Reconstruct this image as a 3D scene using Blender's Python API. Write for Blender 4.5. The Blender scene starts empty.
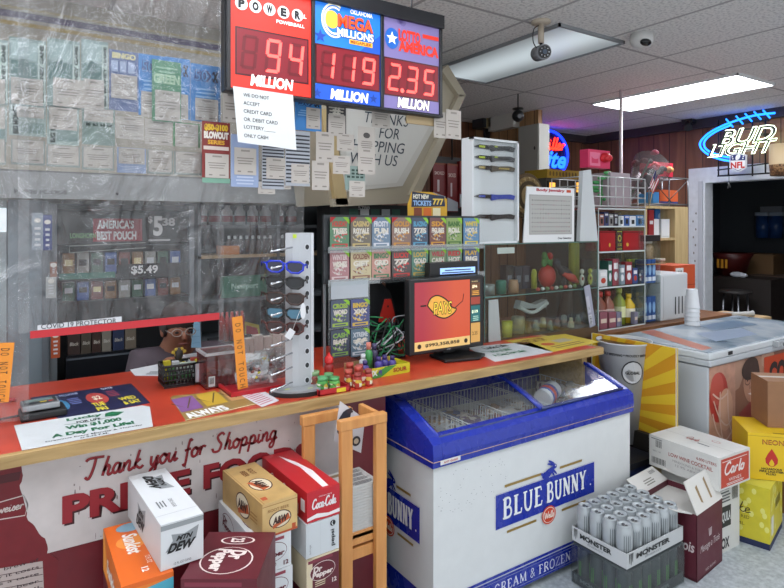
import bpy, math, random
from mathutils import Vector, Matrix
random.seed(7)
C = bpy.context.scene.collection
SA, CA = math.sin(math.radians(33.5)), math.cos(math.radians(33.5))
def _d(u):                       # horizontal ray direction for an image column
    return 588*SA + CA*(u-392), 588*CA - SA*(u-392)
def xz(u, v, Y):                 # where the view ray meets the upright plane y = Y
    a, b = _d(u); t = Y/b; return a*t, 1.6-(v-224)*t
def yz(u, v, X):
    a, b = _d(u); t = X/a; return b*t, 1.6-(v-224)*t
def xy(u, v, Z):                 # where it meets the level plane z = Z
    a, b = _d(u); t = (1.6-Z)/(v-224); return a*t, b*t

# ---------------------------------------------------------------- materials
def lin(c):
    c = c.lstrip('#'); r = [int(c[i:i+2], 16)/255 for i in (0, 2, 4)]
    return tuple((x/12.92 if x <= .04045 else ((x+.055)/1.055)**2.4) for x in r)+(1,)
_M = {}
def M(col, rough=.55, metal=0, emit=0, bump=0, trans=0, coat=0, var=0):
    k = (col, rough, metal, emit, bump, trans, coat, var)
    if k in _M: return _M[k]
    m = bpy.data.materials.new('surface_'+col.strip('#')); m.use_nodes = True
    nt = m.node_tree; b = nt.nodes['Principled BSDF']
    b.inputs['Base Color'].default_value = lin(col); b.inputs['Roughness'].default_value = rough
    b.inputs['Metallic'].default_value = metal; b.inputs['Coat Weight'].default_value = coat
    if trans: b.inputs['Transmission Weight'].default_value = trans
    if emit:
        b.inputs['Emission Color'].default_value = lin(col); b.inputs['Emission Strength'].default_value = emit
    tc = nt.nodes.new('ShaderNodeTexCoord'); no = nt.nodes.new('ShaderNodeTexNoise')
    no.inputs['Scale'].default_value = 18; nt.links.new(tc.outputs['Object'], no.inputs['Vector'])
    mr = nt.nodes.new('ShaderNodeMapRange'); mr.inputs['To Min'].default_value = max(rough-.06, .02); mr.inputs['To Max'].default_value = min(rough+.1, 1)
    nt.links.new(no.outputs['Fac'], mr.inputs['Value']); nt.links.new(mr.outputs[0], b.inputs['Roughness'])
    if var:
        hs = nt.nodes.new('ShaderNodeHueSaturation'); hs.inputs['Color'].default_value = lin(col)
        m2 = nt.nodes.new('ShaderNodeMapRange'); m2.inputs['To Min'].default_value = 1-var; m2.inputs['To Max'].default_value = 1+var
        m2.inputs['From Min'].default_value = .3; m2.inputs['From Max'].default_value = .7
        nt.links.new(no.outputs['Fac'], m2.inputs['Value']); nt.links.new(m2.outputs[0], hs.inputs['Value'])
        nt.links.new(hs.outputs[0], b.inputs['Base Color'])
    if bump:
        bp = nt.nodes.new('ShaderNodeBump'); bp.inputs['Strength'].default_value = bump; bp.inputs['Distance'].default_value = .01
        nt.links.new(no.outputs['Fac'], bp.inputs['Height']); nt.links.new(bp.outputs[0], b.inputs['Normal'])
    _M[k] = m; return m
def nodes_mat(name):
    m = bpy.data.materials.new(name); m.use_nodes = True; nt = m.node_tree
    return m, nt, nt.nodes['Principled BSDF'], nt.nodes.new, nt.links.new
def ramp(nt, stops):
    r = nt.nodes.new('ShaderNodeValToRGB'); e = r.color_ramp.elements
    while len(e) < len(stops): e.new(.5)
    for i, (p, c) in enumerate(stops): e[i].position = p; e[i].color = lin(c)
    return r
def wood(name, c1, c2, scale=(2, 2, 30), rough=.5, grooves=0):
    m, nt, b, N, L = nodes_mat(name)
    tc = N('ShaderNodeTexCoord'); mp = N('ShaderNodeMapping'); mp.inputs['Scale'].default_value = scale
    no = N('ShaderNodeTexNoise'); no.inputs['Scale'].default_value = 1.6; no.inputs['Detail'].default_value = 8; no.inputs['Distortion'].default_value = .6
    L(tc.outputs['Object'], mp.inputs['Vector']); L(mp.outputs[0], no.inputs['Vector'])
    r = ramp(nt, [(.3, c1), (.7, c2)]); L(no.outputs['Fac'], r.inputs[0]); out = r.outputs[0]
    b.inputs['Roughness'].default_value = rough
    if grooves:
        sx = N('ShaderNodeSeparateXYZ'); L(tc.outputs['Object'], sx.inputs[0])
        ad = N('ShaderNodeMath'); ad.operation = 'ADD'; L(sx.outputs[0], ad.inputs[0]); L(sx.outputs[1], ad.inputs[1])
        mo = N('ShaderNodeMath'); mo.operation = 'MODULO'; mo.inputs[1].default_value = grooves
        ab = N('ShaderNodeMath'); ab.operation = 'ADD'; ab.inputs[1].default_value = 50; L(ad.outputs[0], ab.inputs[0]); L(ab.outputs[0], mo.inputs[0])
        lt = N('ShaderNodeMath'); lt.operation = 'LESS_THAN'; lt.inputs[1].default_value = .008; L(mo.outputs[0], lt.inputs[0])
        mx = N('ShaderNodeMixRGB'); L(lt.outputs[0], mx.inputs[0]); L(out, mx.inputs[1]); mx.inputs[2].default_value = lin('#1d120d'); out = mx.outputs[0]
    L(out, b.inputs['Base Color'])
    return m
WALLWOOD = wood('dark wood panelling', '#5c3b2c', '#835840', (6, 6, .7), .45, .2)
LTPANEL = wood('light wood panelling', '#7a5636', '#a37a50', (6, 6, .7), .5, .14)
OAK = wood('raw timber edge', '#94794c', '#b89a68', (3, 30, 30), .6)
OAKT = wood('timber counter substrate', '#8f7144', '#b3935f', (3, 30, 30), .6)
PINE = wood('orange pine', '#bd8046', '#d29758', (25, 25, 2), .5)
BROWNB = wood('brown counter timber', '#6b4426', '#8c5e38', (3, 30, 30), .5)
PALEB = wood('pale birch', '#b39a6c', '#c9b285', (25, 25, 2), .55)

def laminate():
    m, nt, b, N, L = nodes_mat('red laminate worktop')
    tc = N('ShaderNodeTexCoord'); no = N('ShaderNodeTexNoise'); no.inputs['Scale'].default_value = 5; no.inputs['Detail'].default_value = 6
    L(tc.outputs['Object'], no.inputs['Vector']); r = ramp(nt, [(.3, '#a3331f'), (.7, '#bf4029')]); L(no.outputs['Fac'], r.inputs[0])
    L(r.outputs[0], b.inputs['Base Color']); b.inputs['Roughness'].default_value = .32
    return m
LAM = laminate()
def ceiling_mat():
    m, nt, b, N, L = nodes_mat('ceiling tiles')
    tc = N('ShaderNodeTexCoord'); no = N('ShaderNodeTexNoise'); no.inputs['Scale'].default_value = 60; no.inputs['Detail'].default_value = 4
    L(tc.outputs['Object'], no.inputs['Vector']); r = ramp(nt, [(.36, '#bdbcbc'), (.5, '#dddcda'), (.7, '#e4e3e0')]); L(no.outputs['Fac'], r.inputs[0])
    sx = N('ShaderNodeSeparateXYZ'); L(tc.outputs['Object'], sx.inputs[0])
    def line(o, off, sp, w):
        a = N('ShaderNodeMath'); a.operation = 'ADD'; a.inputs[1].default_value = off; L(o, a.inputs[0])
        q = N('ShaderNodeMath'); q.operation = 'MODULO'; q.inputs[1].default_value = sp; L(a.outputs[0], q.inputs[0])
        t = N('ShaderNodeMath'); t.operation = 'LESS_THAN'; t.inputs[1].default_value = w; L(q.outputs[0], t.inputs[0]); return t.outputs[0]
    l1 = line(sx.outputs[0], .68*20-2.72+.012, .68, .024); l2 = line(sx.outputs[1], 1.30*20-2.33+.012, 1.30, .024)
    mx = N('ShaderNodeMath'); mx.operation = 'MAXIMUM'; L(l1, mx.inputs[0]); L(l2, mx.inputs[1])
    c = N('ShaderNodeMixRGB'); L(mx.outputs[0], c.inputs[0]); L(r.outputs[0], c.inputs[1]); c.inputs[2].default_value = lin('#a5a4a4')
    L(c.outputs[0], b.inputs['Base Color']); b.inputs['Roughness'].default_value = .9
    bp = N('ShaderNodeBump'); bp.inputs['Strength'].default_value = .3; bp.inputs['Distance'].default_value = .004; L(no.outputs['Fac'], bp.inputs['Height']); L(bp.outputs[0], b.inputs['Normal'])
    return m
def floor_mat():
    m, nt, b, N, L = nodes_mat('speckled vinyl floor')
    tc = N('ShaderNodeTexCoord'); no = N('ShaderNodeTexNoise'); no.inputs['Scale'].default_value = 55; no.inputs['Detail'].default_value = 6
    L(tc.outputs['Object'], no.inputs['Vector']); r = ramp(nt, [(.3, '#939ba0'), (.5, '#a6aeb3'), (.65, '#b6bec2')]); L(no.outputs['Fac'], r.inputs[0])
    L(r.outputs[0], b.inputs['Base Color']); b.inputs['Roughness'].default_value = .38
    return m
def sheet_mat():                 # clear vinyl sheeting: mostly see-through, crinkled gloss and a little haze
    m, nt, b, N, L = nodes_mat('clear crinkled vinyl'); out = nt.nodes['Material Output']
    tc = N('ShaderNodeTexCoord'); mp = N('ShaderNodeMapping'); mp.inputs['Scale'].default_value = (2.2, 1, 1.1)
    no = N('ShaderNodeTexNoise'); no.inputs['Scale'].default_value = 2.6; no.inputs['Detail'].default_value = 5; no.inputs['Distortion'].default_value = 2.2
    L(tc.outputs['Object'], mp.inputs['Vector']); L(mp.outputs[0], no.inputs['Vector'])
    bp = N('ShaderNodeBump'); bp.inputs['Strength'].default_value = 1; bp.inputs['Distance'].default_value = .085; L(no.outputs['Fac'], bp.inputs['Height'])
    gl = N('ShaderNodeBsdfGlossy'); gl.inputs['Roughness'].default_value = .12; L(bp.outputs[0], gl.inputs['Normal'])
    tr = N('ShaderNodeBsdfTransparent'); tr.inputs['Color'].default_value = (.97, .98, .98, 1)
    df = N('ShaderNodeBsdfDiffuse'); df.inputs['Color'].default_value = (.8, .82, .84, 1); L(bp.outputs[0], df.inputs['Normal'])
    tl = N('ShaderNodeBsdfTranslucent'); tl.inputs['Color'].default_value = (.8, .82, .84, 1)
    a0 = N('ShaderNodeMixShader'); a0.inputs[0].default_value = .5; L(df.outputs[0], a0.inputs[1]); L(tl.outputs[0], a0.inputs[2])
    n2 = N('ShaderNodeTexNoise'); n2.inputs['Scale'].default_value = 3; n2.inputs['Detail'].default_value = 6; n2.inputs['Distortion'].default_value = 3; L(mp.outputs[0], n2.inputs['Vector'])
    hr = N('ShaderNodeMapRange'); hr.inputs['From Min'].default_value = .35; hr.inputs['From Max'].default_value = .75; hr.inputs['To Min'].default_value = .05; hr.inputs['To Max'].default_value = .22
    L(n2.outputs['Fac'], hr.inputs['Value'])
    s1 = N('ShaderNodeMixShader'); L(hr.outputs[0], s1.inputs[0]); L(tr.outputs[0], s1.inputs[1]); L(a0.outputs[0], s1.inputs[2])
    fr = N('ShaderNodeFresnel'); fr.inputs['IOR'].default_value = 1.55; L(bp.outputs[0], fr.inputs['Normal'])
    cl = N('ShaderNodeMath'); cl.operation = 'MINIMUM'; cl.inputs[1].default_value = .6; L(fr.outputs[0], cl.inputs[0])
    s2 = N('ShaderNodeMixShader'); L(cl.outputs[0], s2.inputs[0]); L(s1.outputs[0], s2.inputs[1]); L(gl.outputs[0], s2.inputs[2])
    L(s2.outputs[0], out.inputs[0]); return m
def clear_mat(tint='#eef4f2', g=.08, haze=.02, rough=.05):
    k = ('clear', tint, g, haze)
    if k in _M: return _M[k]
    m, nt, b, N, L = nodes_mat('clear panel'); out = nt.nodes['Material Output']
    tr = N('ShaderNodeBsdfTransparent'); tr.inputs['Color'].default_value = lin(tint)
    gl = N('ShaderNodeBsdfGlossy'); gl.inputs['Roughness'].default_value = rough
    df = N('ShaderNodeBsdfDiffuse'); df.inputs['Color'].default_value = (.85, .87, .87, 1)
    s1 = N('ShaderNodeMixShader'); s1.inputs[0].default_value = haze; L(tr.outputs[0], s1.inputs[1]); L(df.outputs[0], s1.inputs[2])
    s2 = N('ShaderNodeMixShader'); s2.inputs[0].default_value = g; L(s1.outputs[0], s2.inputs[1]); L(gl.outputs[0], s2.inputs[2])
    L(s2.outputs[0], out.inputs[0]); _M[k] = m; return m
def speck(name, cols, scale=40, rough=.5):     # busy multi-coloured print
    k = ('speck', name)
    if k in _M: return _M[k]
    m, nt, b, N, L = nodes_mat(name)
    tc = N('ShaderNodeTexCoord'); vo = N('ShaderNodeTexVoronoi'); vo.inputs['Scale'].default_value = scale
    L(tc.outputs['Object'], vo.inputs['Vector']); sp = N('ShaderNodeSeparateXYZ'); L(vo.outputs['Color'], sp.inputs[0])
    r = ramp(nt, [(i/len(cols), c) for i, c in enumerate(cols)]); r.color_ramp.interpolation = 'CONSTANT'; L(sp.outputs[0], r.inputs[0])
    L(r.outputs[0], b.inputs['Base Color']); b.inputs['Roughness'].default_value = rough; _M[k] = m; return m

# ---------------------------------------------------------------- mesh building
class F:                         # a face to draw on: origin, right, up
    def __init__(s, o, ax=(1, 0, 0), ay=(0, 0, 1)):
        s.o = Vector(o); s.x = Vector(ax).normalized(); s.y = Vector(ay).normalized(); s.n = s.x.cross(s.y)
    def p(s, x, y, n=0): return s.o+s.x*x+s.y*y+s.n*n
def YF(Y): return F((0, Y, 0))   # upright plane facing the camera side; x = world x, y = world z
def ZF(Z): return F((0, 0, Z), (1, 0, 0), (0, 1, 0))
def quadF(o, xp, yp):            # frame from three points (lower left, lower right, upper left)
    o, xp, yp = Vector(o), Vector(xp), Vector(yp); ax = (xp-o); ay = yp-o; ay = ay-ax*(ay.dot(ax)/ax.dot(ax))
    return F(o, ax, ay), ax.length, ay.length
_TX = {}
def text_mesh(s, bold, shear):
    k = (s, bold, shear)
    if k not in _TX:
        c = bpy.data.curves.new('t', 'FONT'); c.body = s; c.offset = bold; c.shear = shear; c.resolution_u = 3; c.fill_mode = 'FRONT'
        o = bpy.data.objects.new('t', c); C.objects.link(o); dg = bpy.context.evaluated_depsgraph_get()
        me = bpy.data.meshes.new_from_object(o.evaluated_get(dg))
        V = [v.co.copy() for v in me.vertices]; P = [tuple(p.vertices) for p in me.polygons]
        bpy.data.objects.remove(o); bpy.data.curves.remove(c); bpy.data.meshes.remove(me)
        x0 = min(v.x for v in V); x1 = max(v.x for v in V); y0 = min(v.y for v in V); y1 = max(v.y for v in V)
        _TX[k] = ([((v.x-x0)/(x1-x0), (v.y-y0)/(y1-y0)) for v in V], P)
    return _TX[k]
def smooth_path(pts, k=5):
    if len(pts) < 3: return pts
    P = [pts[0]]+list(pts)+[pts[-1]]; out = []
    for i in range(1, len(P)-2):
        a, b, c, d = [Vector(q) for q in P[i-1:i+3]]
        for j in range(k):
            t = j/k; out.append(.5*((2*b)+(c-a)*t+(2*a-5*b+4*c-d)*t*t+(3*b-a-3*c+d)*t**3))
    out.append(Vector(pts[-1])); return out
class MB:
    def __init__(s): s.v = []; s.f = []; s.m = []; s.mats = []; s.sm = []
    def mi(s, mat):
        if isinstance(mat, str): mat = M(mat)
        if mat not in s.mats: s.mats.append(mat)
        return s.mats.index(mat)
    def add(s, vs, fs, mat, smooth=False):
        b = len(s.v); s.v += [Vector(q) for q in vs]; i = s.mi(mat)
        for f in fs: s.f.append([b+q for q in f]); s.m.append(i); s.sm.append(smooth)
        return s
    def box(s, x0, x1, y0, y1, z0, z1, mat, rz=0, piv=None):
        vs = [Vector((x, y, z)) for z in (z0, z1) for y in (y0, y1) for x in (x0, x1)]
        if rz:
            pv = Vector(piv) if piv else Vector(((x0+x1)/2, (y0+y1)/2, 0)); R = Matrix.Rotation(rz, 3, 'Z'); vs = [pv+R@(q-pv) for q in vs]
        return s.add(vs, [(0, 2, 3, 1), (4, 5, 7, 6), (0, 1, 5, 4), (2, 6, 7, 3), (0, 4, 6, 2), (1, 3, 7, 5)], mat)
    def obox(s, fr, x0, y0, x1, y1, d0, d1, mat):   # block on a frame, between normal offsets d0 and d1
        vs = [fr.p(x, y, n) for n in (d0, d1) for y in (y0, y1) for x in (x0, x1)]
        return s.add(vs, [(0, 2, 3, 1), (4, 5, 7, 6), (0, 1, 5, 4), (2, 6, 7, 3), (0, 4, 6, 2), (1, 3, 7, 5)], mat)
    def poly(s, fr, pts, mat, n=.001):
        a = sum(pts[i][0]*pts[(i+1) % len(pts)][1]-pts[(i+1) % len(pts)][0]*pts[i][1] for i in range(len(pts)))
        if a < 0: pts = pts[::-1]
        return s.add([fr.p(x, y, n) for x, y in pts], [tuple(range(len(pts)))], mat)
    def rect(s, fr, x0, y0, x1, y1, mat, n=.001): return s.poly(fr, [(x0, y0), (x1, y0), (x1, y1), (x0, y1)], mat, n)
    def ell(s, fr, cx, cy, rx, ry, mat, n=.001, seg=20, rot=0):
        c, q = math.cos(rot), math.sin(rot)
        return s.poly(fr, [(cx+rx*math.cos(a)*c-ry*math.sin(a)*q, cy+rx*math.cos(a)*q+ry*math.sin(a)*c) for a in [i*2*math.pi/seg for i in range(seg)]], mat, n)
    def prism(s, fr, pts, d0, d1, mat):
        a = sum(pts[i][0]*pts[(i+1) % len(pts)][1]-pts[(i+1) % len(pts)][0]*pts[i][1] for i in range(len(pts)))
        if a < 0: pts = pts[::-1]
        k = len(pts); vs = [fr.p(x, y, d0) for x, y in pts]+[fr.p(x, y, d1) for x, y in pts]
        return s.add(vs, [tuple(range(k))[::-1], tuple(range(k, 2*k))]+[(i, (i+1) % k, k+(i+1) % k, k+i) for i in range(k)], mat)
    def stroke(s, fr, pts, w, mat, n=.001):
        pts = [Vector((q[0], q[1])) for q in pts]; L = []; R = []
        for i, q in enumerate(pts):
            d = (pts[min(i+1, len(pts)-1)]-pts[max(i-1, 0)])
            if d.length < 1e-9: d = Vector((1, 0))
            d.normalize(); nn = Vector((-d.y, d.x))*w/2; L.append(q+nn); R.append(q-nn)
        k = len(pts); return s.add([fr.p(q.x, q.y, n) for q in L+R], [(i, k+i, k+i+1, i+1) for i in range(k-1)], mat)
    def tube(s, pts, r, mat, seg=8, cap=True):
        pts = [Vector(q) for q in pts]; k = len(pts); rs = r if isinstance(r, (list, tuple)) else [r]*k; vs = []; up = None
        for i, q in enumerate(pts):
            d = (pts[min(i+1, k-1)]-pts[max(i-1, 0)]).normalized()
            if up is None: up = d.orthogonal().normalized()
            up = (up-d*up.dot(d)).normalized(); w = d.cross(up)
            vs += [q+(up*math.cos(a)+w*math.sin(a))*rs[i] for a in [j*2*math.pi/seg for j in range(seg)]]
        fs = [(i*seg+j, i*seg+(j+1) % seg, (i+1)*seg+(j+1) % seg, (i+1)*seg+j) for i in range(k-1) for j in range(seg)]
        s.add(vs, fs, mat, True)
        if cap:
            b = len(s.v)-k*seg; i = s.mi(mat)
            s.f += [[b+j for j in range(seg)][::-1], [b+(k-1)*seg+j for j in range(seg)]]; s.m += [i, i]; s.sm += [False, False]
        return s
    def cyl(s, a, b, r, mat, seg=16, r2=None): return s.tube([a, b], [r, r if r2 is None else r2], mat, seg)
    def lathe(s, c, prof, mat, seg=20, sx=1, sy=1):
        c = Vector(c); vs = [c+Vector((sx*r*math.cos(a), sy*r*math.sin(a), z)) for r, z in prof for a in [j*2*math.pi/seg for j in range(seg)]]
        fs = [(i*seg+j, i*seg+(j+1) % seg, (i+1)*seg+(j+1) % seg, (i+1)*seg+j) for i in range(len(prof)-1) for j in range(seg)]
        return s.add(vs, fs, mat, True)
    def ball(s, c, rx, ry, rz_, mat, seg=12):
        k = max(seg//2, 4); return s.lathe(c, [(math.sin(math.pi*i/k)*1, -math.cos(math.pi*i/k)*rz_) for i in range(k+1)], mat, seg, rx, ry)
    def text(s, fr, t, x, y, w, h, mat, n=.0015, bold=0, shear=0):
        V, P = text_mesh(t, bold, shear)
        return s.add([fr.p(x+a*w, y+b*h, n) for a, b in V], P, mat)
    def lines(s, fr, x0, y0, x1, y1, k, mat, n=.0015, fill=.45):
        rnd = random.Random(int((x0+y0)*1e4)); dy = (y1-y0)/k
        for i in range(k):
            e = (x1-x0)*rnd.uniform(0, .3); s.rect(fr, x0+e*.5, y0+i*dy, x1-e*.5, y0+i*dy+dy*fill, mat, n)
        return s
    def bars(s, fr, x0, y0, x1, y1, mat, n=.0015, k=12):
        dx = (x1-x0)/k
        for i in range(k): s.rect(fr, x0+i*dx, y0, x0+i*dx+dx*(.3+.35*((i*7) % 3)/2), y1, mat, n)
        return s
    def build(s, name, parent=None, bevel=0, solid=0):
        xs = [q.x for q in s.v]; ys = [q.y for q in s.v]; zs = [q.z for q in s.v]
        c = Vector(((min(xs)+max(xs))/2, (min(ys)+max(ys))/2, min(zs)))
        me = bpy.data.meshes.new(name); me.from_pydata([tuple(q-c) for q in s.v], [], s.f)
        for m in s.mats: me.materials.append(m)
        me.polygons.foreach_set('material_index', s.m); me.polygons.foreach_set('use_smooth', s.sm); me.update()
        o = bpy.data.objects.new(name, me); C.objects.link(o); WL[o] = c
        if parent is not None: o.parent = parent; o.location = c-WL[parent]
        else: o.location = c
        if bevel:
            b = o.modifiers.new('edge', 'BEVEL'); b.width = bevel; b.segments = 2; b.limit_method = 'ANGLE'; b.angle_limit = 1
        return o
WL = {}
def tag(o, label, cat, group=None, kind=None):
    o['label'] = label; o['category'] = cat
    if group: o['group'] = group
    if kind: o['kind'] = kind
    return o
def thing(name, label, cat, loc, group=None):
    o = bpy.data.objects.new(name, None); o.empty_display_size = .05; C.objects.link(o); o.location = loc; WL[o] = Vector(loc); return tag(o, label, cat, group)
def struct(o): o['kind'] = 'structure'; return o
def dup(root, d, label=None, rz=0):
    r = root.copy(); C.objects.link(r); r.location = root.location+Vector(d); WL[r] = WL[root]+Vector(d)
    if rz: r.rotation_euler.z = root.rotation_euler.z+rz
    if label: r['label'] = label
    for ch in list(root.children):
        c = ch.copy(); C.objects.link(c); c.parent = r; WL[c] = WL[ch]+Vector(d)
        for g in list(ch.children):
            q = g.copy(); C.objects.link(q); q.parent = c
    return r
# hand-drawn script letters (x 0..w, y 0..1 x-height .5)
SCR = {
 'T': (.75, [[(.0, .9), (.2, 1.02), (.9, 1.0)], [(.5, 1.0), (.35, .45), (.12, -.02), (-.05, .1)]]),
 'h': (.55, [[(.38, .98), (.05, .0)], [(.1, .2), (.3, .5), (.4, .42), (.32, .05), (.42, .0), (.58, .12)]]),
 'a': (.5, [[(.4, .46), (.2, .5), (.03, .2), (.12, .0), (.3, .15), (.43, .5)], [(.43, .5), (.34, .08), (.4, .0), (.55, .12)]]),
 'n': (.55, [[(.13, .48), (.03, .0)], [(.08, .2), (.3, .5), (.4, .42), (.33, .05), (.42, .0), (.58, .12)]]),
 'k': (.52, [[(.38, .98), (.05, .0)], [(.42, .5), (.14, .25), (.36, .0), (.55, .12)]]),
 'y': (.52, [[(.1, .5), (.06, .12), (.18, .02), (.4, .4)], [(.45, .5), (.25, -.35), (.02, -.42), (.05, -.2), (.5, .1)]]),
 'o': (.46, [[(.28, .5), (.05, .3), (.1, .0), (.3, .05), (.42, .35), (.28, .5), (.35, .38), (.52, .42)]]),
 'u': (.54, [[(.1, .5), (.06, .1), (.18, .0), (.4, .35)], [(.46, .5), (.36, .08), (.42, .0), (.56, .12)]]),
 'f': (.4, [[(.5, .9), (.38, 1.0), (.25, .6), (.05, -.38), (-.08, -.3)], [(.05, .42), (.4, .48)]]),
 'r': (.42, [[(.15, .5), (.04, .0)], [(.1, .25), (.25, .48), (.42, .42)]]),
 'S': (.7, [[(.75, .88), (.6, 1.02), (.35, .85), (.4, .6), (.55, .35), (.4, .02), (.1, .0), (.0, .2)]]),
 'p': (.55, [[(.18, .5), (-.05, -.42)], [(.12, .3), (.32, .5), (.44, .35), (.3, .02), (.1, .08), (.3, .02), (.56, .14)]]),
 'i': (.3, [[(.15, .5), (.06, .08), (.14, .0), (.3, .12)], [(.22, .68), (.24, .72)]]),
 'g': (.52, [[(.4, .46), (.2, .5), (.03, .2), (.14, .0), (.34, .2), (.43, .5)], [(.43, .5), (.22, -.35), (.0, -.42), (.04, -.2), (.5, .1)]]),
 'C': (.7, [[(.68, .8), (.6, 1.0), (.25, .85), (.02, .35), (.15, .0), (.5, .08), (.68, .3)]]),
 'c': (.42, [[(.38, .4), (.25, .5), (.04, .25), (.14, .0), (.46, .14)]]),
 'l': (.3, [[(.36, .98), (.1, .12), (.16, .0), (.34, .14)]]),
 '-': (.35, [[(.05, .25), (.32, .28)]]),
 'e': (.42, [[(.05, .2), (.36, .34), (.28, .5), (.08, .35), (.1, .02), (.44, .12)]]),
 'm': (.8, [[(.13, .48), (.03, .0)], [(.08, .2), (.3, .5), (.34, .3), (.28, .0)], [(.33, .2), (.54, .5), (.62, .4), (.56, .05), (.64, .0), (.8, .12)]]),
 'M': (1.0, [[(.0, .0), (.3, 1.0), (.4, .1), (.8, 1.0), (.75, .05), (.95, .05)]]),
 'W': (.95, [[(.05, .98), (.15, .0), (.5, .8), (.6, .0), (1.0, 1.0)]]),
 's': (.36, [[(.0, .05), (.25, .52), (.32, .2), (.2, .0), (.05, .06)]]),
 'w': (.62, [[(.08, .5), (.1, .0), (.32, .42), (.38, .0), (.6, .48), (.66, .4)]]),
 't': (.32, [[(.28, .85), (.1, .1), (.18, .0), (.34, .12)], [(.05, .52), (.38, .55)]]),
 'L': (.6, [[(.5, .95), (.3, 1.0), (.1, .05), (.55, .05)]]),
 'D': (.7, [[(.25, .95), (.1, .0), (.55, .2), (.6, .7), (.3, .98), (.0, .85)]]),
 'P': (.6, [[(.22, .95), (.05, .0)], [(.05, .75), (.4, 1.0), (.6, .8), (.4, .5), (.15, .5)]]),
 'A': (.7, [[(.0, .0), (.45, 1.0), (.6, .0)], [(.15, .35), (.6, .38)]]),
 ' ': (.38, []), '&': (.6, [[(.6, .1), (.2, .8), (.4, 1.0), (.45, .7), (.05, .3), (.2, .0), (.6, .4)]]),
}
def script(mb, fr, s, x, y, w, h, mat, sw, n=.0015):
    tot = sum(SCR[c][0] for c in s); k = w/tot; cx = x
    for i, c in enumerate(s):
        wd, st = SCR[c]
        for q in st: mb.stroke(fr, smooth_path([Vector((cx+a*k, y+b*h, 0)) for a, b in q], 4), sw, mat, n+.00003*i)
        cx += wd*k
# serif capitals: thick stems and thin joins
SER = {
 'B': (.72, [([(.16, 0), (.16, 1)], .17), ([(.1, 1), (.45, .98), (.55, .76), (.42, .54), (.12, .52)], .1), ([(.12, .52), (.5, .5), (.62, .26), (.48, .03), (.05, .03)], .11), ([(0, .03), (.3, .03)], .06), ([(0, .97), (.3, .97)], .06)]),
 'L': (.62, [([(.16, 0), (.16, 1)], .17), ([(0, .03), (.55, .03), (.58, .25)], .07), ([(0, .97), (.34, .97)], .06)]),
 'U': (.78, [([(.14, 1), (.15, .3), (.28, .04), (.48, .04), (.6, .3), (.61, 1)], .12), ([(0, .97), (.3, .97)], .06), ([(.48, .97), (.74, .97)], .06)]),
 'E': (.66, [([(.16, 0), (.16, 1)], .17), ([(0, .03), (.55, .03), (.6, .24)], .07), ([(0, .97), (.52, .97), (.55, .78)], .07), ([(.16, .52), (.42, .52)], .07)]),
 'N': (.8, [([(.14, 0), (.14, 1)], .09), ([(.12, .98), (.64, .03)], .17), ([(.64, 0), (.64, 1)], .09), ([(0, .03), (.28, .03)], .06), ([(.5, .97), (.78, .97)], .06), ([(0, .97), (.2, .97)], .06)]),
 'Y': (.74, [([(.1, .98), (.36, .5)], .15), ([(.62, .98), (.36, .5)], .09), ([(.36, .52), (.36, 0)], .16), ([(.2, .03), (.52, .03)], .06), ([(0, .97), (.26, .97)], .06), ([(.5, .97), (.74, .97)], .06)]),
 'O': (.8, [([(.4, 1), (.12, .78), (.1, .22), (.38, 0), (.66, .22), (.66, .78), (.4, 1)], .13)]),
 'R': (.76, [([(.16, 0), (.16, 1)], .17), ([(.1, .97), (.48, .95), (.58, .74), (.45, .5), (.12, .5)], .1), ([(.36, .5), (.68, .02)], .15), ([(0, .03), (.32, .03)], .06)]),
 'F': (.62, [([(.16, 0), (.16, 1)], .17), ([(0, .97), (.52, .97), (.55, .76)], .07), ([(.16, .52), (.42, .52)], .07), ([(0, .03), (.32, .03)], .06)]),
 'Z': (.66, [([(.06, .8), (.08, .97), (.58, .97), (.04, .03), (.58, .03), (.6, .22)], .09)]),
 'C': (.74, [([(.64, .76), (.4, 1), (.12, .78), (.1, .22), (.38, 0), (.66, .2)], .12)]),
 'A': (.8, [([(.08, 0), (.38, 1)], .08), ([(.36, 1), (.68, 0)], .16), ([(.2, .36), (.54, .36)], .06), ([(0, .03), (.2, .03)], .05), ([(.52, .03), (.8, .03)], .05)]),
 'M': (.98, [([(.12, 0), (.14, 1)], .08), ([(.12, 1), (.46, .08)], .15), ([(.46, .08), (.8, 1)], .07), ([(.8, 1), (.82, 0)], .15), ([(0, .03), (.25, .03)], .05), ([(.68, .03), (.96, .03)], .05)]),
 'I': (.4, [([(.18, 0), (.18, 1)], .17), ([(.02, .03), (.34, .03)], .06), ([(.02, .97), (.34, .97)], .06)]),
 ' ': (.3, []), '&': (.72, [([(.62, .05), (.15, .78), (.32, .98), (.46, .76), (.06, .3), (.24, .02), (.6, .45)], .1)]),
}
def serif(mb, fr, s, x, y, w, h, mat, n=.0015, sp=.1, wt=1.0):
    tot = sum(SER[c][0]+sp for c in s); k = w/tot; cx = x; q = 0
    for c in s:
        wd, st = SER[c]
        for pts, sw in st:
            q += 1; pp = [Vector((cx+a*k, y+b*h, 0)) for a, b in pts]
            mb.stroke(fr, smooth_path(pp, 4) if len(pts) > 4 and c not in 'ZM' else pp, wt*sw*h*.8 if abs(pts[0][0]-pts[-1][0]) < .3 or sw > .09 else wt*sw*h, mat, n+.00002*q)
        cx += (wd+sp)*k
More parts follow.
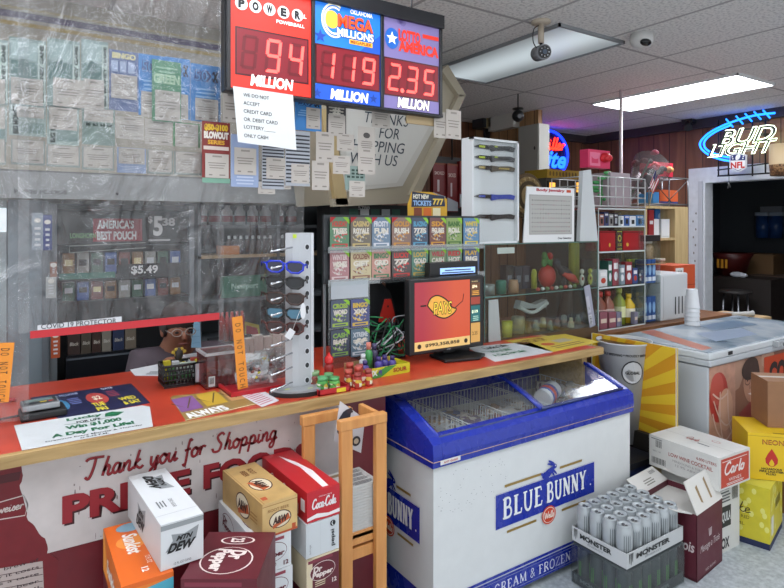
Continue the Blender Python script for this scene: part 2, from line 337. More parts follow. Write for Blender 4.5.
def seg7(mb, fr, ch, x, y, w, h, on, off, n=.002):
    t = w*.2; S = {'0': 'abcdef', '1': 'bc', '2': 'abged', '3': 'abgcd', '4': 'fgbc', '5': 'afgcd', '9': 'abcdfg', ' ': ''}[ch]
    g = t*.25; m = h/2
    R = {'a': (g+t*.3, h-t, w-g-t*.3, h), 'd': (g+t*.3, 0, w-g-t*.3, t), 'g': (g+t*.3, m-t/2, w-g-t*.3, m+t/2), 'f': (0, m+g, t, h-g-t*.3), 'e': (0, g+t*.3, t, m-g), 'b': (w-t, m+g, w, h-g-t*.3), 'c': (w-t, g+t*.3, w, m-g)}
    sl = .1
    for k, (a, b, c, d) in R.items():
        mb.poly(fr, [(x+a+sl*b, y+b), (x+c+sl*b, y+b), (x+c+sl*d, y+d), (x+a+sl*d, y+d)], on if k in S else off, n)
# ================================================================ camera, world, lamps
cam = bpy.data.objects.new('camera', bpy.data.cameras.new('camera')); C.objects.link(cam)
cam.location = (0, 0, 1.6); cam.rotation_euler = (math.radians(90), 0, math.radians(-33.5))
cam.data.sensor_width = 36; cam.data.lens = 27; cam.data.shift_y = -70/784; cam.data.clip_start = .02
bpy.context.scene.camera = cam
w = bpy.data.worlds.new('daylight'); bpy.context.scene.world = w; w.use_nodes = True
w.node_tree.nodes['Background'].inputs[0].default_value = (.92, .96, 1, 1); w.node_tree.nodes['Background'].inputs[1].default_value = 1.15
vs = bpy.context.scene.view_settings; vs.view_transform = 'Standard'; vs.look = 'None'; vs.gamma = 1; vs.exposure = 0.3
bpy.context.scene.cycles.transparent_max_bounces = 32
H = 2.78; BZ = .885

# ================================================================ room shell
struct(MB().box(-3, 9, -2.5, 6, -.1, 0, floor_mat()).build('floor'))
struct(MB().box(-3, 6.7, -2.5, 5.3, H, H+.1, ceiling_mat()).build('ceiling'))
struct(MB().box(-3, 6.7, 5.2, 5.3, 0, H, WALLWOOD).build('wall_back'))
m = MB(); DY0, DY1, DZ = 2.30, 3.557, 2.06
m.box(6.6, 6.7, DY1+.12, 5.2, 0, H, WALLWOOD); m.box(6.6, 6.7, DY0, DY1+.12, DZ+.15, H, WALLWOOD); m.box(6.6, 6.7, -2.5, DY0, 0, H, WALLWOOD)
struct(m.build('wall_right'))
WHT = M('#c9ccd0', .5, var=.06)
m = MB(); m.box(6.56, 6.72, DY1, DY1+.19, 0, DZ+.17, WHT); m.box(6.56, 6.72, DY0-.19, DY1, DZ, DZ+.17, WHT); m.box(6.56, 6.72, DY0-.19, DY0, 0, DZ, WHT)
m.box(6.54, 6.56, DY1+.02, DY1+.07, 0, DZ+.02, M('#b2b5ba'))
for i in range(9): m.ell(F((6.559, 0, 0), (0, -1, 0)), -(DY1+.12+.02*math.sin(i*3)), 1.0+i*.09, .008, .014, M('#77716c'), .0012)
struct(m.build('door_1'))
# the unlit store room past the doorway
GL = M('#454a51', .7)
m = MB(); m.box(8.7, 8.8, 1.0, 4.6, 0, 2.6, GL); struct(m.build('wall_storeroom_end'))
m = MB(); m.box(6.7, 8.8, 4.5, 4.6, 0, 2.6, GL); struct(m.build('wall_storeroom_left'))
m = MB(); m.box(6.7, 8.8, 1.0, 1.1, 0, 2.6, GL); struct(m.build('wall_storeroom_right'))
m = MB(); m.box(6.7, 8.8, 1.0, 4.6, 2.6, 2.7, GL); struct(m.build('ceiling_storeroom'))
struct(MB().box(4.60, 4.66, 4.22, 5.2, 0, H, wood('partition panelling', '#94704c', '#c0966a', (6, 6, .7), .5, .13)).build('wall_partition'))
struct(MB().box(6.52, 6.6, -2.5, 5.2, H-.10, H, M('#3a3236', .6)).build('trim_1'))
struct(MB().box(4.74, 6.52, 5.13, 5.2, H-.09, H, M('#3a3236', .6)).build('trim_2'))
struct(MB().box(-3.0, 1.0, 4.6, 4.7, 0, H, M('#70777c', .5)).build('wall_grey'))

# ceiling troffers
def troffer(x0, y0, label, glow, c='#f4f8ff', tube=True, x1=None, y1=None):
    x1 = x1 or x0+.60; y1 = y1 or y0+1.30
    t = thing('ceiling_light', label, 'ceiling light', ((x0+x1)/2, (y0+y1)/2, H-.03), 'fluorescent ceiling panels')
    m = MB(); fm = M('#85898c' if glow < 2 else '#d5d7d9', .5); e = .012
    m.box(x0, x1, y0, y0+e, H-.022, H, fm); m.box(x0, x1, y1-e, y1, H-.022, H, fm); m.box(x0, x0+e, y0, y1, H-.022, H, fm); m.box(x1-e, x1, y0, y1, H-.022, H, fm)
    m.build('frame', t)
    m = MB(); m.box(x0+e, x1-e, y0+e, y1-e, H-.012, H-.004, glow if not isinstance(glow, (int, float)) else M(c, .3, emit=glow)); m.build('diffuser', t)
    return t
def dim_diffuser():
    m, nt, b, N, L = nodes_mat('half lit prismatic diffuser')
    tc = N('ShaderNodeTexCoord'); sx = N('ShaderNodeSeparateXYZ'); L(tc.outputs['Object'], sx.inputs[0])
    wv = N('ShaderNodeMath'); wv.operation = 'MULTIPLY'; wv.inputs[1].default_value = 10.5; L(sx.outputs[0], wv.inputs[0])
    cs = N('ShaderNodeMath'); cs.operation = 'COSINE'; L(wv.outputs[0], cs.inputs[0])
    mr = N('ShaderNodeMapRange'); mr.inputs['From Min'].default_value = -1; mr.inputs['To Min'].default_value = .16; mr.inputs['To Max'].default_value = .52; L(cs.outputs[0], mr.inputs['Value'])
    b.inputs['Base Color'].default_value = lin('#b6bfc2'); b.inputs['Roughness'].default_value = .25
    b.inputs['Emission Color'].default_value = lin('#dceaf0'); L(mr.outputs[0], b.inputs['Emission Strength']); return m
troffer(2.72, 2.33, 'dim grey ceiling panel with a security camera hanging in front of it', 0, x1=3.34, y1=3.63)
bpy.data.objects['diffuser'].data.materials[0] = dim_diffuser()
troffer(4.77, 2.33, 'brightly lit white ceiling panel above the neon beer signs', 16, x1=5.39, y1=3.70)
for i, (x, y) in enumerate([(.68, -.3), (2.72, -.3), (-.68, .4), (4.77, -.3), (.68, 1.55), (-1.1, 1.55)]):  # unseen panels, added to brighten the counter and shop floor
    troffer(x, y, 'lit ceiling panel over the shop floor outside the picture', 8)

# security cameras, pole
def on_ceiling(u, v): return xy(u, v, H)
x, y = on_ceiling(541, 21); W1 = M('#b9ad9c', .4); BK = M('#17181a', .35)
t = thing('security_camera', 'small round lens camera hanging by a beige bracket below the dim ceiling panel', 'security camera', (x, y, H-.2))
m = MB(); m.lathe((x, y, H-.02), [(0, .02), (.055, .02), (.055, .005), (.03, 0), (0, 0)], W1); m.cyl((x, y, H-.02), (x, y, H-.13), .017, W1); m.build('bracket', t)
m = MB(); d = Vector((-.4, -.9, -.15)).normalized(); c = Vector((x, y, H-.185)); m.cyl(c-d*.05, c+d*.045, .044, M('#6d7074', .35), 20); m.cyl(c+d*.045, c+d*.052, .036, BK, 20)
m.cyl((x, y, H-.13), c, .008, BK); m.build('housing', t)
m = MB(); m.cyl(c+d*.052, c+d*.058, .014, M('#3b4a5c', .1)); [m.ball(c+d*.053+Vector((d.y, -d.x, 0))*math.cos(a)*.026+Vector((0, 0, 1))*math.sin(a)*.026, .004, .004, .004, M('#c9cdd2', .2), 6) for a in [i*math.pi/4 for i in range(8)]]; m.build('lens', t)
MB().tube(smooth_path([(x-.02, y, H-.03), (x-.06, y, H-.06), (x-.065, y, H-.13), (x-.03, y, H-.17)]), .003, BK, 6).build('cable', t)
x, y = on_ceiling(642, 34)
t = thing('dome_camera', 'white dome security camera on the ceiling with a dark eye', 'security camera', (x, y, H-.09))
m = MB(); m.lathe((x, y, H-.04), [(0, .04), (.068, .04), (.07, .0)], M('#cfcfcd', .35), 24); m.lathe((x, y, H-.04), [(.07, 0), (.064, -.025), (.05, -.04), (0, -.05)], M('#cfcfcd', .35), 24); m.build('shell', t)
MB().ball((x-.022, y-.04, H-.065), .045, .028, .022, M('#16181b', .08), 16).build('window', t)
t = thing('security_camera', 'small black camera hanging by a thin rod above the grey wall cabinet', 'security camera', (*xy(518, 94, H), H-.15))
x, y = xy(518, 94, H); m = MB(); m.cyl((x, y, H), (x, y, H-.13), .006, BK); m.lathe((x, y, H-.15), [(0, .03), (.05, .02), (.05, .01), (0, 0)], BK); m.build('rod', t)
m = MB(); m.ball((x, y, H-.2), .055, .055, .055, BK, 16); m.cyl((x-.03, y-.045, H-.21), (x-.035, y-.055, H-.212), .02, M('#4a4d52', .1)); m.build('housing', t)
X, Z = xz(552, 124, 5.0); t = thing('security_camera', 'little white camera on the back wall beside the neon sign', 'security camera', (X, 5.0, Z-.06))
m = MB(); m.cyl((X, 5.2, Z+.02), (X, 5.02, Z), .012, M('#c9c7c8')); m.build('bracket', t)
m = MB(); m.ball((X, 4.99, Z), .06, .06, .06, M('#d5d3d6', .3), 16); m.ell(F((X-.03, 4.93, Z)), 0, 0, .025, .025, BK, .003); m.build('housing', t)
Y, Z = yz(688, 121, 6.45); t = thing('security_camera', 'black camera high on the panelled wall left of the blue and white neon', 'security camera', (6.45, Y, Z-.05))
m = MB(); m.box(6.42, 6.56, Y-.06, Y+.06, Z-.03, Z+.03, BK); m.build('bracket', t); MB().cyl((6.45, Y, Z-.03), (6.40, Y-.03, Z-.09), .045, BK).build('housing', t)
x, y = on_ceiling(620, 90); tag(MB().cyl((x, 3.2, BZ), (x, 3.2, H), .014, M('#c9bfc2', .35)).build('support_pole'), 'thin white metal pole rising to the ceiling behind the wire basket', 'pole')

# boxes on the partition wall
def xface(X): return F((X, 0, 0), (0, -1, 0), (0, 0, 1))   # faces -x: local x = -world y
def yrng(u0, u1, v0, v1, X):
    y0, z1 = yz(u0, v0, X); y1, z0 = yz(u1, v1, X); return y1, y0, z0, z1
y0, y1, z0, z1 = yrng(518.5, 539, 127, 172, 4.45)
m = MB(); m.box(4.45, 4.60, y0, y1, z0, z1, M('#a5a49c', .4)); m.obox(xface(4.45), -y1+.01, z0+.01, -y0-.01, z1-.01, 0, .008, M('#aaa9a2', .35)); m.ell(xface(4.442), -y0-.05, (z0+z1)/2, .012, .018, M('#3c3c3c'), .002)
tag(m.build('wall_cabinet'), 'beige metal cabinet hung high on the wood column', 'wall cabinet')
y0, y1, z0, z1 = yrng(488, 513, 114, 127, 4.5)
tag(MB().box(4.5, 4.6, y0, y1, z0, z1, M('#c6c4be', .5)).build('alarm_panel', bevel=.006), 'flat cream box high on the wood column left of the hanging black camera', 'box')
y0, y1, z0, z1 = yrng(484, 491, 116, 127, 4.5)
tag(MB().box(4.5, 4.6, y0, y1, z0, z1, M('#b4a27c', .5)).build('junction_box', bevel=.004), 'narrow tan box beside the cream box on the wood column', 'box')
y0, y1, z0, z1 = yrng(472, 483, 115, 127, 4.45)
tag(MB().box(4.45, 4.6, y0, y1, z0, z1, M('#2a2c33', .4)).box(4.5, 4.58, y0+.02, y0+.05, z0-.4, z0, M('#1c1c20')).build('wall_speaker', bevel=.006), 'dark box with a strap below it at the left end of the wood column', 'speaker')

# neon signs
def glow(c, e): return M(c, .4, emit=e)
def neon_oval():
    Y = 4.9; X, Z = xz(550, 154, Y); t = thing('neon_sign', 'oval blue neon beer sign with red and blue lettering', 'neon sign', (X, Y, Z-.3)); fr = F((X, Y, Z), (1, 0, 0)); s = .0128
    m = MB(); k = 28; m.prism(fr, [(25*s*math.cos(i*2*math.pi/k), 23*s*math.sin(i*2*math.pi/k)) for i in range(k)], -.04, -.02, M('#1b2048', .25))
    m.build('backing', t); m = MB()
    m.tube([fr.p(25*s*math.cos(i*2*math.pi/40), 22*s*math.sin(i*2*math.pi/40), 0) for i in range(41)], .016, glow('#1230ff', 3), 8); m.build('neon_border', t)
    m = MB(); sc = .062
    script(m, fr, 'Miller', -.20, .06, .46, .15, glow('#ff2a1a', 4), .026, .01); m.build('red_lettering', t)
    m = MB(); m.text(fr, 'Lite', -.24, -.17, .52, .22, glow('#1a55ff', 4), .012, .03, .35); m.build('blue_lettering', t)
neon_oval()
def neon_bud():
    X = 6.42; pt = lambda u, v: (-yz(u, v, X)[0], yz(u, v, X)[1]); fr = xface(X); t = thing('neon_sign', 'blue and white neon beer sign with a football shape above the doorway', 'neon sign', (X, 2.9, 2.1))
    a = [(775, 113), (760, 114.5), (748, 117), (735, 121), (722, 126), (709, 133), (701, 141), (700.5, 147), (706, 153), (716, 158), (730, 161), (742, 161)]
    b = [(731, 125), (718, 130.5), (708, 137), (704, 143), (706, 149), (714, 153.5), (726, 157), (738, 158)]
    m = MB()
    for q in (a, b): m.tube([fr.p(x, y) for x, y, _ in smooth_path([Vector((*pt(*c), 0)) for c in q])], .011, glow('#1e78ff', 3.0), 8)
    for u, v in [(730, 123), (740, 120), (749, 117.5), (758, 115.5), (767, 114)]:
        p1, p2 = pt(u-4, v-4), pt(u+3, v+4); m.tube([fr.p(*p1), fr.p(*p2)], .008, glow('#1e78ff', 3.0), 6)
    m.build('blue_neon', t)
    def outl(word, u0, v0, u1, v1, slope):
        # double outline lettering: glass tube following the contour of each letter
        m = MB(); o = pt(u0, v1); r = pt(u1, v1-slope); up = pt(u0, v0); f2, wd, ht = quadF(fr.p(*o), fr.p(*r), fr.p(*up))
        m.text(f2, word, 0, 0, wd, ht, glow('#f2ffe0', 2.6), .012, .034, .35); m.text(f2, word, wd*.004, ht*.05, wd*.985, ht*.9, M('#2b332c', .4), .0135, -.004, .35); return m
    outl('BUD', 719, 131, 777, 147, 6).build('white_lettering', t); outl('LIGHT', 708, 145, 778, 158, 6).build('white_lettering', t)
    m = MB(); o = pt(722, 155); r = pt(758, 150.5); up = pt(722, 153); f2, wd, ht = quadF(fr.p(*o), fr.p(*r), fr.p(*up)); m.text(f2, 'OFFICIAL BEER SPONSOR', 0, 0, wd, .018, M('#b9bcc0'), .004); m.build('sponsor_line', t)
    m = MB(); sh = [(731, 155), (739.5, 153), (748, 155), (748, 168), (739.5, 172.5), (731, 168)]
    c = pt(739.5, 162.5); S = [pt(*q) for q in sh]; m.prism(fr, S, .012, .03, M('#d8dade'))
    inn = lambda k, P: [(c[0]+(x-c[0])*k, c[1]+(y-c[1])*k) for x, y in P]
    S2 = inn(.88, S); m.poly(fr, S2, M('#1b2a6b'), .032); lo = inn(.86, [pt(731, 160.5), pt(748, 160), pt(748, 168), pt(739.5, 172), pt(731, 168)]); m.poly(fr, lo, '#e6e7ea', .033)
    q = pt(732.4, 169); q2 = pt(746.4, 161.5); m.text(fr, 'NFL', q[0], q[1], q2[0]-q[0], q2[1]-q[1], M('#c5281c'), .034, .04)
    e = pt(739.5, 157.2); m.ell(fr, e[0], e[1], .022, .035, '#eceef0', .034, rot=-.5)
    for u, v in [(734, 157), (734.5, 159), (745, 156.5), (744.5, 158.6)]: e = pt(u, v); m.ell(fr, e[0], e[1], .008, .008, '#eceef0', .034, 5)
    m.build('shield_badge', t)
    m = MB(); FR = M('#101114', .4)
    for u, v0, v1 in [(717, 120, 176), (727, 121, 176), (751, 121, 176), (764, 119, 174)]:
        p, q = pt(u, v0), pt(u, v1); m.tube([fr.p(*p, -.03), fr.p(*q, -.03)], .008, FR, 6)
    for (u0, v0), (u1, v1) in [((716, 170), (768, 163)), ((716, 176), (768, 173)), ((716, 126), (768, 120)), ((706, 132), (768, 127)), ((704, 150), (768, 148))]:
        m.tube([fr.p(*pt(u0, v0), -.03), fr.p(*pt(u1, v1), -.03)], .008, FR, 6)
    p = pt(728, 176); m.tube([fr.p(*p, -.02), fr.p(p[0], p[1]-.07, -.02)], .003, FR, 5); m.tube([fr.p(p[0]-.012, p[1]-.13, -.02), fr.p(p[0], p[1]-.07, -.02), fr.p(p[0]+.012, p[1]-.12, -.02)], .006, M('#b9bcc0', .3, 1), 5)
    m.box(X+.03, 6.6, 2.9, 2.93, 2.5, 2.53, FR); m.build('mounting_grid', t)
neon_bud()
X = 6.4; y0, y1, z0, z1 = yrng(777, 792, 143, 175, X)
m = MB(); m.lathe((X, (y0+y1)/2, z0), [(0, 0), (.12, 0), (.13, .12), (.10, .26), (0, .30)], speck('basket weave', ['#6a4a30', '#8d6c48', '#4d3522'], 60)); m.lathe((X, (y0+y1)/2, z1-.22), [(.13, 0), (.13, .2), (0, .21)], M('#c7b08a'))
tag(m.build('hanging_basket'), 'tan and brown woven shape at the right edge by the neon sign', 'basket')

# store room contents
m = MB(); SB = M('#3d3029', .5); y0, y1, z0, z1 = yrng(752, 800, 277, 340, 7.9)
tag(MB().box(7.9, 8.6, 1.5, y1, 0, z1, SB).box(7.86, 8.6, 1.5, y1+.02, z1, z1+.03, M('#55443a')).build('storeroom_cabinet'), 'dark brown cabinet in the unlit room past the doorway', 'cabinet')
y0, y1, z0, z1 = yrng(742, 777, 253, 277, 8.2)
tag(MB().box(8.1, 8.5, y0, y1, z0, z1, M('#6e5233', .7)).build('cardboard_box'), 'brown box on the cabinet in the dark room', 'box')
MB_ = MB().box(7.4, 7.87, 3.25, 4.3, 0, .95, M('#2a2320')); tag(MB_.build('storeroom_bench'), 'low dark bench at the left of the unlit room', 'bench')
t = thing('water_filter', 'pair of blue water filter canisters on the dark room wall', 'water filter', (8.5, 2.75, 1.6))
for u in (763, 776):
    Y, Z = yz(u, 216, 8.5); _, Zb = yz(u, 238, 8.5); m = MB(); m.cyl((8.5, Y, Zb), (8.5, Y, Z), .085, M('#24467c', .3), 16); m.cyl((8.5, Y, Z), (8.5, Y, Z+.05), .095, M('#9aa6b5', .3), 16); m.build('canister', t)
Ya, Z = yz(758, 214, 8.5); Yb, _ = yz(780, 214, 8.5); MB().box(8.56, 8.7, Yb, Ya, Z-.02, Z+.1, M('#8b9099')).build('bracket', t)
Y, Z = yz(732, 277, 7.7)
t = thing('red_pot', 'dark red bag with yellow marks on the bench in the dark room', 'bag', (7.7, Y, .95)); m = MB(); m.lathe((7.7, Y, .95), [(0, 0), (.15, 0), (.2, .2), (.24, .28), (.17, .29)], M('#4a1513', .4)); m.build('bag', t); t.name = 'red_bag'
m = MB(); [m.rect(xface(7.49), -Y-.08+i*.05, 1.05, -Y-.05+i*.05, 1.16, '#d8952a') for i in range(3)]; m.build('emblem', t)
Y, Z = yz(733, 281, 7.35)
tag(MB().ball((7.45, Y, .985), .06, .09, .035, M('#c9ccd4'), 10).ball((7.45, Y-.06, .98), .05, .06, .03, M('#c9ccd4'), 10).build('crumpled_paper'), 'crumpled white paper on the edge of the dark bench', 'paper')
Y, _ = yz(731, 285, 7.2); t = thing('stool', 'thin legged dark stool just past the doorway', 'stool', (7.1, Y-.1, 0))
MB().cyl((7.1, Y-.1, .80), (7.1, Y-.1, .83), .17, M('#34302e'), 20).build('seat', t)
for a in range(4):
    dx, dy = .12*math.cos(a*1.57+.7), .12*math.sin(a*1.57+.7); MB().cyl((7.1+dx*1.3, Y-.1+dy*1.3, 0), (7.1+dx, Y-.1+dy, .8), .012, M('#8e9096', .3, 1), 8).build('leg', t)
x, y = xy(728, 316, .86)
t = thing('cardboard_box', 'flat tan cardboard box with a rolled newspaper behind the big chest freezer', 'box', (5.3, 2.7, 0)); m = MB()
m.box(4.92, 5.66, 2.48, 2.90, 0, .78, M('#a98f68', .7)); m.box(4.93, 5.65, 2.49, 2.688, .78, .786, M('#b79c74')); m.box(4.93, 5.65, 2.692, 2.89, .78, .786, M('#b79c74')); m.build('carton', t)
tag(MB().tube(smooth_path([(4.98, 2.82, .81), (5.15, 2.76, .81), (5.35, 2.65, .808), (5.5, 2.56, .815)]), [.02]*15+[.028], M('#a9aaa8', .7), 8).build('rolled_newspaper'), 'rolled grey newspaper lying on the flat tan box', 'newspaper')

# ================================================================ right-hand display row (on the brown counter)

m = MB(); m.box(2.66, 4.84, 2.46, 3.26, .0, BZ-.09, M('#5d3d26', .6)); m.box(4.84, 5.28, 2.96, 3.26, 0, BZ-.09, M('#5d3d26', .6)); m.box(2.64, 4.86, 2.42, 3.28, BZ-.09, BZ, BROWNB); m.box(4.86, 5.3, 2.93, 3.28, BZ-.09, BZ, BROWNB)
tag(m.build('display_counter'), 'low brown timber counter running behind the large chest freezer under the clear displays', 'counter')
CLR = clear_mat('#f2f6f5', .09, .035)
Yt = 2.50; x0, _ = xz(598, 300, Yt); x1, _ = xz(645, 300, Yt); dd = .36; TC = lambda u: 598.5+(u-598)*.8
zt = [BZ, xz(620, 287, Yt)[1], xz(620, 252, Yt)[1], xz(620, 227, Yt)[1], xz(620, 211, Yt)[1]+.01]
t = thing('acrylic_display_case', 'clear three tier acrylic case stacked with gadgets and bottles', 'display case', ((x0+x1)/2, Yt+dd/2, BZ))
for z in zt: MB().box(x0, x1, Yt, Yt+dd, z, z+.006, CLR if z != zt[-1] else M('#c67a7c', .3)).build('shelf', t)
for a in (x0, x1-.005): MB().box(a, a+.005, Yt, Yt+dd, BZ+.006, zt[-1], CLR).build('side_panel', t)
MB().box((x0+x1)/2, (x0+x1)/2+.004, Yt+.01, Yt+dd, BZ+.007, zt[-1]-.01, CLR).build('divider', t)
E = M('#c9d2d2', .15); m = MB()
for z in zt: m.box(x0, x1, Yt-.003, Yt, z-.002, z+.008, E)
for a in (x0, x1-.006): m.box(a, a+.006, Yt-.003, Yt, BZ, zt[-1], E)
m.build('edge_trim', t)
def goods(name, label, cat, u0, u1, vb, vt, Y, d, col, art=None, group=None, z0=None, dx=0):
    """a small box of goods with its printed front; returns MB-built object"""
    if abs(Y-G) < .1: u0, u1 = TC(u0), TC(u1)
    X0, Z0 = xz(u0, vb, Y); X1, _ = xz(u1, vb, Y); _, Z1 = xz((u0+u1)/2, vt, Y); Z0 = xz((u0+u1)/2, vb, Y)[1] if z0 is None else z0
    m = MB(); m.box(X0, X1, Y, Y+d, Z0, Z1, col); f = YF(Y)
    if art: art(m, f, X0, Z0, X1-X0, Z1-Z0)
    return tag(m.build(name), label, cat, group)
R = lambda c, a, b, cc, d: (lambda m, f, x, z, w, h: m.rect(f, x+a*w, z+b*h, x+cc*w, z+d*h, c))
def arts(*fs): return lambda m, f, x, z, w, h: [q(m, f, x, z, w, h) for q in fs]
def T(s, c, a, b, cc, d, bold=.01, n=.002): return lambda m, f, x, z, w, h: m.text(f, s, x+a*w, z+b*h, (cc-a)*w, (d-b)*h, M(c), n, bold)
def EL(c, a, b, ra, rb, n=.0012): return lambda m, f, x, z, w, h: m.ell(f, x+a*w, z+b*h, ra*w, rb*h, c, n)
Z1, Z2, Z3, Z4, Z5 = zt
G = Yt+.05
# top tier: phone accessories
for u0, u1, vt, c, l in [(599, 605, 214, '#8a5a52', 'small maroon carton at the left end of the top tier'), (605, 611, 212, '#3a3f6a', 'navy carton with a white label on the top tier'), (611, 617, 214, '#8f8d8a', 'grey carton on the top tier next to the navy one'),
                         (617, 623, 213, '#2b2430', 'black plum carton on the top tier'), (623, 630, 216, '#e6e8ea', 'white phone box with a dark phone picture on the top tier'), (630, 637, 215, '#3f63a5', 'blue cable box on the top tier'), (637, 645, 216, '#dfe6ea', 'pale phone accessory box on the top tier'), (645, 655, 215, '#4a7fb4', 'sky blue charger box at the right end of the top tier')]:
    goods('accessory_box', l, 'box', u0+.4, u1-.4, 226, vt, G, .08, M(c), arts(R(M('#17181c' if c != '#2b2430' else '#b9bcc6'), .25, .2, .75, .62), R(M('#d8d8dc'), .15, .75, .85, .88)), 'cartons on the top tier of the clear case', Z4+.006)
# red binders tier
for u0, u1, l in [(600, 619, 'red carton at the left of the second tier'), (629, 654, 'red carton at the right of the second tier')]:
    goods('red_box', l, 'box', u0, u1, 251.5, 231, G, .12, M('#a51d24', .35), arts(EL(M('#d6a43c'), .62 if u0 == 600 else .2, .3, .06, .1), R(M('#7d1218'), .02, .9, .98, .97)), 'red cartons in the clear case', Z3+.006)
goods('lighter_pack', 'upright black and yellow pack between the two red cartons', 'pack', 620.5, 628, 251.5, 230, G, .06, M('#23261c'), arts(R(M('#c9c93c'), .12, .06, .88, .1), R(M('#c9c93c'), .12, .9, .88, .95), EL(M('#c9c93c'), .5, .6, .3, .16), EL(M('#23261c'), .5, .6, .18, .09, .0016), T('KUKI', '#c9c93c', .2, .22, .8, .36)), None, Z3+.006)
# third tier
it = [(599, 609, 286, 270, '#cfd3d4', 'white boxed mug at the left of the third tier'), (610, 615, 286, 261, '#2f5c50', 'dark green pack on the third tier'), (616, 623, 286, 259, '#9a4550', 'tilted pink and white magazine pack on the third tier'),
      (624, 631, 286, 265, '#7f8f9b', 'grey blue gadget pack on the third tier'), (632, 640, 286, 262, '#8a3132', 'pack with a dark red picture on the third tier'), (641, 647, 286, 268, '#3a4f86', 'blue and white striped pack on the third tier'), (648, 655, 286, 272, '#2a2d30', 'black pack at the right of the third tier')]
for u0, u1, vb, vt, c, l in it: goods('gadget_pack', l, 'pack', u0, u1, vb, vt, G, .07, M(c), arts(R(M('#e4e4e4'), .15, .62, .85, .85), EL(M('#b9412e' if u0 % 2 else '#dfe3e6'), .5, .35, .3, .17)), 'packs on the third tier of the clear case', Z2+.006)
goods('yellow_pack', 'lime yellow pack hanging at the right of the third tier', 'pack', 636, 652, 269.5, 259, G+.08, .02, M('#c6cf2e'), arts(T('*', '#5c3b1a', .55, .2, .85, .8)), None, xz(644, 269.5, G)[1])
# bottom tier bottles
for i, (u, vt, c, cap, l) in enumerate([(604, 292, '#7d4636', '#b23a30', 'brown bottle with a red cap, front left of the bottom tier'), (614, 291, '#8d5747', '#b9463c', 'brown bottle with a red cap beside the front left one'), (628, 288, '#8d9a3a', '#a7b04a', 'olive green bottle in the middle of the bottom tier'),
                                       (640, 293, '#d2b130', '#d8b53a', 'yellow topped white bottle at the right of the bottom tier'), (650, 300, '#54606b', '#8694a0', 'slate bottle at the far right of the bottom tier')]):
    X, Z = xz(TC(u), 324, G+.02); zt_ = xz(u, vt, G+.02)[1]; h = zt_-Z1-.006; r = .045; t2 = thing('bottle', l, 'bottle', (X, G+.05, Z1+.006), 'bottles in the bottom tier')
    MB().lathe((X, G+.05, Z1+.006), [(0, 0), (r, 0), (r, h*.62), (r*.4, h*.8), (r*.38, h*.86), (0, h*.86)], M(c, .2), 14).build('body', t2)
    MB().cyl((X, G+.05, Z1+.006+h*.86), (X, G+.05, Z1+.006+h), r*.45, M(cap, .4), 12).build('cap', t2)
    MB().lathe((X, G+.05, Z1+.006+h*.2), [(r*1.03, 0), (r*1.03, h*.3)], M(['#c9a6a0', '#c7b0a8', '#d8dca8', '#e9e5d0', '#b9c2c8'][i]), 14).build('label_band', t2)
for u0, u1, l in [(600, 609, 'pink bottomed tub, left in front of the bottom tier'), (611, 620, 'pink bottomed tub beside the left one'), (621, 627, 'small lilac tub in the bottom tier'), (643, 647, 'narrow mint tub in the bottom tier')]:
    goods('tub', l, 'tub', u0, u1, 324, 312, G-.03, .03, M('#8e5560' if u0 < 620 else '#7d7a90', .3), arts(R(M('#d9c9b8'), .1, .35, .9, .6)), 'tubs in the bottom tier', Z1+.006)
# second, narrower case with blue packs, jars
Yb = 2.50; xa, _ = xz(646.5, 300, Yb); xb, _ = xz(660.5, 300, Yb)
t = thing('acrylic_display_case', 'narrow clear case holding blue packs between the tall case and the white appliance', 'display case', ((xa+xb)/2, Yb+.15, BZ))
zs = [BZ, xz(665, 283, Yb)[1], xz(665, 264, Yb)[1]]
for z in zs: MB().box(xa, xb, Yb, Yb+.3, z, z+.006, CLR if z != zs[2] else M('#9c7a3c', .5)).build('shelf', t)
for a in (xa, xb-.005): MB().box(a, a+.005, Yb, Yb+.3, BZ+.006, xz(665, 241, Yb)[1], CLR).build('side_panel', t)
MB().box(xa, xb, Yb, Yb+.3, xz(665, 241, Yb)[1], xz(665, 235, Yb)[1], M('#1d1d20', .4)).build('lid', t)
for k, (z, h, wh) in enumerate([(zs[1], .17, 'upper'), (zs[0], .18, 'lower')]):
    for i in range(3):
        a = xa+.012+i*.05; m = MB(); m.box(a, a+.045, Yb+.03, Yb+.1, z+.006, z+.006+h, M('#26508f', .35)); f = YF(Yb+.03); m.ell(f, a+.025, z+h*.6, .018, .04, '#86aed6'); m.rect(f, a+.005, z+.02, a+.045, z+.05, '#cfd8e2')
        tag(m.build('blue_pack'), 'blue pack standing on the %s shelf of the narrow clear case' % wh, 'pack', 'blue packs, %s shelf of the narrow case' % wh)
for i, u in enumerate((648, 663)):
    Yj = Yb+.04 if i == 0 else 2.79; X, _ = xz(u+5 if i == 0 else u+3, 262, Yj); z = zs[2]+.006 if i == 0 else 1.15
    if i: tag(MB().box(X-.07, X+.07, 2.78, 2.91, BZ, 1.15, M('#a79578', .6)).build('riser_block'), 'tan riser behind the white appliance carrying a cork jar', 'riser')
    t2 = thing('storage_jar', ['glass jar with tan filling inside the narrow clear case', 'glass jar with cream filling on the tan riser'][i], 'jar', (X, Yj+.06, z), 'cork filled jars')
    MB().lathe((X, Yj+.06, z), [(0, 0), (.055, 0), (.055, .12), (.04, .14), (.04, .145), (0, .145)], M(['#8d7a5c', '#a08a68'][i], .25), 16).build('body', t2); MB().cyl((X, Yj+.06, z+.145), (X, Yj+.06, z+.165), .047, M('#b9b5a8', .4), 16).build('lid', t2)
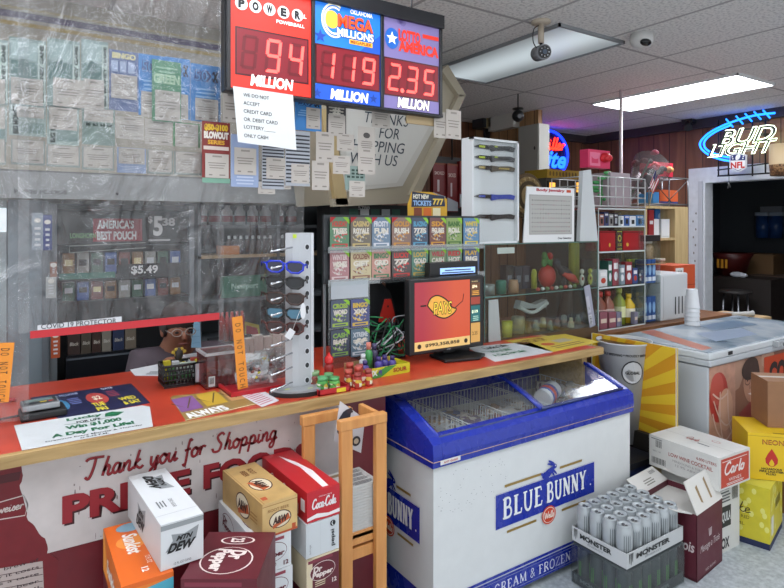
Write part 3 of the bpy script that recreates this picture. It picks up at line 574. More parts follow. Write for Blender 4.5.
# open birch bookcase with folders
Yk = 2.95; k0, _ = xz(647, 230, Yk); k1, _ = xz(688, 230, Yk); k2, _ = xz(675, 230, Yk); zt2 = xz(670, 206.5, Yk)[1]; zm = xz(665, 238, Yk)[1]
t = thing('bookcase', 'pale birch shelf unit standing on the brown counter beside the white door frame', 'bookcase', ((k0+k1)/2, Yk+.1, BZ)); m = MB()
m.box(k2, k1, Yk, Yk+.30, BZ, zt2, PALEB); m.build('side_panel', t); MB().box(k0, k2, Yk, Yk+.3, zt2-.02, zt2, PALEB).build('top', t); MB().box(k0, k2, Yk, Yk+.3, zm-.02, zm, PALEB).build('shelf', t)
MB().box(k0, k2, Yk+.28, Yk+.3, BZ, zt2-.02, M('#2c2622')).build('back_panel', t); MB().box(k0-.02, k0, Yk, Yk+.3, BZ, zt2, PALEB).build('side_panel', t)
goods('ring_binder', 'red folder standing at the left in the birch shelf unit', 'folder', 648.6, 654, 238, 210, Yk+.03, .2, M('#8c1f25'), arts(R(M('#c7c9cc'), .2, .5, .8, .62)), None, zm)
goods('ring_binder', 'wide blue folder behind two white packs in the shelf unit', 'folder', 655, 673.5, 238, 209, Yk+.14, .12, M('#2f6cb0', .35), arts(EL(M('#cfd6de'), .88, .88, .05, .03), EL(M('#8fa9c8'), .35, .75, .2, .12)), None, zm)
for u0, l in [(651, 'left one of two white packs standing against the blue folder'), (661.5, 'right one of two white packs standing against the blue folder')]:
    goods('white_pack', l, 'pack', u0, u0+8, 238, 219, Yk+.04, .05, M('#d6dadd'), arts(R(M('#bfc5ca'), .1, .05, .9, .1)), 'white packs in the shelf unit', zm)
# white appliance with vents
A = 2.50; a0, _ = xz(661.5, 300, A); a1, _ = xz(688, 300, A); zA = xz(675, 273.5, A)[1]
t = thing('compact_appliance', 'white box shaped appliance with vent slots on its front, behind the foam cups', 'appliance', ((a0+a1)/2, A+.13, BZ))
MB().box(a0, a1, A, A+.26, BZ, zA, M('#c9cdcf', .35)).build('housing', t, bevel=.012)
m = MB(); f = YF(A); [m.rect(f, a0+.17+i*.045, BZ+.04, a0+.185+i*.045, BZ+.17, '#2b2e30', .002) for i in range(5)]; m.rect(f, a0+.02, BZ+.02, a0+.025, zA-.02, '#a9adaf', .002); m.build('vent_slots', t)
# orange box next to it
y0_ = 2.62; z0 = xz(686, 289, y0_)[1]; z1 = xz(686, 265, y0_)[1]; o0, _ = xz(674, 270, y0_); o1, _ = xz(695, 270, y0_)
tag(MB().box(o0+.02, o1, y0_+.01, y0_+.2, BZ, z0, M('#9b9d9e', .5)).build('grey_carton'), 'plain grey carton under the orange box', 'box')
m = MB(); m.box(o0, o1, y0_, y0_+.22, z0, z1, M('#c2502a', .5)); f = YF(y0_); m.rect(f, o0+.02, z0+(z1-z0)*.45, o0+.13, z1-.02, '#d9dcdc'); m.bars(f, o0+.03, z0+(z1-z0)*.6, o0+.11, z1-.04, '#23262a', .002, 6); m.text(f, '0.08', o0+.04, z0+(z1-z0)*.47, .06, .02, '#23262a'); m.rect(f, o0, z0+.03, o1, z0+.035, '#8e3417')
tag(m.build('orange_box'), 'orange and white shipping box beside the white door frame', 'box')

# wire basket, bouquets and gift boxes above the case
WM = M('#c4c6c6', .3, .3); zb0 = zt[-1]+.012; zb1 = xz(625, 178, Yt)[1]; b0, _ = xz(592, 200, Yt); b1, _ = xz(645, 200, Yt)
t = thing('wire_basket', 'white wire basket on top of the tall clear case', 'wire basket', ((b0+b1)/2, Yt+.17, zb0)); m = MB()
for z in (zb0+.01, zb0+(zb1-zb0)*.35, zb0+(zb1-zb0)*.7, zb1):
    m.tube([(b0, Yt, z), (b1, Yt, z), (b1, Yt+.34, z), (b0, Yt+.34, z), (b0, Yt, z)], .004, WM, 6)
n = 7
for i in range(n+1):
    xx = b0+(b1-b0)*i/n
    for yy in (Yt, Yt+.34): m.tube([(xx, yy, zb0), (xx, yy, zb1)], .004, WM, 6)
    m.tube([(xx, Yt, zb0+.008), (xx, Yt+.34, zb0+.008)], .003, WM, 6)
m.build('wire_frame', t)
x, z = xz(603, 178, Yt+.2)
tag(MB().box(x-.12, x+.1, Yt+.05, Yt+.3, zb0+.015, zb1+.04, M('#a79ba0')).build('grey_gift_box'), 'grey pink carton inside the left half of the wire basket', 'box')
def rose(m, c, r, col):
    m.ball(c, r, r, r*.8, M(col, .5), 10)
    for k in range(6):
        a = k*1.05; m.ball((c[0]+r*.6*math.cos(a), c[1]+r*.6*math.sin(a), c[2]-r*.1), r*.55, r*.55, r*.6, M(col, .5), 8)
def heartbox(u0, u1, v0, v1, Y, label, cols, rosepos, name='gift_box'):
    X0, Z0 = xz(u0, v1, Y); X1, _ = xz(u1, v1, Y); _, Z1_ = xz((u0+u1)/2, v0, Y); Z0 = xz((u0+u1)/2, v1, Y)[1]
    t = thing(name, label, 'gift box', ((X0+X1)/2, Y+.08, Z0)); m = MB(); m.box(X0, X1, Y, Y+.07, Z0, Z1_, M(cols[0], .35)); f = YF(Y); w, h = X1-X0, Z1_-Z0
    m.rect(f, X0+w*.08, Z0+h*.1, X0+w*.55, Z0+h*.85, cols[1]); m.rect(f, X0+w*.15, Z0+h*.25, X0+w*.45, Z0+h*.6, cols[0], .002); m.ell(f, X0+w*.32, Z0+h*.62, w*.16, h*.14, cols[1], .0025); m.build('box', t)
    m = MB(); [rose(m, (X0+w*a, Y-.01, Z0+h*b), r, c) for a, b, r, c in rosepos]; m.build('rose_decoration', t); return X0, X1, Z0, Z1_
heartbox(588, 610, 150, 168, Yt+.16, 'pink gift box with a red rose at the left on top of the white basket', ['#d83c66', '#e77a9a'], [(.72, .6, .045, '#c8202c')])
heartbox(647, 673, 162, 176, Yt+.45, 'red and pink gift box with a flower on top of the shelf unit', ['#cf2a44', '#e05a6c'], [(.8, .5, .035, '#d8a05c'), (.25, .7, .04, '#c8202c')])
# rack holding the gift boxes
Yq = Yk+.02; q0, q1 = xz(649, 190, Yq)[0], xz(688, 190, Yq)[0]; zq = xz(670, 177.5, Yq)[1]
t = thing('wire_rack', 'black and white wire rack on top of the birch shelf unit', 'rack', ((q0+q1)/2, Yq+.1, zt2)); m = MB()
for z in (zt2+.02, zq):
    m.tube([(q0, Yq, z), (q1, Yq, z), (q1, Yq+.25, z), (q0, Yq+.25, z), (q0, Yq, z)], .006, M('#5b5d60', .3, .6), 6)
for xx in (q0, (q0+q1)/2, q1):
    for yy in (Yq, Yq+.25): m.tube([(xx, yy, zt2), (xx, yy, zq)], .006, M('#7a7d80', .3, .6), 6)
for i in range(7): m.tube([(q0+(q1-q0)*i/6, Yq, zq), (q0+(q1-q0)*i/6, Yq+.25, zq)], .003, M('#7a7d80', .3, .6), 5)
m.tube([(q0, Yq-.003, zq-.01), (q1*.55+q0*.45, Yq-.003, zt2+.04)], .004, M('#2e3033'), 5); m.tube([(q1, Yq-.003, zq-.01), (q1*.45+q0*.55, Yq-.003, zt2+.04)], .004, M('#2e3033'), 5)
m.build('wire_frame', t)
goods('orange_cloth_box', 'orange carton lying inside the wire rack', 'box', 660, 678, 202, 190, Yq+.06, .14, M('#c65a2c'), arts(R(M('#2a3d7a'), .0, .0, 1, .14)), None, zt2+.032)
goods('blue_carton', 'thin blue carton lying at the left of the wire rack', 'box', 653, 659, 202, 192, Yq+.05, .15, M('#3d7fb8'), None, None, zt2+.032)
# cellophane bouquet of roses
x, z = xz(625, 190, Yt+.2); y = Yt+.2; xh, zh = xz(652, 150, y)
t = thing('bouquet', 'bouquet of pink and red roses in dark cellophane leaning right out of the basket', 'bouquet', (x, y, z-.1))
d = Vector((xh-x, 0, zh-z)); L_ = d.length; d.normalize(); sd = Vector((d.z, 0, -d.x)); m = MB(); c0 = Vector((x, y, z-.12))
m.tube([c0, c0+d*.15, c0+d*(L_*.55), c0+d*(L_*1.0)], [.02, .03, .085, .15], clear_mat('#d0c4c8', .10, .10, .2), 12, False); m.build('cellophane_wrap', t)
m = MB(); [m.tube([c0+Vector((0, 0, 0)), c0+d*L_*.95+sd*(.04*(i-2))+Vector((0, .03*((i*7) % 3-1), 0))], .005, M('#4a5a3c'), 5) for i in range(5)]; m.build('stems', t)
m = MB(); rr = random.Random(3)
for i in range(17):
    rose(m, tuple(c0+d*(L_*rr.uniform(.80, 1.08))+sd*rr.uniform(-.13, .13)+Vector((0, rr.uniform(-.08, .08), 0))), .028, rr.choice(['#b02038', '#c24a62', '#c8283a', '#7f4048', '#4e3a3a']))
m.build('roses', t)
m = MB(); m.ball(tuple(c0+d*.28+Vector((-.02, -.07, 0))), .06, .03, .05, M('#4c4648'), 10); m.ball(tuple(c0+d*.2+Vector((-.02, -.07, 0))), .035, .03, .05, M('#5f595a'), 10); m.build('bow', t)
# rose stem in a vase-like tube, left
x, z = xz(601, 205, Yt+.1); zz = xz(601, 180, Yt+.1)[1]
t = thing('artificial_flower', 'green stemmed artificial flower standing in the wire basket', 'flower', (x, Yt+.1, zb0+.01))
m = MB(); m.tube([(x, Yt+.1, zb0+.02), (x+.01, Yt+.1, zz)], .007, M('#3e7f48'), 6); m.build('stem', t)
m = MB(); rnd = random.Random(5)
for k in range(8):
    a = k*2.4; hh = [zb0+.06, zz-.06, zz][k % 3]; m.ball((x+.06*math.cos(a), Yt+.1+.03*math.sin(a), hh+.01*k), .045, .02, .014, M(['#3e8f52', '#4f9c5c'][k % 2]), 8)
m.build('leaves', t)
# little flag
x, z = xz(650, 205, Yt-.01); xt, ztp = xz(657, 172, Yt-.01)
t = thing('small_flag', 'small stars and stripes flag on a stick at the corner of the basket', 'flag', (x, Yt-.02, z)); MB().tube([(x-.03, Yt-.02, zb0), (xt-.02, Yt-.02, ztp)], .003, M('#b9a06a'), 6).build('stick', t)
f, fw, fh = quadF((x+.05, Yt-.02, z+.02), (x+.13, Yt-.02, z-.03), (xt-.03, Yt-.02, ztp-.01)); m = MB(); A_ = xz(651, 187, Yt-.02); B_ = xz(658, 203, Yt-.02)
P4 = [xz(655.5, 170, Yt-.02), xz(649.8, 184, Yt-.02), xz(653, 194, Yt-.02), xz(659, 181, Yt-.02)]
fr = YF(Yt-.02); m.prism(fr, P4, -.0008, .0008, M('#e8e3e4'))
lerp = lambda p, q, s: (p[0]+(q[0]-p[0])*s, p[1]+(q[1]-p[1])*s)
for k in range(4):
    s0, s1 = (2*k)/7, (2*k+1)/7; m.poly(fr, [lerp(P4[1], P4[2], s0), lerp(P4[1], P4[2], s1), lerp(P4[0], P4[3], s1), lerp(P4[0], P4[3], s0)], '#a8263a', .0015)
m.poly(fr, [P4[0], lerp(P4[0], P4[1], .5), lerp(lerp(P4[0], P4[1], .5), lerp(P4[3], P4[2], .5), .55), lerp(P4[0], P4[3], .55)], '#2b3262', .002); m.build('flag_cloth', t)

# gold clock display behind the jewellery card
Yg = 2.95; m = MB(); g0, g1 = xz(546, 175, Yg)[0], xz(583, 175, Yg)[0]; gz0, gz1 = xz(565, 215, Yg)[1], xz(565, 170.5, Yg)[1]; gh = xz(565, 179, Yg)[1]
t = thing('watch_display', 'gold topped display cabinet with lit amber windows behind the body jewelry card', 'display cabinet', ((g0+g1)/2, Yg+.1, 0))
m.box(g0, g1, Yg, Yg+.2, .885, gh, M('#4a4640', .4)); m.build('cabinet', t); m = MB(); m.box(g0-.01, g1+.01, Yg-.02, Yg+.2, gh, gz1, M('#b09238', .35, .5)); [m.ell(YF(Yg-.02), g0+.02+i*.035, (gh+gz1)/2, .01, .018, '#6d5418', .002) for i in range(9)]; m.build('gold_header', t)
for u in (551, 578):
    a = xz(u-4, 181, Yg)[0]; b = xz(u+4, 181, Yg)[0]; zz0 = xz(u, 194, Yg)[1]; zz1 = xz(u, 181, Yg)[1]; m = MB(); m.obox(YF(Yg), a, zz0, b, zz1, 0, .012, '#201a12'); m.rect(YF(Yg), a+.012, zz0+.012, b-.012, zz1-.012, M('#f0b04a', .4, emit=1.2), .013); m.build('lit_window', t)
# ================================================================ main counter
CZ = .95; CY0, CY1, CX0, CX1 = 1.98, 2.80, -1.6, 2.64; BY = 2.06
t = thing('sales_counter', 'long red topped sales counter with a raw timber front edge and a painted front', 'counter', (.5, 2.4, 0))
m = MB(); m.box(CX0, CX1, CY0, CY1, CZ-.035, CZ-.003, OAK); m.build('worktop_core', t)
m = MB()
m.box(CX0, CX1-.03, CY0+.012, CY1, CZ-.003, CZ, LAM); m.build('red_laminate', t)
m = MB(); m.box(CX0, CX1, CY0-.012, CY0, CZ-.036, CZ-.001, OAK); m.box(CX0, CX1, CY0, CY0+.012, CZ-.003, CZ-.0005, OAKT); m.box(CX1-.03, CX1+.004, CY0, CY1, CZ-.036, CZ, OAK); m.build('timber_edge', t)
MAR = M('#6a1a22', .35, var=.08)
m = MB(); m.box(CX0, 1.33, BY, BY+.03, 0, CZ-.036, MAR); m.box(CX1-.06, CX1-.02, BY, CY1-.05, 0, CZ-.036, OAK); m.build('front_panel', t)
m = MB(); m.box(CX0, 1.3, BY+.03, CY1-.1, .0, .06, M('#2c2520')); m.box(CX0+.6, CX0+.64, BY+.03, CY1-.1, 0.06, CZ-.036, M('#4a3b30')); m.box(1.2, 1.24, BY+.03, CY1-.1, .06, CZ-.036, M('#4a3b30')); m.build('plinth', t)
# painted white banner with a torn left edge, and red lettering
f = YF(BY); Bz = xz(110, 538, BY)[1]; top = CZ-.037
rn = random.Random(2); left = []
for (u, v) in [(21, 462), (23, 475), (20, 488), (25, 505), (28, 520), (36, 528), (45, 538), (47, 553)]:
    left.append(xz(u, v, BY))
for i in range(len(left)-1, 0, -1):
    a, b = left[i-1], left[i]; left[i:i] = [((a[0]+b[0])/2+rn.uniform(-.004, .004), (a[1]+b[1])/2), ((a[0]*.25+b[0]*.75)+rn.uniform(-.004, .004), a[1]*.25+b[1]*.75)]
WB = M('#c6bfbd', .5, var=.05)
m = MB(); m.prism(f, left+[(1.12, Bz), (1.12, top), (left[0][0], top)], 0, .003, WB)
RD = M('#8e1f29', .45); DK = M('#3c1418', .5)
X0, Z0 = xz(86, 477, BY); X1, _ = xz(277, 449, BY)
def txt_at(m, s, u0, vb, u1, vt, Y, mat, n=.0045, bold=0, shear=0):
    a = xz(u0, vb, Y); b = xz(u1, vb, Y); c = xz(u0, vt, Y); m.text(YF(Y), s, a[0], a[1], b[0]-a[0], c[1]-a[1], mat, n, bold, shear)
script(m, f, 'Thank you for Shopping', X0, Z0-.006, X1-X0, .060, DK, .0085, .0035); script(m, f, 'Thank you for Shopping', X0-.001, Z0-.0045, X1-X0, .060, RD, .0075, .0052)
px0, pz0 = xz(62, 524, BY); pz1 = xz(62, 496, BY)[1]; px1, _ = xz(190, 480, BY); qx0, _ = xz(203, 480, BY); qx1, _ = xz(309, 480, BY)
for s, a, b in (('PRIME', px0, px1), ('FOODS', qx0, qx1)):
    m.text(f, s, a+.006, pz0-.007, b-a, pz1-pz0, DK, .0035, .045); m.text(f, s, a, pz0, b-a, pz1-pz0, RD, .005, .045)
rn = random.Random(11)
for i in range(46):    # scuffs
    a, b = rn.uniform(.12, 1.0), rn.uniform(Bz+.01, top-.01); m.ell(f, a, b, rn.uniform(.001, .003), rn.uniform(.001, .012), M('#8a7f7c'), .0032, 6)
m.build('store_banner', t)
# beer poster at far left of the counter front
m = MB(); pl = left; lo = [(p[0]-.012, p[1]) for p in left]
P = [(-.75, .1), (-.75, top)]+[(p[0]+.004, p[1]) for p in pl]+[(pl[-1][0]+.03, pl[-1][1]-.03), (pl[-1][0]+.02, .45), (pl[-1][0]+.03, .35), (pl[-1][0]+.02, .1)]
m.prism(f, P, 0, .002, M('#6f141c', .3, var=.1)); gx = -.03
m.poly(f, [(-.5, top-.045), (.045, top-.045), (.04, top-.07), (-.5, top-.07)], M('#4e0d13', .3), .0025)
BW = M('#c9bdb8', .5); a = xz(-60, 512, BY); b = xz(25, 497, BY); e = xz(-60, 497, BY)
bow = [(-.42, .80), (-.2, .775), (.052, .795), (.062, .765), (.055, .735), (-.2, .755), (-.42, .73)]
m.stroke(f, bow+[bow[0]], .003, BW, .003)
script(m, f, 'weiser', -.012, .758, .064, .024, BW, .0035, .0035)
arc = [(x, .56+.05*math.cos((x+.25)*3)) for x in [(-.6+i*.05) for i in range(15)]]
m.poly(f, [(-.6, .1)]+[(x, y) for x, y in arc if x < .118]+[(.118, .1)], M('#b3a5a0', .5), .0026)
for k in range(5):
    m.stroke(f, [(x, y-.02-.02*k) for x, y in arc if x < .105], .002, '#5c4a4a', .003); m.text(f, ['know the brew of', 'we know it costs', 'produces a taste', 'in an other beer', 'no price at all'][k], -.11, .588-.021*k, .2, .010, M('#3a2c30'), .0035)
m.ell(f, .02, .40, .11, .06, M('#7d7a80'), .003); m.ell(f, .02, .40, .08, .042, M('#a9a3a6'), .0035); m.ell(f, .0, .405, .03, .02, M('#6a676e'), .004)
m.build('beer_poster', t)

# ---------------------------------------------------------------- ice cream freezer
BL = M('#1b2f9c', .25, coat=.4); WF = M('#d3d6d6', .35, var=.02); FX0, FX1, FY0, FY1 = 1.38, 2.65, 1.80, 2.42
t = thing('ice_cream_freezer', 'white and blue ice cream chest freezer with sliding glass lids tucked under the counter', 'freezer', ((FX0+FX1)/2, (FY0+FY1)/2, 0))
m = MB(); zr = .655
for b in [(FX0+.012, FX1-.012, FY0+.012, FY0+.06), (FX0+.012, FX1-.012, FY1-.05, FY1), (FX0+.012, FX0+.06, FY0+.06, FY1-.05), (FX1-.06, FX1-.012, FY0+.06, FY1-.05)]: m.box(*b, .03, zr, WF)
m.box(FX0+.06, FX1-.06, FY0+.06, FY1-.05, .03, .50, M('#e2e6e8')); m.build('cabinet_body', t)
f = YF(FY0+.012); m = MB(); wb0 = xz(575, 542, FY0)[1]+.03
m.rect(f, FX0+.012, .03, FX1-.012, .115, BL, .002); m.rect(f, FX0+.012, .120, FX1-.012, .132, BL, .002); m.rect(f, FX0+.012, .040, FX1-.012, .0415, '#9aa2c0', .003); m.rect(f, FX0+.012, .104, FX1-.012, .1055, '#9aa2c0', .003)
serif(m, f, 'ICE CREAM & FROZEN', 1.60, .052, .59, .040, M('#d9dcea'), .003, .1, 1.2); m.rect(F((FX0+.012, 0, 0), (0, -1, 0)), -FY1, .03, -FY0-.012, .135, BL, .002)
GO = M('#a08446', .35, .3)
def logo(m, f, cx, cz, w, h, part=None):
    m.rect(f, cx-w/2, cz-h/2, cx+w/2, cz+h/2, BL, .002); m.rect(f, cx-w/2, cz-h/2, cx+w/2, cz-h/2+.003, '#c9ccd8', .003); m.rect(f, cx-w/2, cz+h/2-.003, cx+w/2, cz+h/2, '#c9ccd8', .003)
    m.rect(f, cx-w*.42, cz+h*.62, cx-w*.07, cz+h*.69, GO, .002); m.rect(f, cx+w*.12, cz+h*.62, cx+w*.36, cz+h*.69, GO, .002); m.rect(f, cx-w*.40, cz-h*.69, cx-w*.12, cz-h*.62, GO, .002); m.rect(f, cx+w*.14, cz-h*.69, cx+w*.40, cz-h*.62, GO, .002)
    for q, o in ((M('#8f97b4'), .0015), (M('#e3e6ea'), 0)):
        serif(m, f, 'BLUE', cx-w*.44+o, cz-h*.24-o, w*.39, h*.56, q, .0035 if o else .0045, .1, 1.35); serif(m, f, 'BUNNY', cx-w*.02+o, cz-h*.24-o, w*.43, h*.56, q, .0035 if o else .0045, .1, 1.35)
    m.ell(f, cx+w*.45, cz-h*.18, .004, .004, '#e3e6ea', .005)
    # rabbit in mid leap
    s = h*.42; x, y = cx+w*.02, cz+h*.5
    q = s*.8
    for a, b, rx, ry, ro in ((-.35, .32, .62, .36, .45), (-.75, .25, .34, .30, .2), (.15, .55, .34, .26, -.2), (.55, .80, .27, .22, -.3), (.05, 1.06, .50, .10, -.28), (.12, 1.24, .46, .10, -.50), (-1.1, .42, .13, .13, 0), (.55, .30, .38, .09, -.75), (.30, .22, .34, .09, -.95), (-.55, .02, .36, .09, -.1)): m.ell(f, x+a*q, y+b*q, rx*q, ry*q, BL, .004+.00003*int(a*10+12), 18, ro)
    m.ell(f, x+.62*q, y+.86*q, .0035, .0035, '#e3e6ea', .006, 8)
    m.ell(f, cx, cz-h*.62, h*.30, h*.27, M('#c7401f'), .006); m.ell(f, cx, cz-h*.62, h*.26, h*.23, '#e6ddd4', .0065); m.ell(f, cx, cz-h*.62, h*.24, h*.21, M('#c7401f'), .007); script(m, f, 'Wells', cx-h*.2, cz-h*.70, h*.4, h*.2, M('#f2e8dc'), .004, .008)
L0 = xz(497.5, 507, FY0); L1 = xz(596, 490, FY0); logo(m, f, (L0[0]+L1[0])/2, .392, L1[0]-L0[0], .150)
f2 = F((FX0+.012, 0, 0), (0, -1, 0)); logo(m, f2, -(FY0+.32), .392, .44, .150)
rn = random.Random(4)
for i in range(60): m.ell(f, rn.uniform(FX0+.03, FX0+.4), rn.uniform(.45, .62), .002, .0014, '#6d7274', .0025, 5)
m.build('front_graphics', t)
# blue rim with sloping top: side profile extruded
prof = [(FY0, zr), (FY0-.004, .70), (FY0+.0, .745), (FY0+.03, .765), (FY0+.12, .80), (FY0+.26, .848), (FY0+.42, .870), (FY1, .875), (FY1, zr)]
def side(x0, x1):
    m = MB(); m.prism(F((0, 0, 0), (0, 1, 0), (0, 0, 1)), prof, x0, x1, BL); return m
m = side(FX0, FX0+.045); m2 = side(FX1-.045, FX1)
for q in (m2,): m.add(q.v, q.f, BL)
m.prism(F((0, 0, 0), (0, 1, 0), (0, 0, 1)), [(FY0, zr), (FY0-.006, .70), (FY0, .745), (FY0+.03, .765), (FY0+.055, .770), (FY0+.06, zr)], FX0+.045, FX1-.045, BL)
m.box(FX0+.045, FX1-.045, FY1-.06, FY1, zr, .872, BL)
m.tube([(FX0, FY0-.003, zr+.025), (FX1, FY0-.003, zr+.025)], .002, M('#b5987c'), 5); m.tube([(FX0-.001, FY0, zr+.025), (FX0-.001, FY1, zr+.025)], .002, M('#b5987c'), 5)
m.build('blue_rim', t, bevel=.006)
m = MB(); f = YF(FY0-.006); m.rect(f, FX0+.03, zr+.012, FX0+.13, zr+.03, '#d8dadc', .0035); m.text(f, 'AHT GmbH', FX0+.045, zr+.016, .07, .009, M('#b8402a'), .005, .02); m.build('maker_plate', t)
GLS = clear_mat('#f4f8f8', .12, .05, .12)
def lid(x0, x1, dz, name):
    m = MB(); P = [(y, z+dz) for y, z in prof[3:8]]; vs_ = [(x, y, z) for x in (x0, x1) for y, z in P]; k = len(P)
    m.add(vs_, [(i, i+1, k+i+1, k+i) for i in range(k-1)], GLS); o = m.build('glass_lid', t); m = MB()
    for x in (x0, x1): m.tube([(x, y, z) for y, z in P], .009, BL, 8)
    m.tube([(x0, *P[0]), (x1, *P[0])], .007, M('#2e3a66', .3), 6); q = m.build('lid_frame', o)
xm = (FX0+FX1)/2; lid(FX0+.05, xm+.03, -.006, ''); lid(xm-.0, FX1-.05, .006, '')
# baskets and packs
WR = M('#d9dde0', .3)
m = MB(); b_ = [(1.44, 1.66), (1.68, 1.90), (1.92, 2.16), (2.18, 2.58)]
for (x0, x1) in b_:
    for z in (.51, .58, .66, .735): m.tube([(x0, FY0+.07, z), (x1, FY0+.07, z), (x1, FY1-.07, z), (x0, FY1-.07, z), (x0, FY0+.07, z)], .0028, WR, 5)
    for i in range(12):
        xx = x0+(x1-x0)*i/11; m.tube([(xx, FY0+.07, .735), (xx, FY0+.07, .51), (xx, FY1-.07, .51), (xx, FY1-.07, .735)], .0022, WR, 4)
    for i in range(14):
        yy = FY0+.07+(FY1-FY0-.14)*i/13; m.tube([(x0, yy, .735), (x0, yy, .51), (x1, yy, .51), (x1, yy, .735)], .0022, WR, 4)
tag(m.build('wire_basket'), 'white wire baskets lined up inside the ice cream freezer', 'wire basket')
rn = random.Random(9); cols = ['#a65d3a', '#c9cdd0', '#5c3f6a', '#b78a52', '#3a5a9a', '#b9b2ac', '#8e3a34']
names = ['tan', 'white', 'purple', 'caramel', 'blue', 'cream', 'maroon']
k = 0
for bi, (x0, x1) in enumerate(b_):
    for r_ in range(3):
        for q in range(2):
            cx = x0+.06+q*(x1-x0-.12); cy = FY0+.14+r_*.15; z = .515+rn.uniform(0, .02); c = cols[k % 7]; m = MB()
            m.box(cx-.045, cx+.045, cy-.055, cy+.055, z, z+rn.uniform(.13, .185), speck('pack '+c, [c, '#d9d3cb', c, '#6e5a4e'], 30), rn.uniform(-.3, .3))
            tag(m.build('ice_cream_pack'), '%s ice cream pack in wire basket %s of the freezer' % (names[k % 7], ['nearest the left end', 'second from the left', 'third from the left', 'at the right end'][bi]), 'ice cream pack', '%s ice cream packs, basket %d' % (names[k % 7], bi+1)); k += 1
m = MB(); m.cyl((2.20, 1.99, .745), (2.32, 2.03, .765), .045, M('#c9ccd2', .3), 16); m.cyl((2.225, 1.998, .749), (2.28, 2.017, .758), .0465, M('#2d4a9a'), 16); m.cyl((2.24, 2.003, .751), (2.26, 2.01, .755), .048, M('#c0392b'), 16)
tag(m.build('round_tub'), 'round ice cream tub with a blue and red band lying under the right glass lid', 'ice cream tub')
m = MB(); rn = random.Random(1); g = 8; vs_ = [(2.34+.22*i/g, 1.90+.24*j/g, .735+rn.uniform(-.012, .02)) for i in range(g+1) for j in range(g+1)]
m.add(vs_, [(i*(g+1)+j, (i+1)*(g+1)+j, (i+1)*(g+1)+j+1, i*(g+1)+j+1) for i in range(g) for j in range(g)], M('#d7dbde', .18, .7)); m.add([(a, b, c-.02) for a, b, c in vs_[:3]], [(0, 1, 2)], M('#d7dbde', .18, .7))
tag(m.build('foil_bag'), 'crinkled silver foil bag under the right glass lid of the freezer', 'bag')

# ---------------------------------------------------------------- newspaper stand
sx0, sx1, sy0, sy1 = .965, 1.150, 1.77, 1.965
t = thing('newspaper_stand', 'orange pine newspaper stand between the soda boxes and the ice cream freezer', 'newspaper stand', ((sx0+sx1)/2, (sy0+sy1)/2, 0)); th = .024
for y, zt_ in ((sy0, .925), (sy1-th, .905)):
    a, b = (sx0, sx1) if y == sy0 else (sx0-.06, sx1-.045)
    for x in (a, b-.045): MB().box(x, x+.045, y, y+th, 0, zt_-.035, PINE).build('post', t, bevel=.003)
    MB().box(a-.006, b, y-.003, y+th+.003, zt_-.035, zt_, PINE).build('top_rail', t, bevel=.003)
for z, h in ((.47, .045), (.42, .04), (.14, .05)): MB().box(sx0+.002, sx1-.002, sy0+th, sy0+th+.018, z, z+h, PINE).build('front_rail', t, bevel=.002)
MB().box(sx0-.055, sx1, sy0+th, sy1-th, .495, .507, PINE).build('shelf', t); MB().box(sx0, sx1, sy0+th, sy1-th, .16, .175, PINE).build('shelf', t)
MB().box(sx1-.02, sx1, sy0+th, sy1-th, .875, .915, PINE).build('side_rail', t, bevel=.003)
for i in range(16):
    z = .508+i*.0105; m = MB(); m.box(sx0-.05+.004*math.sin(i*5), sx1-.022+.004*math.sin(i*3), sy0+th+.006, sy1-th-.004, z, z+.0095, M('#b9bab8', .8, var=.06))
    if i == 15:
        zf = ZF(z+.0095)
        for r_ in range(4): m.rect(zf, sx0-.03+.035*(r_ % 2), sy0+.035+.032*r_, sx0+.035+.035*(r_ % 2), sy0+.055+.032*r_, ['#6b5a68', '#8a4a3f', '#4d5a6c', '#7c6c50'][r_], .001); m.lines(zf, sx0+.06+.01*r_, sy0+.035+.032*r_, sx1-.03, sy0+.06+.032*r_, 3, M('#4c4c50'), .0012)
    tag(m.build('newspaper'), 'folded newspaper with photos lying topmost on the stand' if i == 15 else 'folded newspaper in the stack on the pine stand', 'newspaper', 'newspapers stacked on the stand')
fy_ = 1.842; Pf = [xz(u, v, fy_) for u, v in ((334, 441), (361, 453), (365, 419), (340, 401))]; f = YF(fy_); m = MB(); m.prism(f, Pf, -.0012, 0, M('#c9c7cb', .6)); qx = lambda pts: [xz(u, v, fy_) for u, v in pts]
m.poly(f, qx([(337, 432), (338, 420), (343, 412), (347, 409), (351, 412), (350, 418), (354, 424), (351, 432), (345, 434), (342, 440)]), '#2e2f3a', .001); m.poly(f, qx([(347, 419), (352, 417), (357, 425), (353, 427)]), '#b5552e', .0015); m.poly(f, qx([(346, 410), (351, 407), (353, 412), (348, 414)]), '#3a3038', .002)
m.ell(f, *xz(356, 441, fy_), .018, .018, '#2f2a30', .0015); m.ell(f, *xz(356, 441, fy_), .010, .010, '#b9a890', .002)
tag(m.build('flyer'), 'white flyer with a black bird drawing tucked slanting into the pine stand', 'flyer')

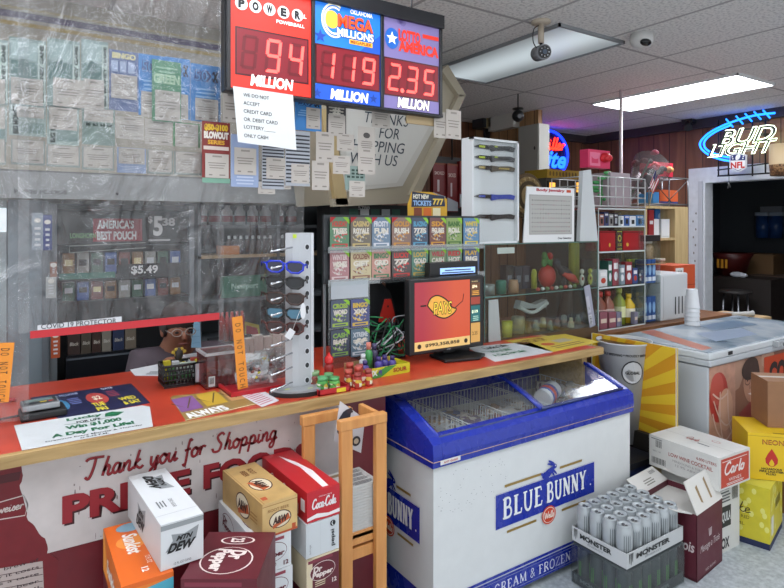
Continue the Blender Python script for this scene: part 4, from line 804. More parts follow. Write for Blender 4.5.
# ---------------------------------------------------------------- soda boxes
def carton(name, label, x0, y0, z0, W, L, Hh, rz, cols, art, group=None, cat='soda box', bev=.003):
    """cols: (end, side, top); art(mb, frames, W, L, H)"""
    t = thing(name, label, cat, (x0, y0, z0), group); R_ = Matrix.Rotation(rz, 3, 'Z'); o = Vector((x0, y0, z0)); ex, ey, ez = R_@Vector((1, 0, 0)), R_@Vector((0, 1, 0)), Vector((0, 0, 1))
    fr = {'end': F(o, ex, ez), 'left': F(o+ey*L, -ey, ez), 'right': F(o+ex*W, ey, ez), 'top': F(o+ez*Hh, ex, ey), 'back': F(o+ex*W+ey*L, -ex, ez)}
    m = MB(); m.obox(fr['end'], 0, 0, W, Hh, -L, 0, cols[0]); m.rect(fr['left'], 0, 0, L, Hh, cols[1], .0003); m.rect(fr['right'], 0, 0, L, Hh, cols[1], .0003); m.rect(fr['top'], 0, 0, W, L, cols[2], .0003)
    m.build('carton', t); m = MB(); art(m, fr, W, L, Hh)
    if m.v: m.build('printed_graphics', t)
    return t
WH = M('#cfd2d4', .4); GYD = M('#54585c', .4)
def jag(m, f, s, x, y, w, h, c1='#26292b', c2='#8d9295'):
    m.poly(f, [(x-.05*w, y+.1*h), (x+.35*w, y+.2*h), (x+1.0*w, y+.45*h), (x+1.1*w, y+1.25*h), (x+.6*w, y+.95*h), (x+.15*w, y+1.1*h), (x+.2*w, y+.7*h)], c2, .0006)
    m.text(f, s, x, y, w, h*.55, M(c1), .0016, .05, .45); m.text(f, 'MTN', x+.3*w, y+.62*h, w*.6, h*.3, M(c1), .0016, .05, .45)
def dew(m, fr, W, L, h):
    jag(m, fr['end'], 'DEW', W*.14, h*.34, W*.68, h*.36, '#16181a'); m.rect(fr['end'], 0, h*.86, W, h*.97, '#8f9496', .0006); m.text(fr['end'], '12 FL OZ CANS', W*.3, h*.06, W*.4, h*.05, M('#55595c'))
    jag(m, fr['left'], 'DEW', L*.30, h*.2, L*.26, h*.5, '#16181a'); f2 = F(fr['top'].p(0, L), -fr['top'].y, fr['top'].x)
    jag(m, f2, 'DEW', L*.08, W*.3, L*.32, W*.45, '#16181a'); m.text(f2, 'ZERO SUGAR', L*.62, W*.5, L*.16, W*.09, M('#6a6e70')); m.lines(f2, L*.62, W*.2, L*.75, W*.42, 3, M('#6a6e70'))
    m.rect(f2, L*.86, 0, L*.865, W, '#b0b4b6')
carton('soda_box', 'silver white soda box standing topmost on the orange box', .350, 1.643, .675, .114, .375, .123, .05, (WH, M('#bfc2c4', .4), WH), dew)
OR = M('#d9651e', .4); DPR = M('#5d1a26', .4); CR = M('#d2c4a4', .45); RED = M('#b8202a', .35)
def sun(m, fr, W, L, h):
    t_ = F(fr['top'].p(0, L), -fr['top'].y, fr['top'].x); m.ell(t_, L*.1, W*.55, L*.08, W*.32, '#7fa0b0', .0006); m.ell(t_, L*.36, W*.5, L*.12, W*.36, '#e58a3a', .0006)
    script(m, t_, 'Crush', L*.2, W*.3, L*.34, W*.45, M('#eee4da'), .009, .0012) if 0 else m.text(t_, 'Sunkist', L*.22, W*.3, L*.36, W*.32, M('#efe6dd'), .0014, .03, .3)
    m.text(t_, '12 FL OZ', L*.66, W*.6, L*.12, W*.1, M('#efe6dd')); m.text(t_, '12', L*.82, W*.45, L*.07, W*.14, M('#efe6dd'), .0014, .03)
    e = fr['end']; m.rect(e, 0, 0, W, h*.9, '#dd7a2a', .0005); m.poly(e, [(0, h*.35), (W*.5, h*.5), (W, h*.62), (W, h*.9), (W*.3, h*.8), (0, h*.7)], '#4aa0b5', .0008); m.text(e, 'Squirt', W*.2, h*.45, W*.6, h*.24, M('#e9da4c'), .0014, .04, .3)
    m.text(fr['left'], 'Sunkist', L*.25, h*.3, L*.5, h*.36, M('#efe6dd'), .0014, .03, .3); m.poly(fr['left'], [(0, 0), (L*.3, h*.1), (L*.12, h*.9), (0, h)], '#e9973c', .0007)
def drp(dark, diet=False, side='DrPepper'):
    def a(m, fr, W, L, h):
        ink = M('#5f1b29') if not dark else M('#dccfc9')
        def badge(f, x, y, w, hh):
            m.ell(f, x+w/2, y+hh/2, w*.56, hh*.66, ink, .0005, 24); m.ell(f, x+w/2, y+hh/2, w*.54, hh*.62, M('#cfd2d4' if not dark else '#5d1a26'), .0008, 24)
            m.text(f, 'Dr', x+w*.08, y+hh*.5, w*.4, hh*.42, ink, .0014, .05, .15); m.text(f, 'Pepper', x+w*.04, y+hh*.06, w*.92, hh*.46, ink, .0016, .05, .1)
        badge(fr['end'], W*.14, h*.32, W*.7, h*.42); m.rect(fr['end'], W*.05, h*.84, W*.8, h*.93, '#8e3a48' if not dark else '#7d3040', .0006); m.text(fr['end'], '12', W*.78, h*.08, W*.14, h*.13, ink, .0014, .04)
        if diet: m.ell(fr['end'], W*.42, h*.17, W*.16, h*.1, ink, .0006); m.ell(fr['end'], W*.42, h*.17, W*.145, h*.085, '#cfd2d4', .0009); m.text(fr['end'], 'diet', W*.32, h*.12, W*.2, h*.1, ink, .0016, .02, .2); m.ell(fr['left'], L*.62, h*.3, L*.09, h*.16, ink, .0006); m.ell(fr['left'], L*.62, h*.3, L*.083, h*.14, '#cfd2d4', .0009); m.text(fr['left'], 'diet', L*.57, h*.22, L*.1, h*.14, ink, .0016, .02, .2)
        badge(fr['left'], L*.12, h*.3, L*.32, h*.5)
        t_ = F(fr['top'].p(0, L), -fr['top'].y, fr['top'].x); badge(t_, L*.38, W*.2, L*.5, W*.55); m.ell(t_, L*.2, W*.5, L*.09, W*.25, ink, .0006); m.ell(t_, L*.2, W*.5, L*.08, W*.22, M('#cfd2d4' if not dark else '#5d1a26'), .0009); m.text(t_, '23', L*.15, W*.4, L*.1, W*.2, ink, .0014, .03)
    return a
carton('soda_box', 'orange soda box lying under the silver white one at the left', .252, 1.632, .548, .128, .345, .125, -.01, (OR, M('#cf6a24', .4), OR), sun)
carton('soda_box', 'wide maroon soda box with large round lettering in front of the silver white box', .388, 1.588, .548, .20, .235, .123, -.59, (DPR, DPR, DPR), drp(True))
def aw(m, fr, W, L, h):
    def b(f, x, y, w, hh):
        m.ell(f, x+w/2, y+hh/2, w*.62, hh*.56, M('#4c2b1c'), .0005, 26); m.ell(f, x+w/2, y+hh/2, w*.56, hh*.5, M('#d9cdb4'), .0008, 26); m.poly(f, [(x+w*.1, y-hh*.02), (x+w*1.05, y+hh*.35), (x+w*.95, y+hh*.75), (x+w*.1, y+hh*.2)], M('#b8562a'), .001)
        m.text(f, 'A&W', x+w*.08, y+hh*.24, w*.84, hh*.5, M('#3b2018'), .0016, .05, .2)
    b(fr['end'], W*.24, h*.22, W*.52, h*.45); m.text(fr['end'], 'ROOT BEER', W*.15, h*.72, W*.6, h*.08, M('#8a5c30')); m.rect(fr['end'], 0, 0, W, h*.06, '#b5502a', .0006); m.rect(fr['end'], W*.84, h*.06, W*.95, h*.2, '#b5502a', .0008); m.rect(fr['end'], 0, h*.9, W, h*.92, '#9c7440', .0006)
    b(fr['left'], L*.40, h*.15, L*.28, h*.65); m.lines(fr['left'], L*.72, h*.3, L*.9, h*.6, 3, M('#9c7440'))
    t_ = F(fr['top'].p(0, L), -fr['top'].y, fr['top'].x); b(t_, L*.44, W*.2, L*.26, W*.55); m.text(t_, 'ROOT', L*.14, W*.55, L*.16, W*.16, M('#7a4c28'), .0014, .02); m.text(t_, 'BEER', L*.16, W*.32, L*.16, W*.16, M('#7a4c28'), .0014, .02); m.rect(t_, 0, W*.04, L, W*.06, '#a07a46', .0006); m.rect(t_, L*.86, W*.1, L*.93, W*.25, '#b5502a')
AW = M('#b9975f', .45, var=.12)
carton('soda_box', 'tan root beer box lying topmost in the middle stack', .654, 1.697, .645, .118, .315, .106, .07, (M('#c9a970', .45, var=.1), AW, AW), aw)
carton('soda_box', 'white soda box with maroon lettering right under the root beer box', .632, 1.700, .538, .118, .325, .106, .03, (WH, WH, WH), drp(False, True))
carton('soda_box', 'lower white soda box with maroon lettering, second below the root beer box', .636, 1.698, .431, .118, .325, .106, .03, (WH, WH, WH), drp(False, True))
def coke(m, fr, W, L, h):
    wt = M('#e3dcdc'); e = fr['end']; script(m, e, 'Coca-Cola', W*.16, h*.42, W*.72, h*.30, wt, .0045, .001); m.poly(e, [(0, h*.16), (W*.3, h*.24), (W*.65, h*.16), (W, h*.2), (W, h*.08), (W*.6, h*.06), (W*.25, h*.1), (0, h*.06)], wt, .0006); m.text(e, 'ORIGINAL TASTE', W*.35, h*.76, W*.4, h*.04, wt)
    t_ = F(fr['top'].p(0, L), -fr['top'].y, fr['top'].x)
    up = [(L*.08, W*.42), (L*.3, W*.66), (L*.6, W*.80), (L*.97, W*.70), (L*.97, W*.52), (L*.7, W*.56), (L*.45, W*.60), (L*.25, W*.48)]
    m.poly(t_, up, wt, .0006); script(m, fr['left'], 'Coca-Cola', L*.2, h*.35, L*.5, h*.36, wt, .004, .001); m.bars(fr['left'], L*.74, h*.1, L*.84, h*.45, wt); m.rect(fr['left'], L*.88, h*.3, L*.96, h*.7, '#e3dcdc', .0008)
carton('soda_box', 'bright red cola box lying topmost beside the pine stand', .799, 1.692, .655, .118, .355, .097, .03, (RED, RED, RED), coke)
def pep(m, fr, W, L, h):
    e = F(fr['end'].p(W*.95, 0), fr['end'].y, -fr['end'].x); m.text(e, 'pepsi', h*.14, W*.06, h*.5, W*.15, M('#1a1c20'), .0014, .02); m.ell(e, h*.82, W*.14, h*.09, W*.085, '#15171b', .0008); m.poly(e, [(h*.75, W*.12), (h*.82, W*.16), (h*.89, W*.13), (h*.89, W*.15), (h*.82, W*.185), (h*.75, W*.15)], '#c9ccce', .0012)
    m.text(F(fr['end'].p(W*.1, 0), fr['end'].y, -fr['end'].x), 'zero sugar', h*.1, -W*.05, h*.3, W*.05, M('#6a6e72')); m.rect(fr['end'], W*.42, 0, W*.425, h, '#b0b4b6', .0006)
carton('soda_box', 'white soda box with small sideways black lettering under the red cola box', .795, 1.690, .545, .118, .33, .108, .03, (M('#c4c9cc', .4), WH, WH), pep)
def cream(m, fr, W, L, h):
    drp(True)(m, {k: v for k, v in fr.items()}, W, L, h); m.rect(fr['end'], 0, 0, W*.18, h, CR, .0004); m.rect(fr['end'], 0, h*.94, W, h, CR, .0004); m.lines(fr['end'], W*.22, h*.12, W*.6, h*.3, 3, M('#d2c4a4'))
carton('soda_box', 'cream and maroon soda box below the white one beside the pine stand', .795, 1.688, .436, .118, .33, .108, .04, (DPR, CR, CR), cream)
# the rest of the stacks down to the floor, out of the picture
k = 0
for (x, y, w_, l_, ztop, rz) in [(.252, 1.632, .128, .345, .548, -.01), (.388, 1.588, .20, .235, .548, -.59), (.636, 1.698, .118, .325, .431, .03), (.795, 1.688, .118, .33, .436, .04)]:
    n = 4; h = ztop/n
    for i in range(n): carton('soda_box', 'plain soda box low in its stack, supporting the boxes above', x, y, i*h, w_, l_, h-.001, rz, (DPR, DPR, DPR) if i % 2 else (WH, WH, WH), lambda *a: None, 'soda boxes at the bottom of the stacks')
# ================================================================ big chest freezer with photo wrap
QX0, QX1, QY0, QY1, QZ = 3.22, 4.75, 1.72, 2.34, .895
t = thing('chest_freezer', 'large white chest freezer with a football photo wrap and a hinged lid', 'freezer', ((QX0+QX1)/2, 2.03, 0))
CW = M('#b9bfc6', .35)
MB().box(QX0+.015, QX1-.01, QY0+.015, QY1-.01, .03, QZ-.085, CW).build('cabinet_body', t, bevel=.008)
m = MB(); m.box(QX0, QX1, QY0-.004, QY1, QZ-.078, QZ-.045, M('#b4bac0', .35)); m.box(QX0, QX1, QY0, QY1, QZ-.043, QZ-.008, M('#c2c8cc', .3)); o = m.build('lid', t, bevel=.006)
def lidtop():
    m, nt, b, N, L = nodes_mat('scuffed printed lid film'); tc = N('ShaderNodeTexCoord'); no = N('ShaderNodeTexNoise'); no.inputs['Scale'].default_value = 3.2; no.inputs['Detail'].default_value = 5
    L(tc.outputs['Object'], no.inputs['Vector']); r = ramp(nt, [(.34, '#5d7488'), (.46, '#9aa7b2'), (.6, '#b9c1c8'), (.75, '#a9b4bd')]); L(no.outputs['Fac'], r.inputs[0]); L(r.outputs[0], b.inputs['Base Color']); b.inputs['Roughness'].default_value = .18; return m
m = MB(); m.box(QX0+.02, QX1-.02, QY0+.02, QY1-.02, QZ-.008, QZ, lidtop()); z = ZF(QZ); m.poly(z, [(QX0+.03, QY0+.06), (QX0+.14, QY0+.06), (QX0+.4, QY1-.03), (QX0+.25, QY1-.03)], M('#b4674a', .3), .001)
m.poly(z, [(QX0+.35, QY0+.15), (QX0+.8, QY0+.12), (QX0+.95, QY0+.3), (QX0+.5, QY0+.36)], M('#8e9db2', .3), .001); m.poly(z, [(QX0+.7, QY0+.35), (QX0+1.2, QY0+.3), (QX0+1.25, QY0+.5), (QX0+.8, QY0+.5)], M('#6a7f95', .3), .001); m.build('top_film', o)
m = MB(); f = YF(QY0); m.rect(f, QX0+.19, QZ-.035, QX0+.24, QZ-.015, '#1f2224', .002); hx = QX0+.72; m.obox(f, hx, QZ-.05, hx+.17, QZ-.012, 0, .03, M('#a3a9ad', .25)); m.obox(f, hx+.07, QZ-.045, hx+.095, QZ-.025, .03, .034, M('#33373a')); m.build('latch', t, bevel=.003)
m = MB(); f = YF(QY0+.015); zt_ = QZ-.087; m.rect(f, QX0+.02, .05, QX1-.015, zt_, speck('warm brown photo ground', ['#8c6450', '#a07862', '#7a5648', '#b08c78'], 5), .001)
m.rect(f, QX0+.02, .05, QX0+.30, zt_, M('#b98f7c', .4, var=.15), .0015)
def ellf(cx, cz, rx, rz_, c, n, rot=0): m.ell(f, QX0+cx, cz, rx, rz_, c, n, 24, rot)
HR = M('#a83a34', .3, var=.1)
ellf(.12, .63, .10, .14, HR, .002); ellf(.19, .55, .08, .12, M('#c9a088', .4), .003); ellf(.10, .68, .07, .09, M('#b9544a', .3), .0025)
for a in ([(.06, .62), (.12, .52), (.2, .46), (.27, .5)], [(.05, .55), (.1, .44), (.19, .38), (.27, .43)], [(.13, .66), (.13, .50), (.17, .34)], [(.21, .66), (.22, .50), (.26, .40)], [(.05, .66), (.13, .62), (.21, .64)]):
    m.stroke(f, [(QX0+x, z) for x, z, _ in smooth_path([Vector((*p, 0)) for p in a])], .010, M('#d3b9ac', .3), .004)
m.poly(f, [(QX0+.02, .05), (QX0+.34, .05), (QX0+.3, .36), (QX0+.05, .4)], M('#9c4a40', .4, var=.1), .0017)
m.poly(f, [(QX0+.30, .05), (QX0+.64, .05), (QX0+.62, .5), (QX0+.50, .56), (QX0+.34, .5)], M('#96463f', .4, var=.12), .002)
ellf(.475, .66, .085, .115, M('#b98a72', .4, var=.06), .003, .1); ellf(.47, .745, .10, .065, M('#3d2a24', .5), .0035, .15); ellf(.555, .68, .03, .09, M('#3d2a24', .5), .0032)
for cx in (.435, .505): m.stroke(f, [(QX0+cx+.03*math.cos(a), .675+.022*math.sin(a)) for a in [i*.5 for i in range(14)]], .004, '#2b2220', .005); ellf(cx, .677, .007, .005, '#33241f', .0045)
m.poly(f, [(QX0+.46, .66), (QX0+.48, .625), (QX0+.455, .625)], M('#a07460'), .0042); m.poly(f, [(QX0+.44, .60), (QX0+.5, .603), (QX0+.475, .588)], '#e0d2ca', .0045)
m.rect(f, QX0+.64, .5, QX1-.03, zt_-.02, M('#b5401f', .4), .003); m.text(f, 'COWBOYS', QX0+.70, .60, .72, .15, M('#221714'), .005, .06); m.rect(f, QX0+.66, .53, QX1-.04, .545, '#221714', .0045)
m.rect(f, QX0+.64, .05, QX1-.03, .5, M('#7d3a30', .4, var=.1), .0028)
m.build('photo_wrap', t)
tag(MB().box(3.42, 3.425, 2.30, 2.305, QZ, QZ+.001, CLR).build('sticker'), 'tiny clear sticker on the chest freezer lid', 'sticker') if 0 else None
# cups on the chest lid
x, y = xy(692, 325, QZ)
for i in range(5):
    z = QZ+.001+i*.030; m = MB(); m.lathe((x, y, z), [(0, .13), (.034, .13), (.036, .125), (.049, .006), (.052, .0), (.047, .0), (.033, .12), (0, .12)], M('#d6d9dc', .5), 22)
    tag(m.build('foam_cup'), 'white foam cup %s of the upturned stack on the chest freezer' % ['at the bottom', 'second from the bottom', 'in the middle', 'second from the top', 'at the top'][i], 'cup', 'stacked foam cups')
x2, y2 = x+.16, y+.0
# sunburst board with a cup picture, standing against the chest freezer
BXx = 3.05; f = F((BXx, 0, 0), (0, -1, 0), (0, 0, 1)); y0, zT = yz(677, 348.6, BXx); y1 = 2.36; zB = yz(677, 442, BXx)[1]
m = MB(); m.obox(f, -y1, zB, -y0, zT, -.012, 0, M('#c9b26a', .5)); cx, cz = -y1+.0, .62
def clip(P, x0, x1, z0, z1):
    def cl(P, ins, it):
        out = []
        for i in range(len(P)):
            a, b = P[i-1], P[i]
            if ins(b):
                if not ins(a): out.append(it(a, b))
                out.append(b)
            elif ins(a): out.append(it(a, b))
        return out
    ix = lambda v: (lambda a, b: (v, a[1]+(b[1]-a[1])*(v-a[0])/(b[0]-a[0]))); iz = lambda v: (lambda a, b: (a[0]+(b[0]-a[0])*(v-a[1])/(b[1]-a[1]), v))
    for ins, it in ((lambda p: p[0] >= x0, ix(x0)), (lambda p: p[0] <= x1, ix(x1)), (lambda p: p[1] >= z0, iz(z0)), (lambda p: p[1] <= z1, iz(z1))):
        P = cl(P, ins, it) if P else P
    return P
m.rect(f, -y1, zB, -y0, zT, M('#c98e1e', .4), .001)
for k in range(30):
    a0, a1 = k*2*math.pi/30, (k+.5)*2*math.pi/30; P = clip([(cx, cz-.12), (cx+2*math.cos(a0), cz-.12+2*math.sin(a0)), (cx+2*math.cos(a1), cz-.12+2*math.sin(a1))], -y1, -y0, zB, zT)
    if len(P) > 2: m.poly(f, P, M('#d9b42c', .4), .002)
for a in ((-y1, zB, -y1+.006, zT), (-y0-.006, zB, -y0, zT)): m.rect(f, *a, '#d9d4c4', .003)
tag(m.build('sunburst_board', bevel=.001), 'yellow and orange sunburst poster board standing between the two freezers', 'poster board')
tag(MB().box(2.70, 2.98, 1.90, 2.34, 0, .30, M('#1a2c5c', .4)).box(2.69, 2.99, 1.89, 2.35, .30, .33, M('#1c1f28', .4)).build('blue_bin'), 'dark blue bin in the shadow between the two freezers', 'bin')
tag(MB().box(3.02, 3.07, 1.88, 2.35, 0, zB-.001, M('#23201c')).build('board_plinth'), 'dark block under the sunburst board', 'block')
# large paper cup display (white, coffee filled)
x, y = 2.80, 2.02; zc = .53; zT2 = .915; r0, r1 = .085, .125
x, z_ = xz(624, 352, 2.14); y = 2.14; zT2 = .905; ZQ = .331; RB, RT = .095, .150; m0 = 1
t = thing('giant_cup', 'oversized white drink cup with dark top, standing behind the ice cream freezer corner', 'cup', (x, y, ZQ)); m = MB(); hq = zT2-ZQ
m.lathe((x, y, ZQ), [(0, 0), (RB, 0), (RT, hq), (RT+.007, hq+.004), (RT+.007, hq+.012), (RT-.003, hq+.01), (RT-.007, hq-.009), (0, hq-.009)], M('#b9bbbd', .4), 40); m.build('cup_body', t)
m = MB(); m.cyl((x, y, zT2-.008), (x, y, zT2-.004), RT-.009, M('#3a2620', .3), 36); m.build('cola_surface', t)
def wrap(m, s, ang0, ang1, z0, z1, mat, bold=.02, off=.003):
    V, P = text_mesh(s, bold, 0); vs_ = []
    for a, b in V:
        an = ang0+(ang1-ang0)*a; zz = z0+(z1-z0)*b; r = RB+(RT-RB)*zz/hq+off; vs_.append((x+r*math.cos(an), y+r*math.sin(an), ZQ+zz))
    m.add(vs_, P, mat)
m = MB(); ac = math.atan2(-y, -x)
wrap(m, '* PROUDLY BREWING * PROUDLY BREWING *', ac-1.2, ac+1.2, hq-.06, hq-.045, M('#232323'))
for rr, c, o in ((.062, '#1d1d20', .002), (.056, '#b9bbbd', .003)):
    vs_ = []
    for k in range(28):
        a = k*2*math.pi/28; zz = hq-.15+rr*1.1*math.sin(a); r = RB+(RT-RB)*zz/hq+o; an = ac+.35+rr*math.cos(a)/r; vs_.append((x+r*math.cos(an), y+r*math.sin(an), ZQ+zz))
    m.add(vs_, [tuple(range(28))], M(c))
wrap(m, 'GLOBAL', ac+.35-.3, ac+.35+.3, hq-.16, hq-.142, M('#1d1d20'), .03, .0045)
m.build('printed_ring', t)

# ================================================================ energy drink cases
mx0, my0 = 2.125, 1.475; CAN = .066; HC = .157
def can(x, y, z):
    t = thing('drink_can', 'silver white energy drink can', 'can', (x, y, z)); m = MB(); r = .0327
    m.lathe((x, y, z), [(0, .002), (.024, 0), (r, .010), (r, .140), (.027, .151), (.028, .154), (.025, .155), (.023, .149), (0, .149)], M('#a9afb2', .3, .3), 20)
    for a0 in (-2.6, -2.35, -2.1, -1.85): m.add([(x+(r+.0006)*math.cos(a), y+(r+.0006)*math.sin(a), z+zz) for a, zz in ((a0, .05), (a0+.10, .04), (a0+.12, .115), (a0+.02, .125))], [(0, 1, 2, 3)], M('#6a7072', .4))
    m.build('body', t)
    m = MB(); m.ell(ZF(z+.1497), x+.001, y+.006, .012, .007, M('#4a4d50', .3, .5), .0006, 14, .6); m.ell(ZF(z+.1497), x+.004, y-.007, .007, .005, M('#2d2f31', .3), .0006, 12); m.build('tab', t)
    return t
c0 = can(mx0+CAN/2, my0+CAN/2, .197); g = []
pos = lambda i, j: '%s row from left, %s from front' % (['first', 'second', 'third', 'fourth', 'fifth', 'sixth'][i], ['nearest', 'second', 'third', 'farthest'][j])
for i in range(6):
    for j in range(4):
        l = 'silver can in the upper tray, '+pos(i, j)
        if i == j == 0: c = c0; c['label'] = l; c['group'] = 'cans in the upper energy drink tray'
        else: c = dup(c0, (i*CAN, j*CAN, 0), l)
gcol = M('#6a7276', .28, .5)
def lower(x, y):
    t = thing('drink_can', 'dark wrapped energy drink can in the lower tray', 'can', (x, y, .012), 'cans in the lower energy drink tray'); r = .0315
    MB().lathe((x, y, .012), [(0, .002), (.024, 0), (r, .010), (r, .138), (.026, .150), (.024, .155), (0, .15)], M('#4f5658', .3, .5), 16).build('body', t)
    m = MB(); [m.add([(x+(r+.001)*math.cos(a), y+(r+.001)*math.sin(a), .012+zz) for a, zz in ((a0, .03), (a0+.14, .03), (a0+.14, .10), (a0, .10))], [(0, 1, 2, 3)], M('#4f9a3a', .4)) for a0 in (-1.9, -1.65, -1.4, 2.9, 3.15)]; m.build('green_stripe', t); return t
c1 = lower(mx0+CAN/2, my0+CAN/2)
for i in range(6):
    for j in range(4):
        if i == 0 or j == 0:
            if i or j: dup(c1, (i*CAN, j*CAN, 0))
def tray(z, h, wall, label, name='can_tray', mark='#2a2d2e', hexp=None):
    t = thing(name, label, 'tray', (mx0+.198, my0+.132, z)); x0, x1, y0, y1 = mx0-.003, mx0+6*CAN+.003, my0-.003, my0+4*CAN+.003; wt = M(wall, .5)
    m = MB(); m.box(x0, x1, y0, y1, z, z+.004, wt)
    for b in ((x0-.003, x1+.003, y0-.003, y0), (x0-.003, x1+.003, y1, y1+.003), (x0-.003, x0, y0, y1), (x1, x1+.003, y0, y1)): m.box(*b, z, z+h, wt)
    m.build('tray_walls', t); m = MB(); mk = M(mark, .5)
    for fr, Lr in ((YF(y0-.003), (x0, x1)), (F((x0-.003, 0, 0), (0, -1, 0), (0, 0, 1)), (-y1, -y0))):
        w_ = Lr[1]-Lr[0]; a = Lr[0]
        for k, (dx, b0) in enumerate(((.03, .25), (.055, .12), (.08, .28))): m.poly(fr, [(a+w_*dx, z+h*.9), (a+w_*(dx+.018), z+h*.92), (a+w_*(dx+.012), z+h*b0), (a+w_*(dx+.004), z+h*(b0+.1))], mk, .001)
        m.text(fr, 'MONSTER', a+w_*.15, z+h*.40, w_*.6, h*.36, mk, .0015, .05); m.text(fr, 'ENERGY', a+w_*.3, z+h*.18, w_*.3, h*.12, M('#8a8e90'), .0015, .02)
        m.rect(fr, a+w_*.325, z+h*.3, a+w_*.335, z+h*.86, mk, .0018)
    m.build('tray_print', t); return t
tray(.192, .062, '#b9bcbd', 'white printed tray holding the upper layer of silver energy drink cans')
tray(.006, .045, '#33383a', 'dark printed tray under the lower layer of energy drink cans', mark='#7d8688')
# lower layer divider board and shrink wrap
m = MB(); m.box(mx0-.002, mx0+6*CAN+.002, my0-.002, my0+4*CAN+.002, .170, .190, M('#3a4043', .5)); tag(m.build('divider_board'), 'dark board between the two layers of energy drink cans', 'board')
m = MB(); W_ = clear_mat('#d3dad8', .14, .02, .12); a, b, c_, d_ = mx0-.009, mx0+6*CAN+.009, my0-.009, my0+4*CAN+.009
for q in (((a, c_), (b, c_)), ((a, d_), (a, c_)), ((b, c_), (b, d_))):
    (xa_, ya_), (xb_, yb_) = q; n = 10; P = []
    for zz in (.004, .05, .10, .15, .186):
        for i in range(n+1): P.append((xa_+(xb_-xa_)*i/n+random.uniform(-.001, .001), ya_+(yb_-ya_)*i/n-random.uniform(0, .003)*(1 if ya_ == yb_ else 0), zz))
    m.add(P, [(r_*(n+1)+i, r_*(n+1)+i+1, (r_+1)*(n+1)+i+1, (r_+1)*(n+1)+i) for r_ in range(4) for i in range(n)], W_, True)
tag(m.build('shrink_wrap'), 'clear shrink wrap around the lower layer of energy drink cans', 'wrap')

# ================================================================ wine and carton stack
WBX = M('#cacac6', .5, var=.03)
# maroon wine case with open flaps
MW = M('#571c2a', .5)
ax_, ay_ = xy(697, 583, 0); bx_, by_ = 2.91, 1.63; L_ = .30
rz = math.radians(6)
t = thing('wine_case', 'open maroon wine carton with white flaps and white script lettering', 'wine box', (ax_, ay_, 0)); R_ = Matrix.Rotation(rz, 3, 'Z'); o = Vector((ax_, ay_, 0)); ex, ey, ez = R_@Vector((1, 0, 0)), R_@Vector((0, 1, 0)), Vector((0, 0, 1))
Wd, Ld, Hd = .272, .26, .30
fe = F(o, ex, ez); fl = F(o+ey*Ld, -ey, ez); m = MB()
m.obox(fe, 0, 0, Wd, .01, -Ld, 0, MW); m.obox(fe, 0, 0, Wd, Hd, -.004, 0, MW); m.obox(fe, 0, 0, Wd, Hd, -Ld, -Ld+.004, MW); m.obox(fe, 0, 0, .004, Hd, -Ld, 0, MW); m.obox(fe, Wd-.004, 0, Wd, Hd, -Ld, 0, MW)
m.obox(fe, .004, Hd-.03, Wd-.004, Hd-.026, -Ld+.004, -.004, M('#c4c2bc'))
m.build('carton', t)
m = MB(); wt = M('#cdbfc0', .5)
m.text(fe, 'Menage a Trois', Wd*.12, Hd*.36, Wd*.76, Hd*.14, wt, .0012, .0, .3); [m.stroke(fe, [(Wd*(.5+.03*k), Hd*.56), (Wd*(.5+.05*k), Hd*.68)], .006, wt, .0012) for k in (-1, 0, 1)]; m.text(fe, 'RED BLEND', Wd*.32, Hd*.07, Wd*.4, Hd*.035, wt)
m.text(fl, 'Trois', Ld*.60, Hd*.42, Ld*.36, Hd*.16, wt, .0012, .02, .2); m.text(fl, 'Menage a', Ld*.1, Hd*.5, Ld*.4, Hd*.12, wt, .0012, .0, .2); m.build('white_script', t)
def flap(a, b, outv, up, ln, name, slot=0, marks=0):
    a, b = Vector(a), Vector(b); ax = (b-a).normalized(); dirv = (Vector(outv)*math.cos(up)+ez*math.sin(up)).normalized(); fr = F(a, ax, dirv); w_ = (b-a).length; m = MB(); m.prism(fr, [(0, 0), (w_, 0), (w_-.01, ln), (.01, ln)], -.0025, .0025, M('#cfcdc8', .55))
    for s in (1, -1):
        if slot: m.poly(fr, [(w_*.28, ln*.25), (w_*.34, ln*.2), (w_*.36, ln*.75), (w_*.28, ln*.7)], M('#8f7856'), .003*s); m.poly(fr, [(w_*.62, ln*.2), (w_*.68, ln*.2), (w_*.70, ln*.85), (w_*.63, ln*.8)], M('#8f7856'), .003*s)
        if marks: m.lines(fr, w_*.3, ln*.2, w_*.7, ln*.6, 3, M('#7d7a72'), .003*s); m.bars(fr, w_*.1, ln*.65, w_*.3, ln*.85, M('#4d4a46'), .003*s)
    m.build(name, t)
tl = o+ez*Hd
flap(tl, tl+ex*Wd, ey, 1.1, .14, 'flap', 1)
flap(tl+ey*Ld*1.0, tl+ey*0.02, -ex, .35, .12, 'flap', 0, 1); flap(tl+ex*Wd+ey*.02, tl+ex*Wd+ey*Ld, ex, -1.3, .09, 'flap')
flap(tl+ex*Wd+ey*Ld, tl+ey*Ld, ey, .5, .09, 'flap', 0, 1)
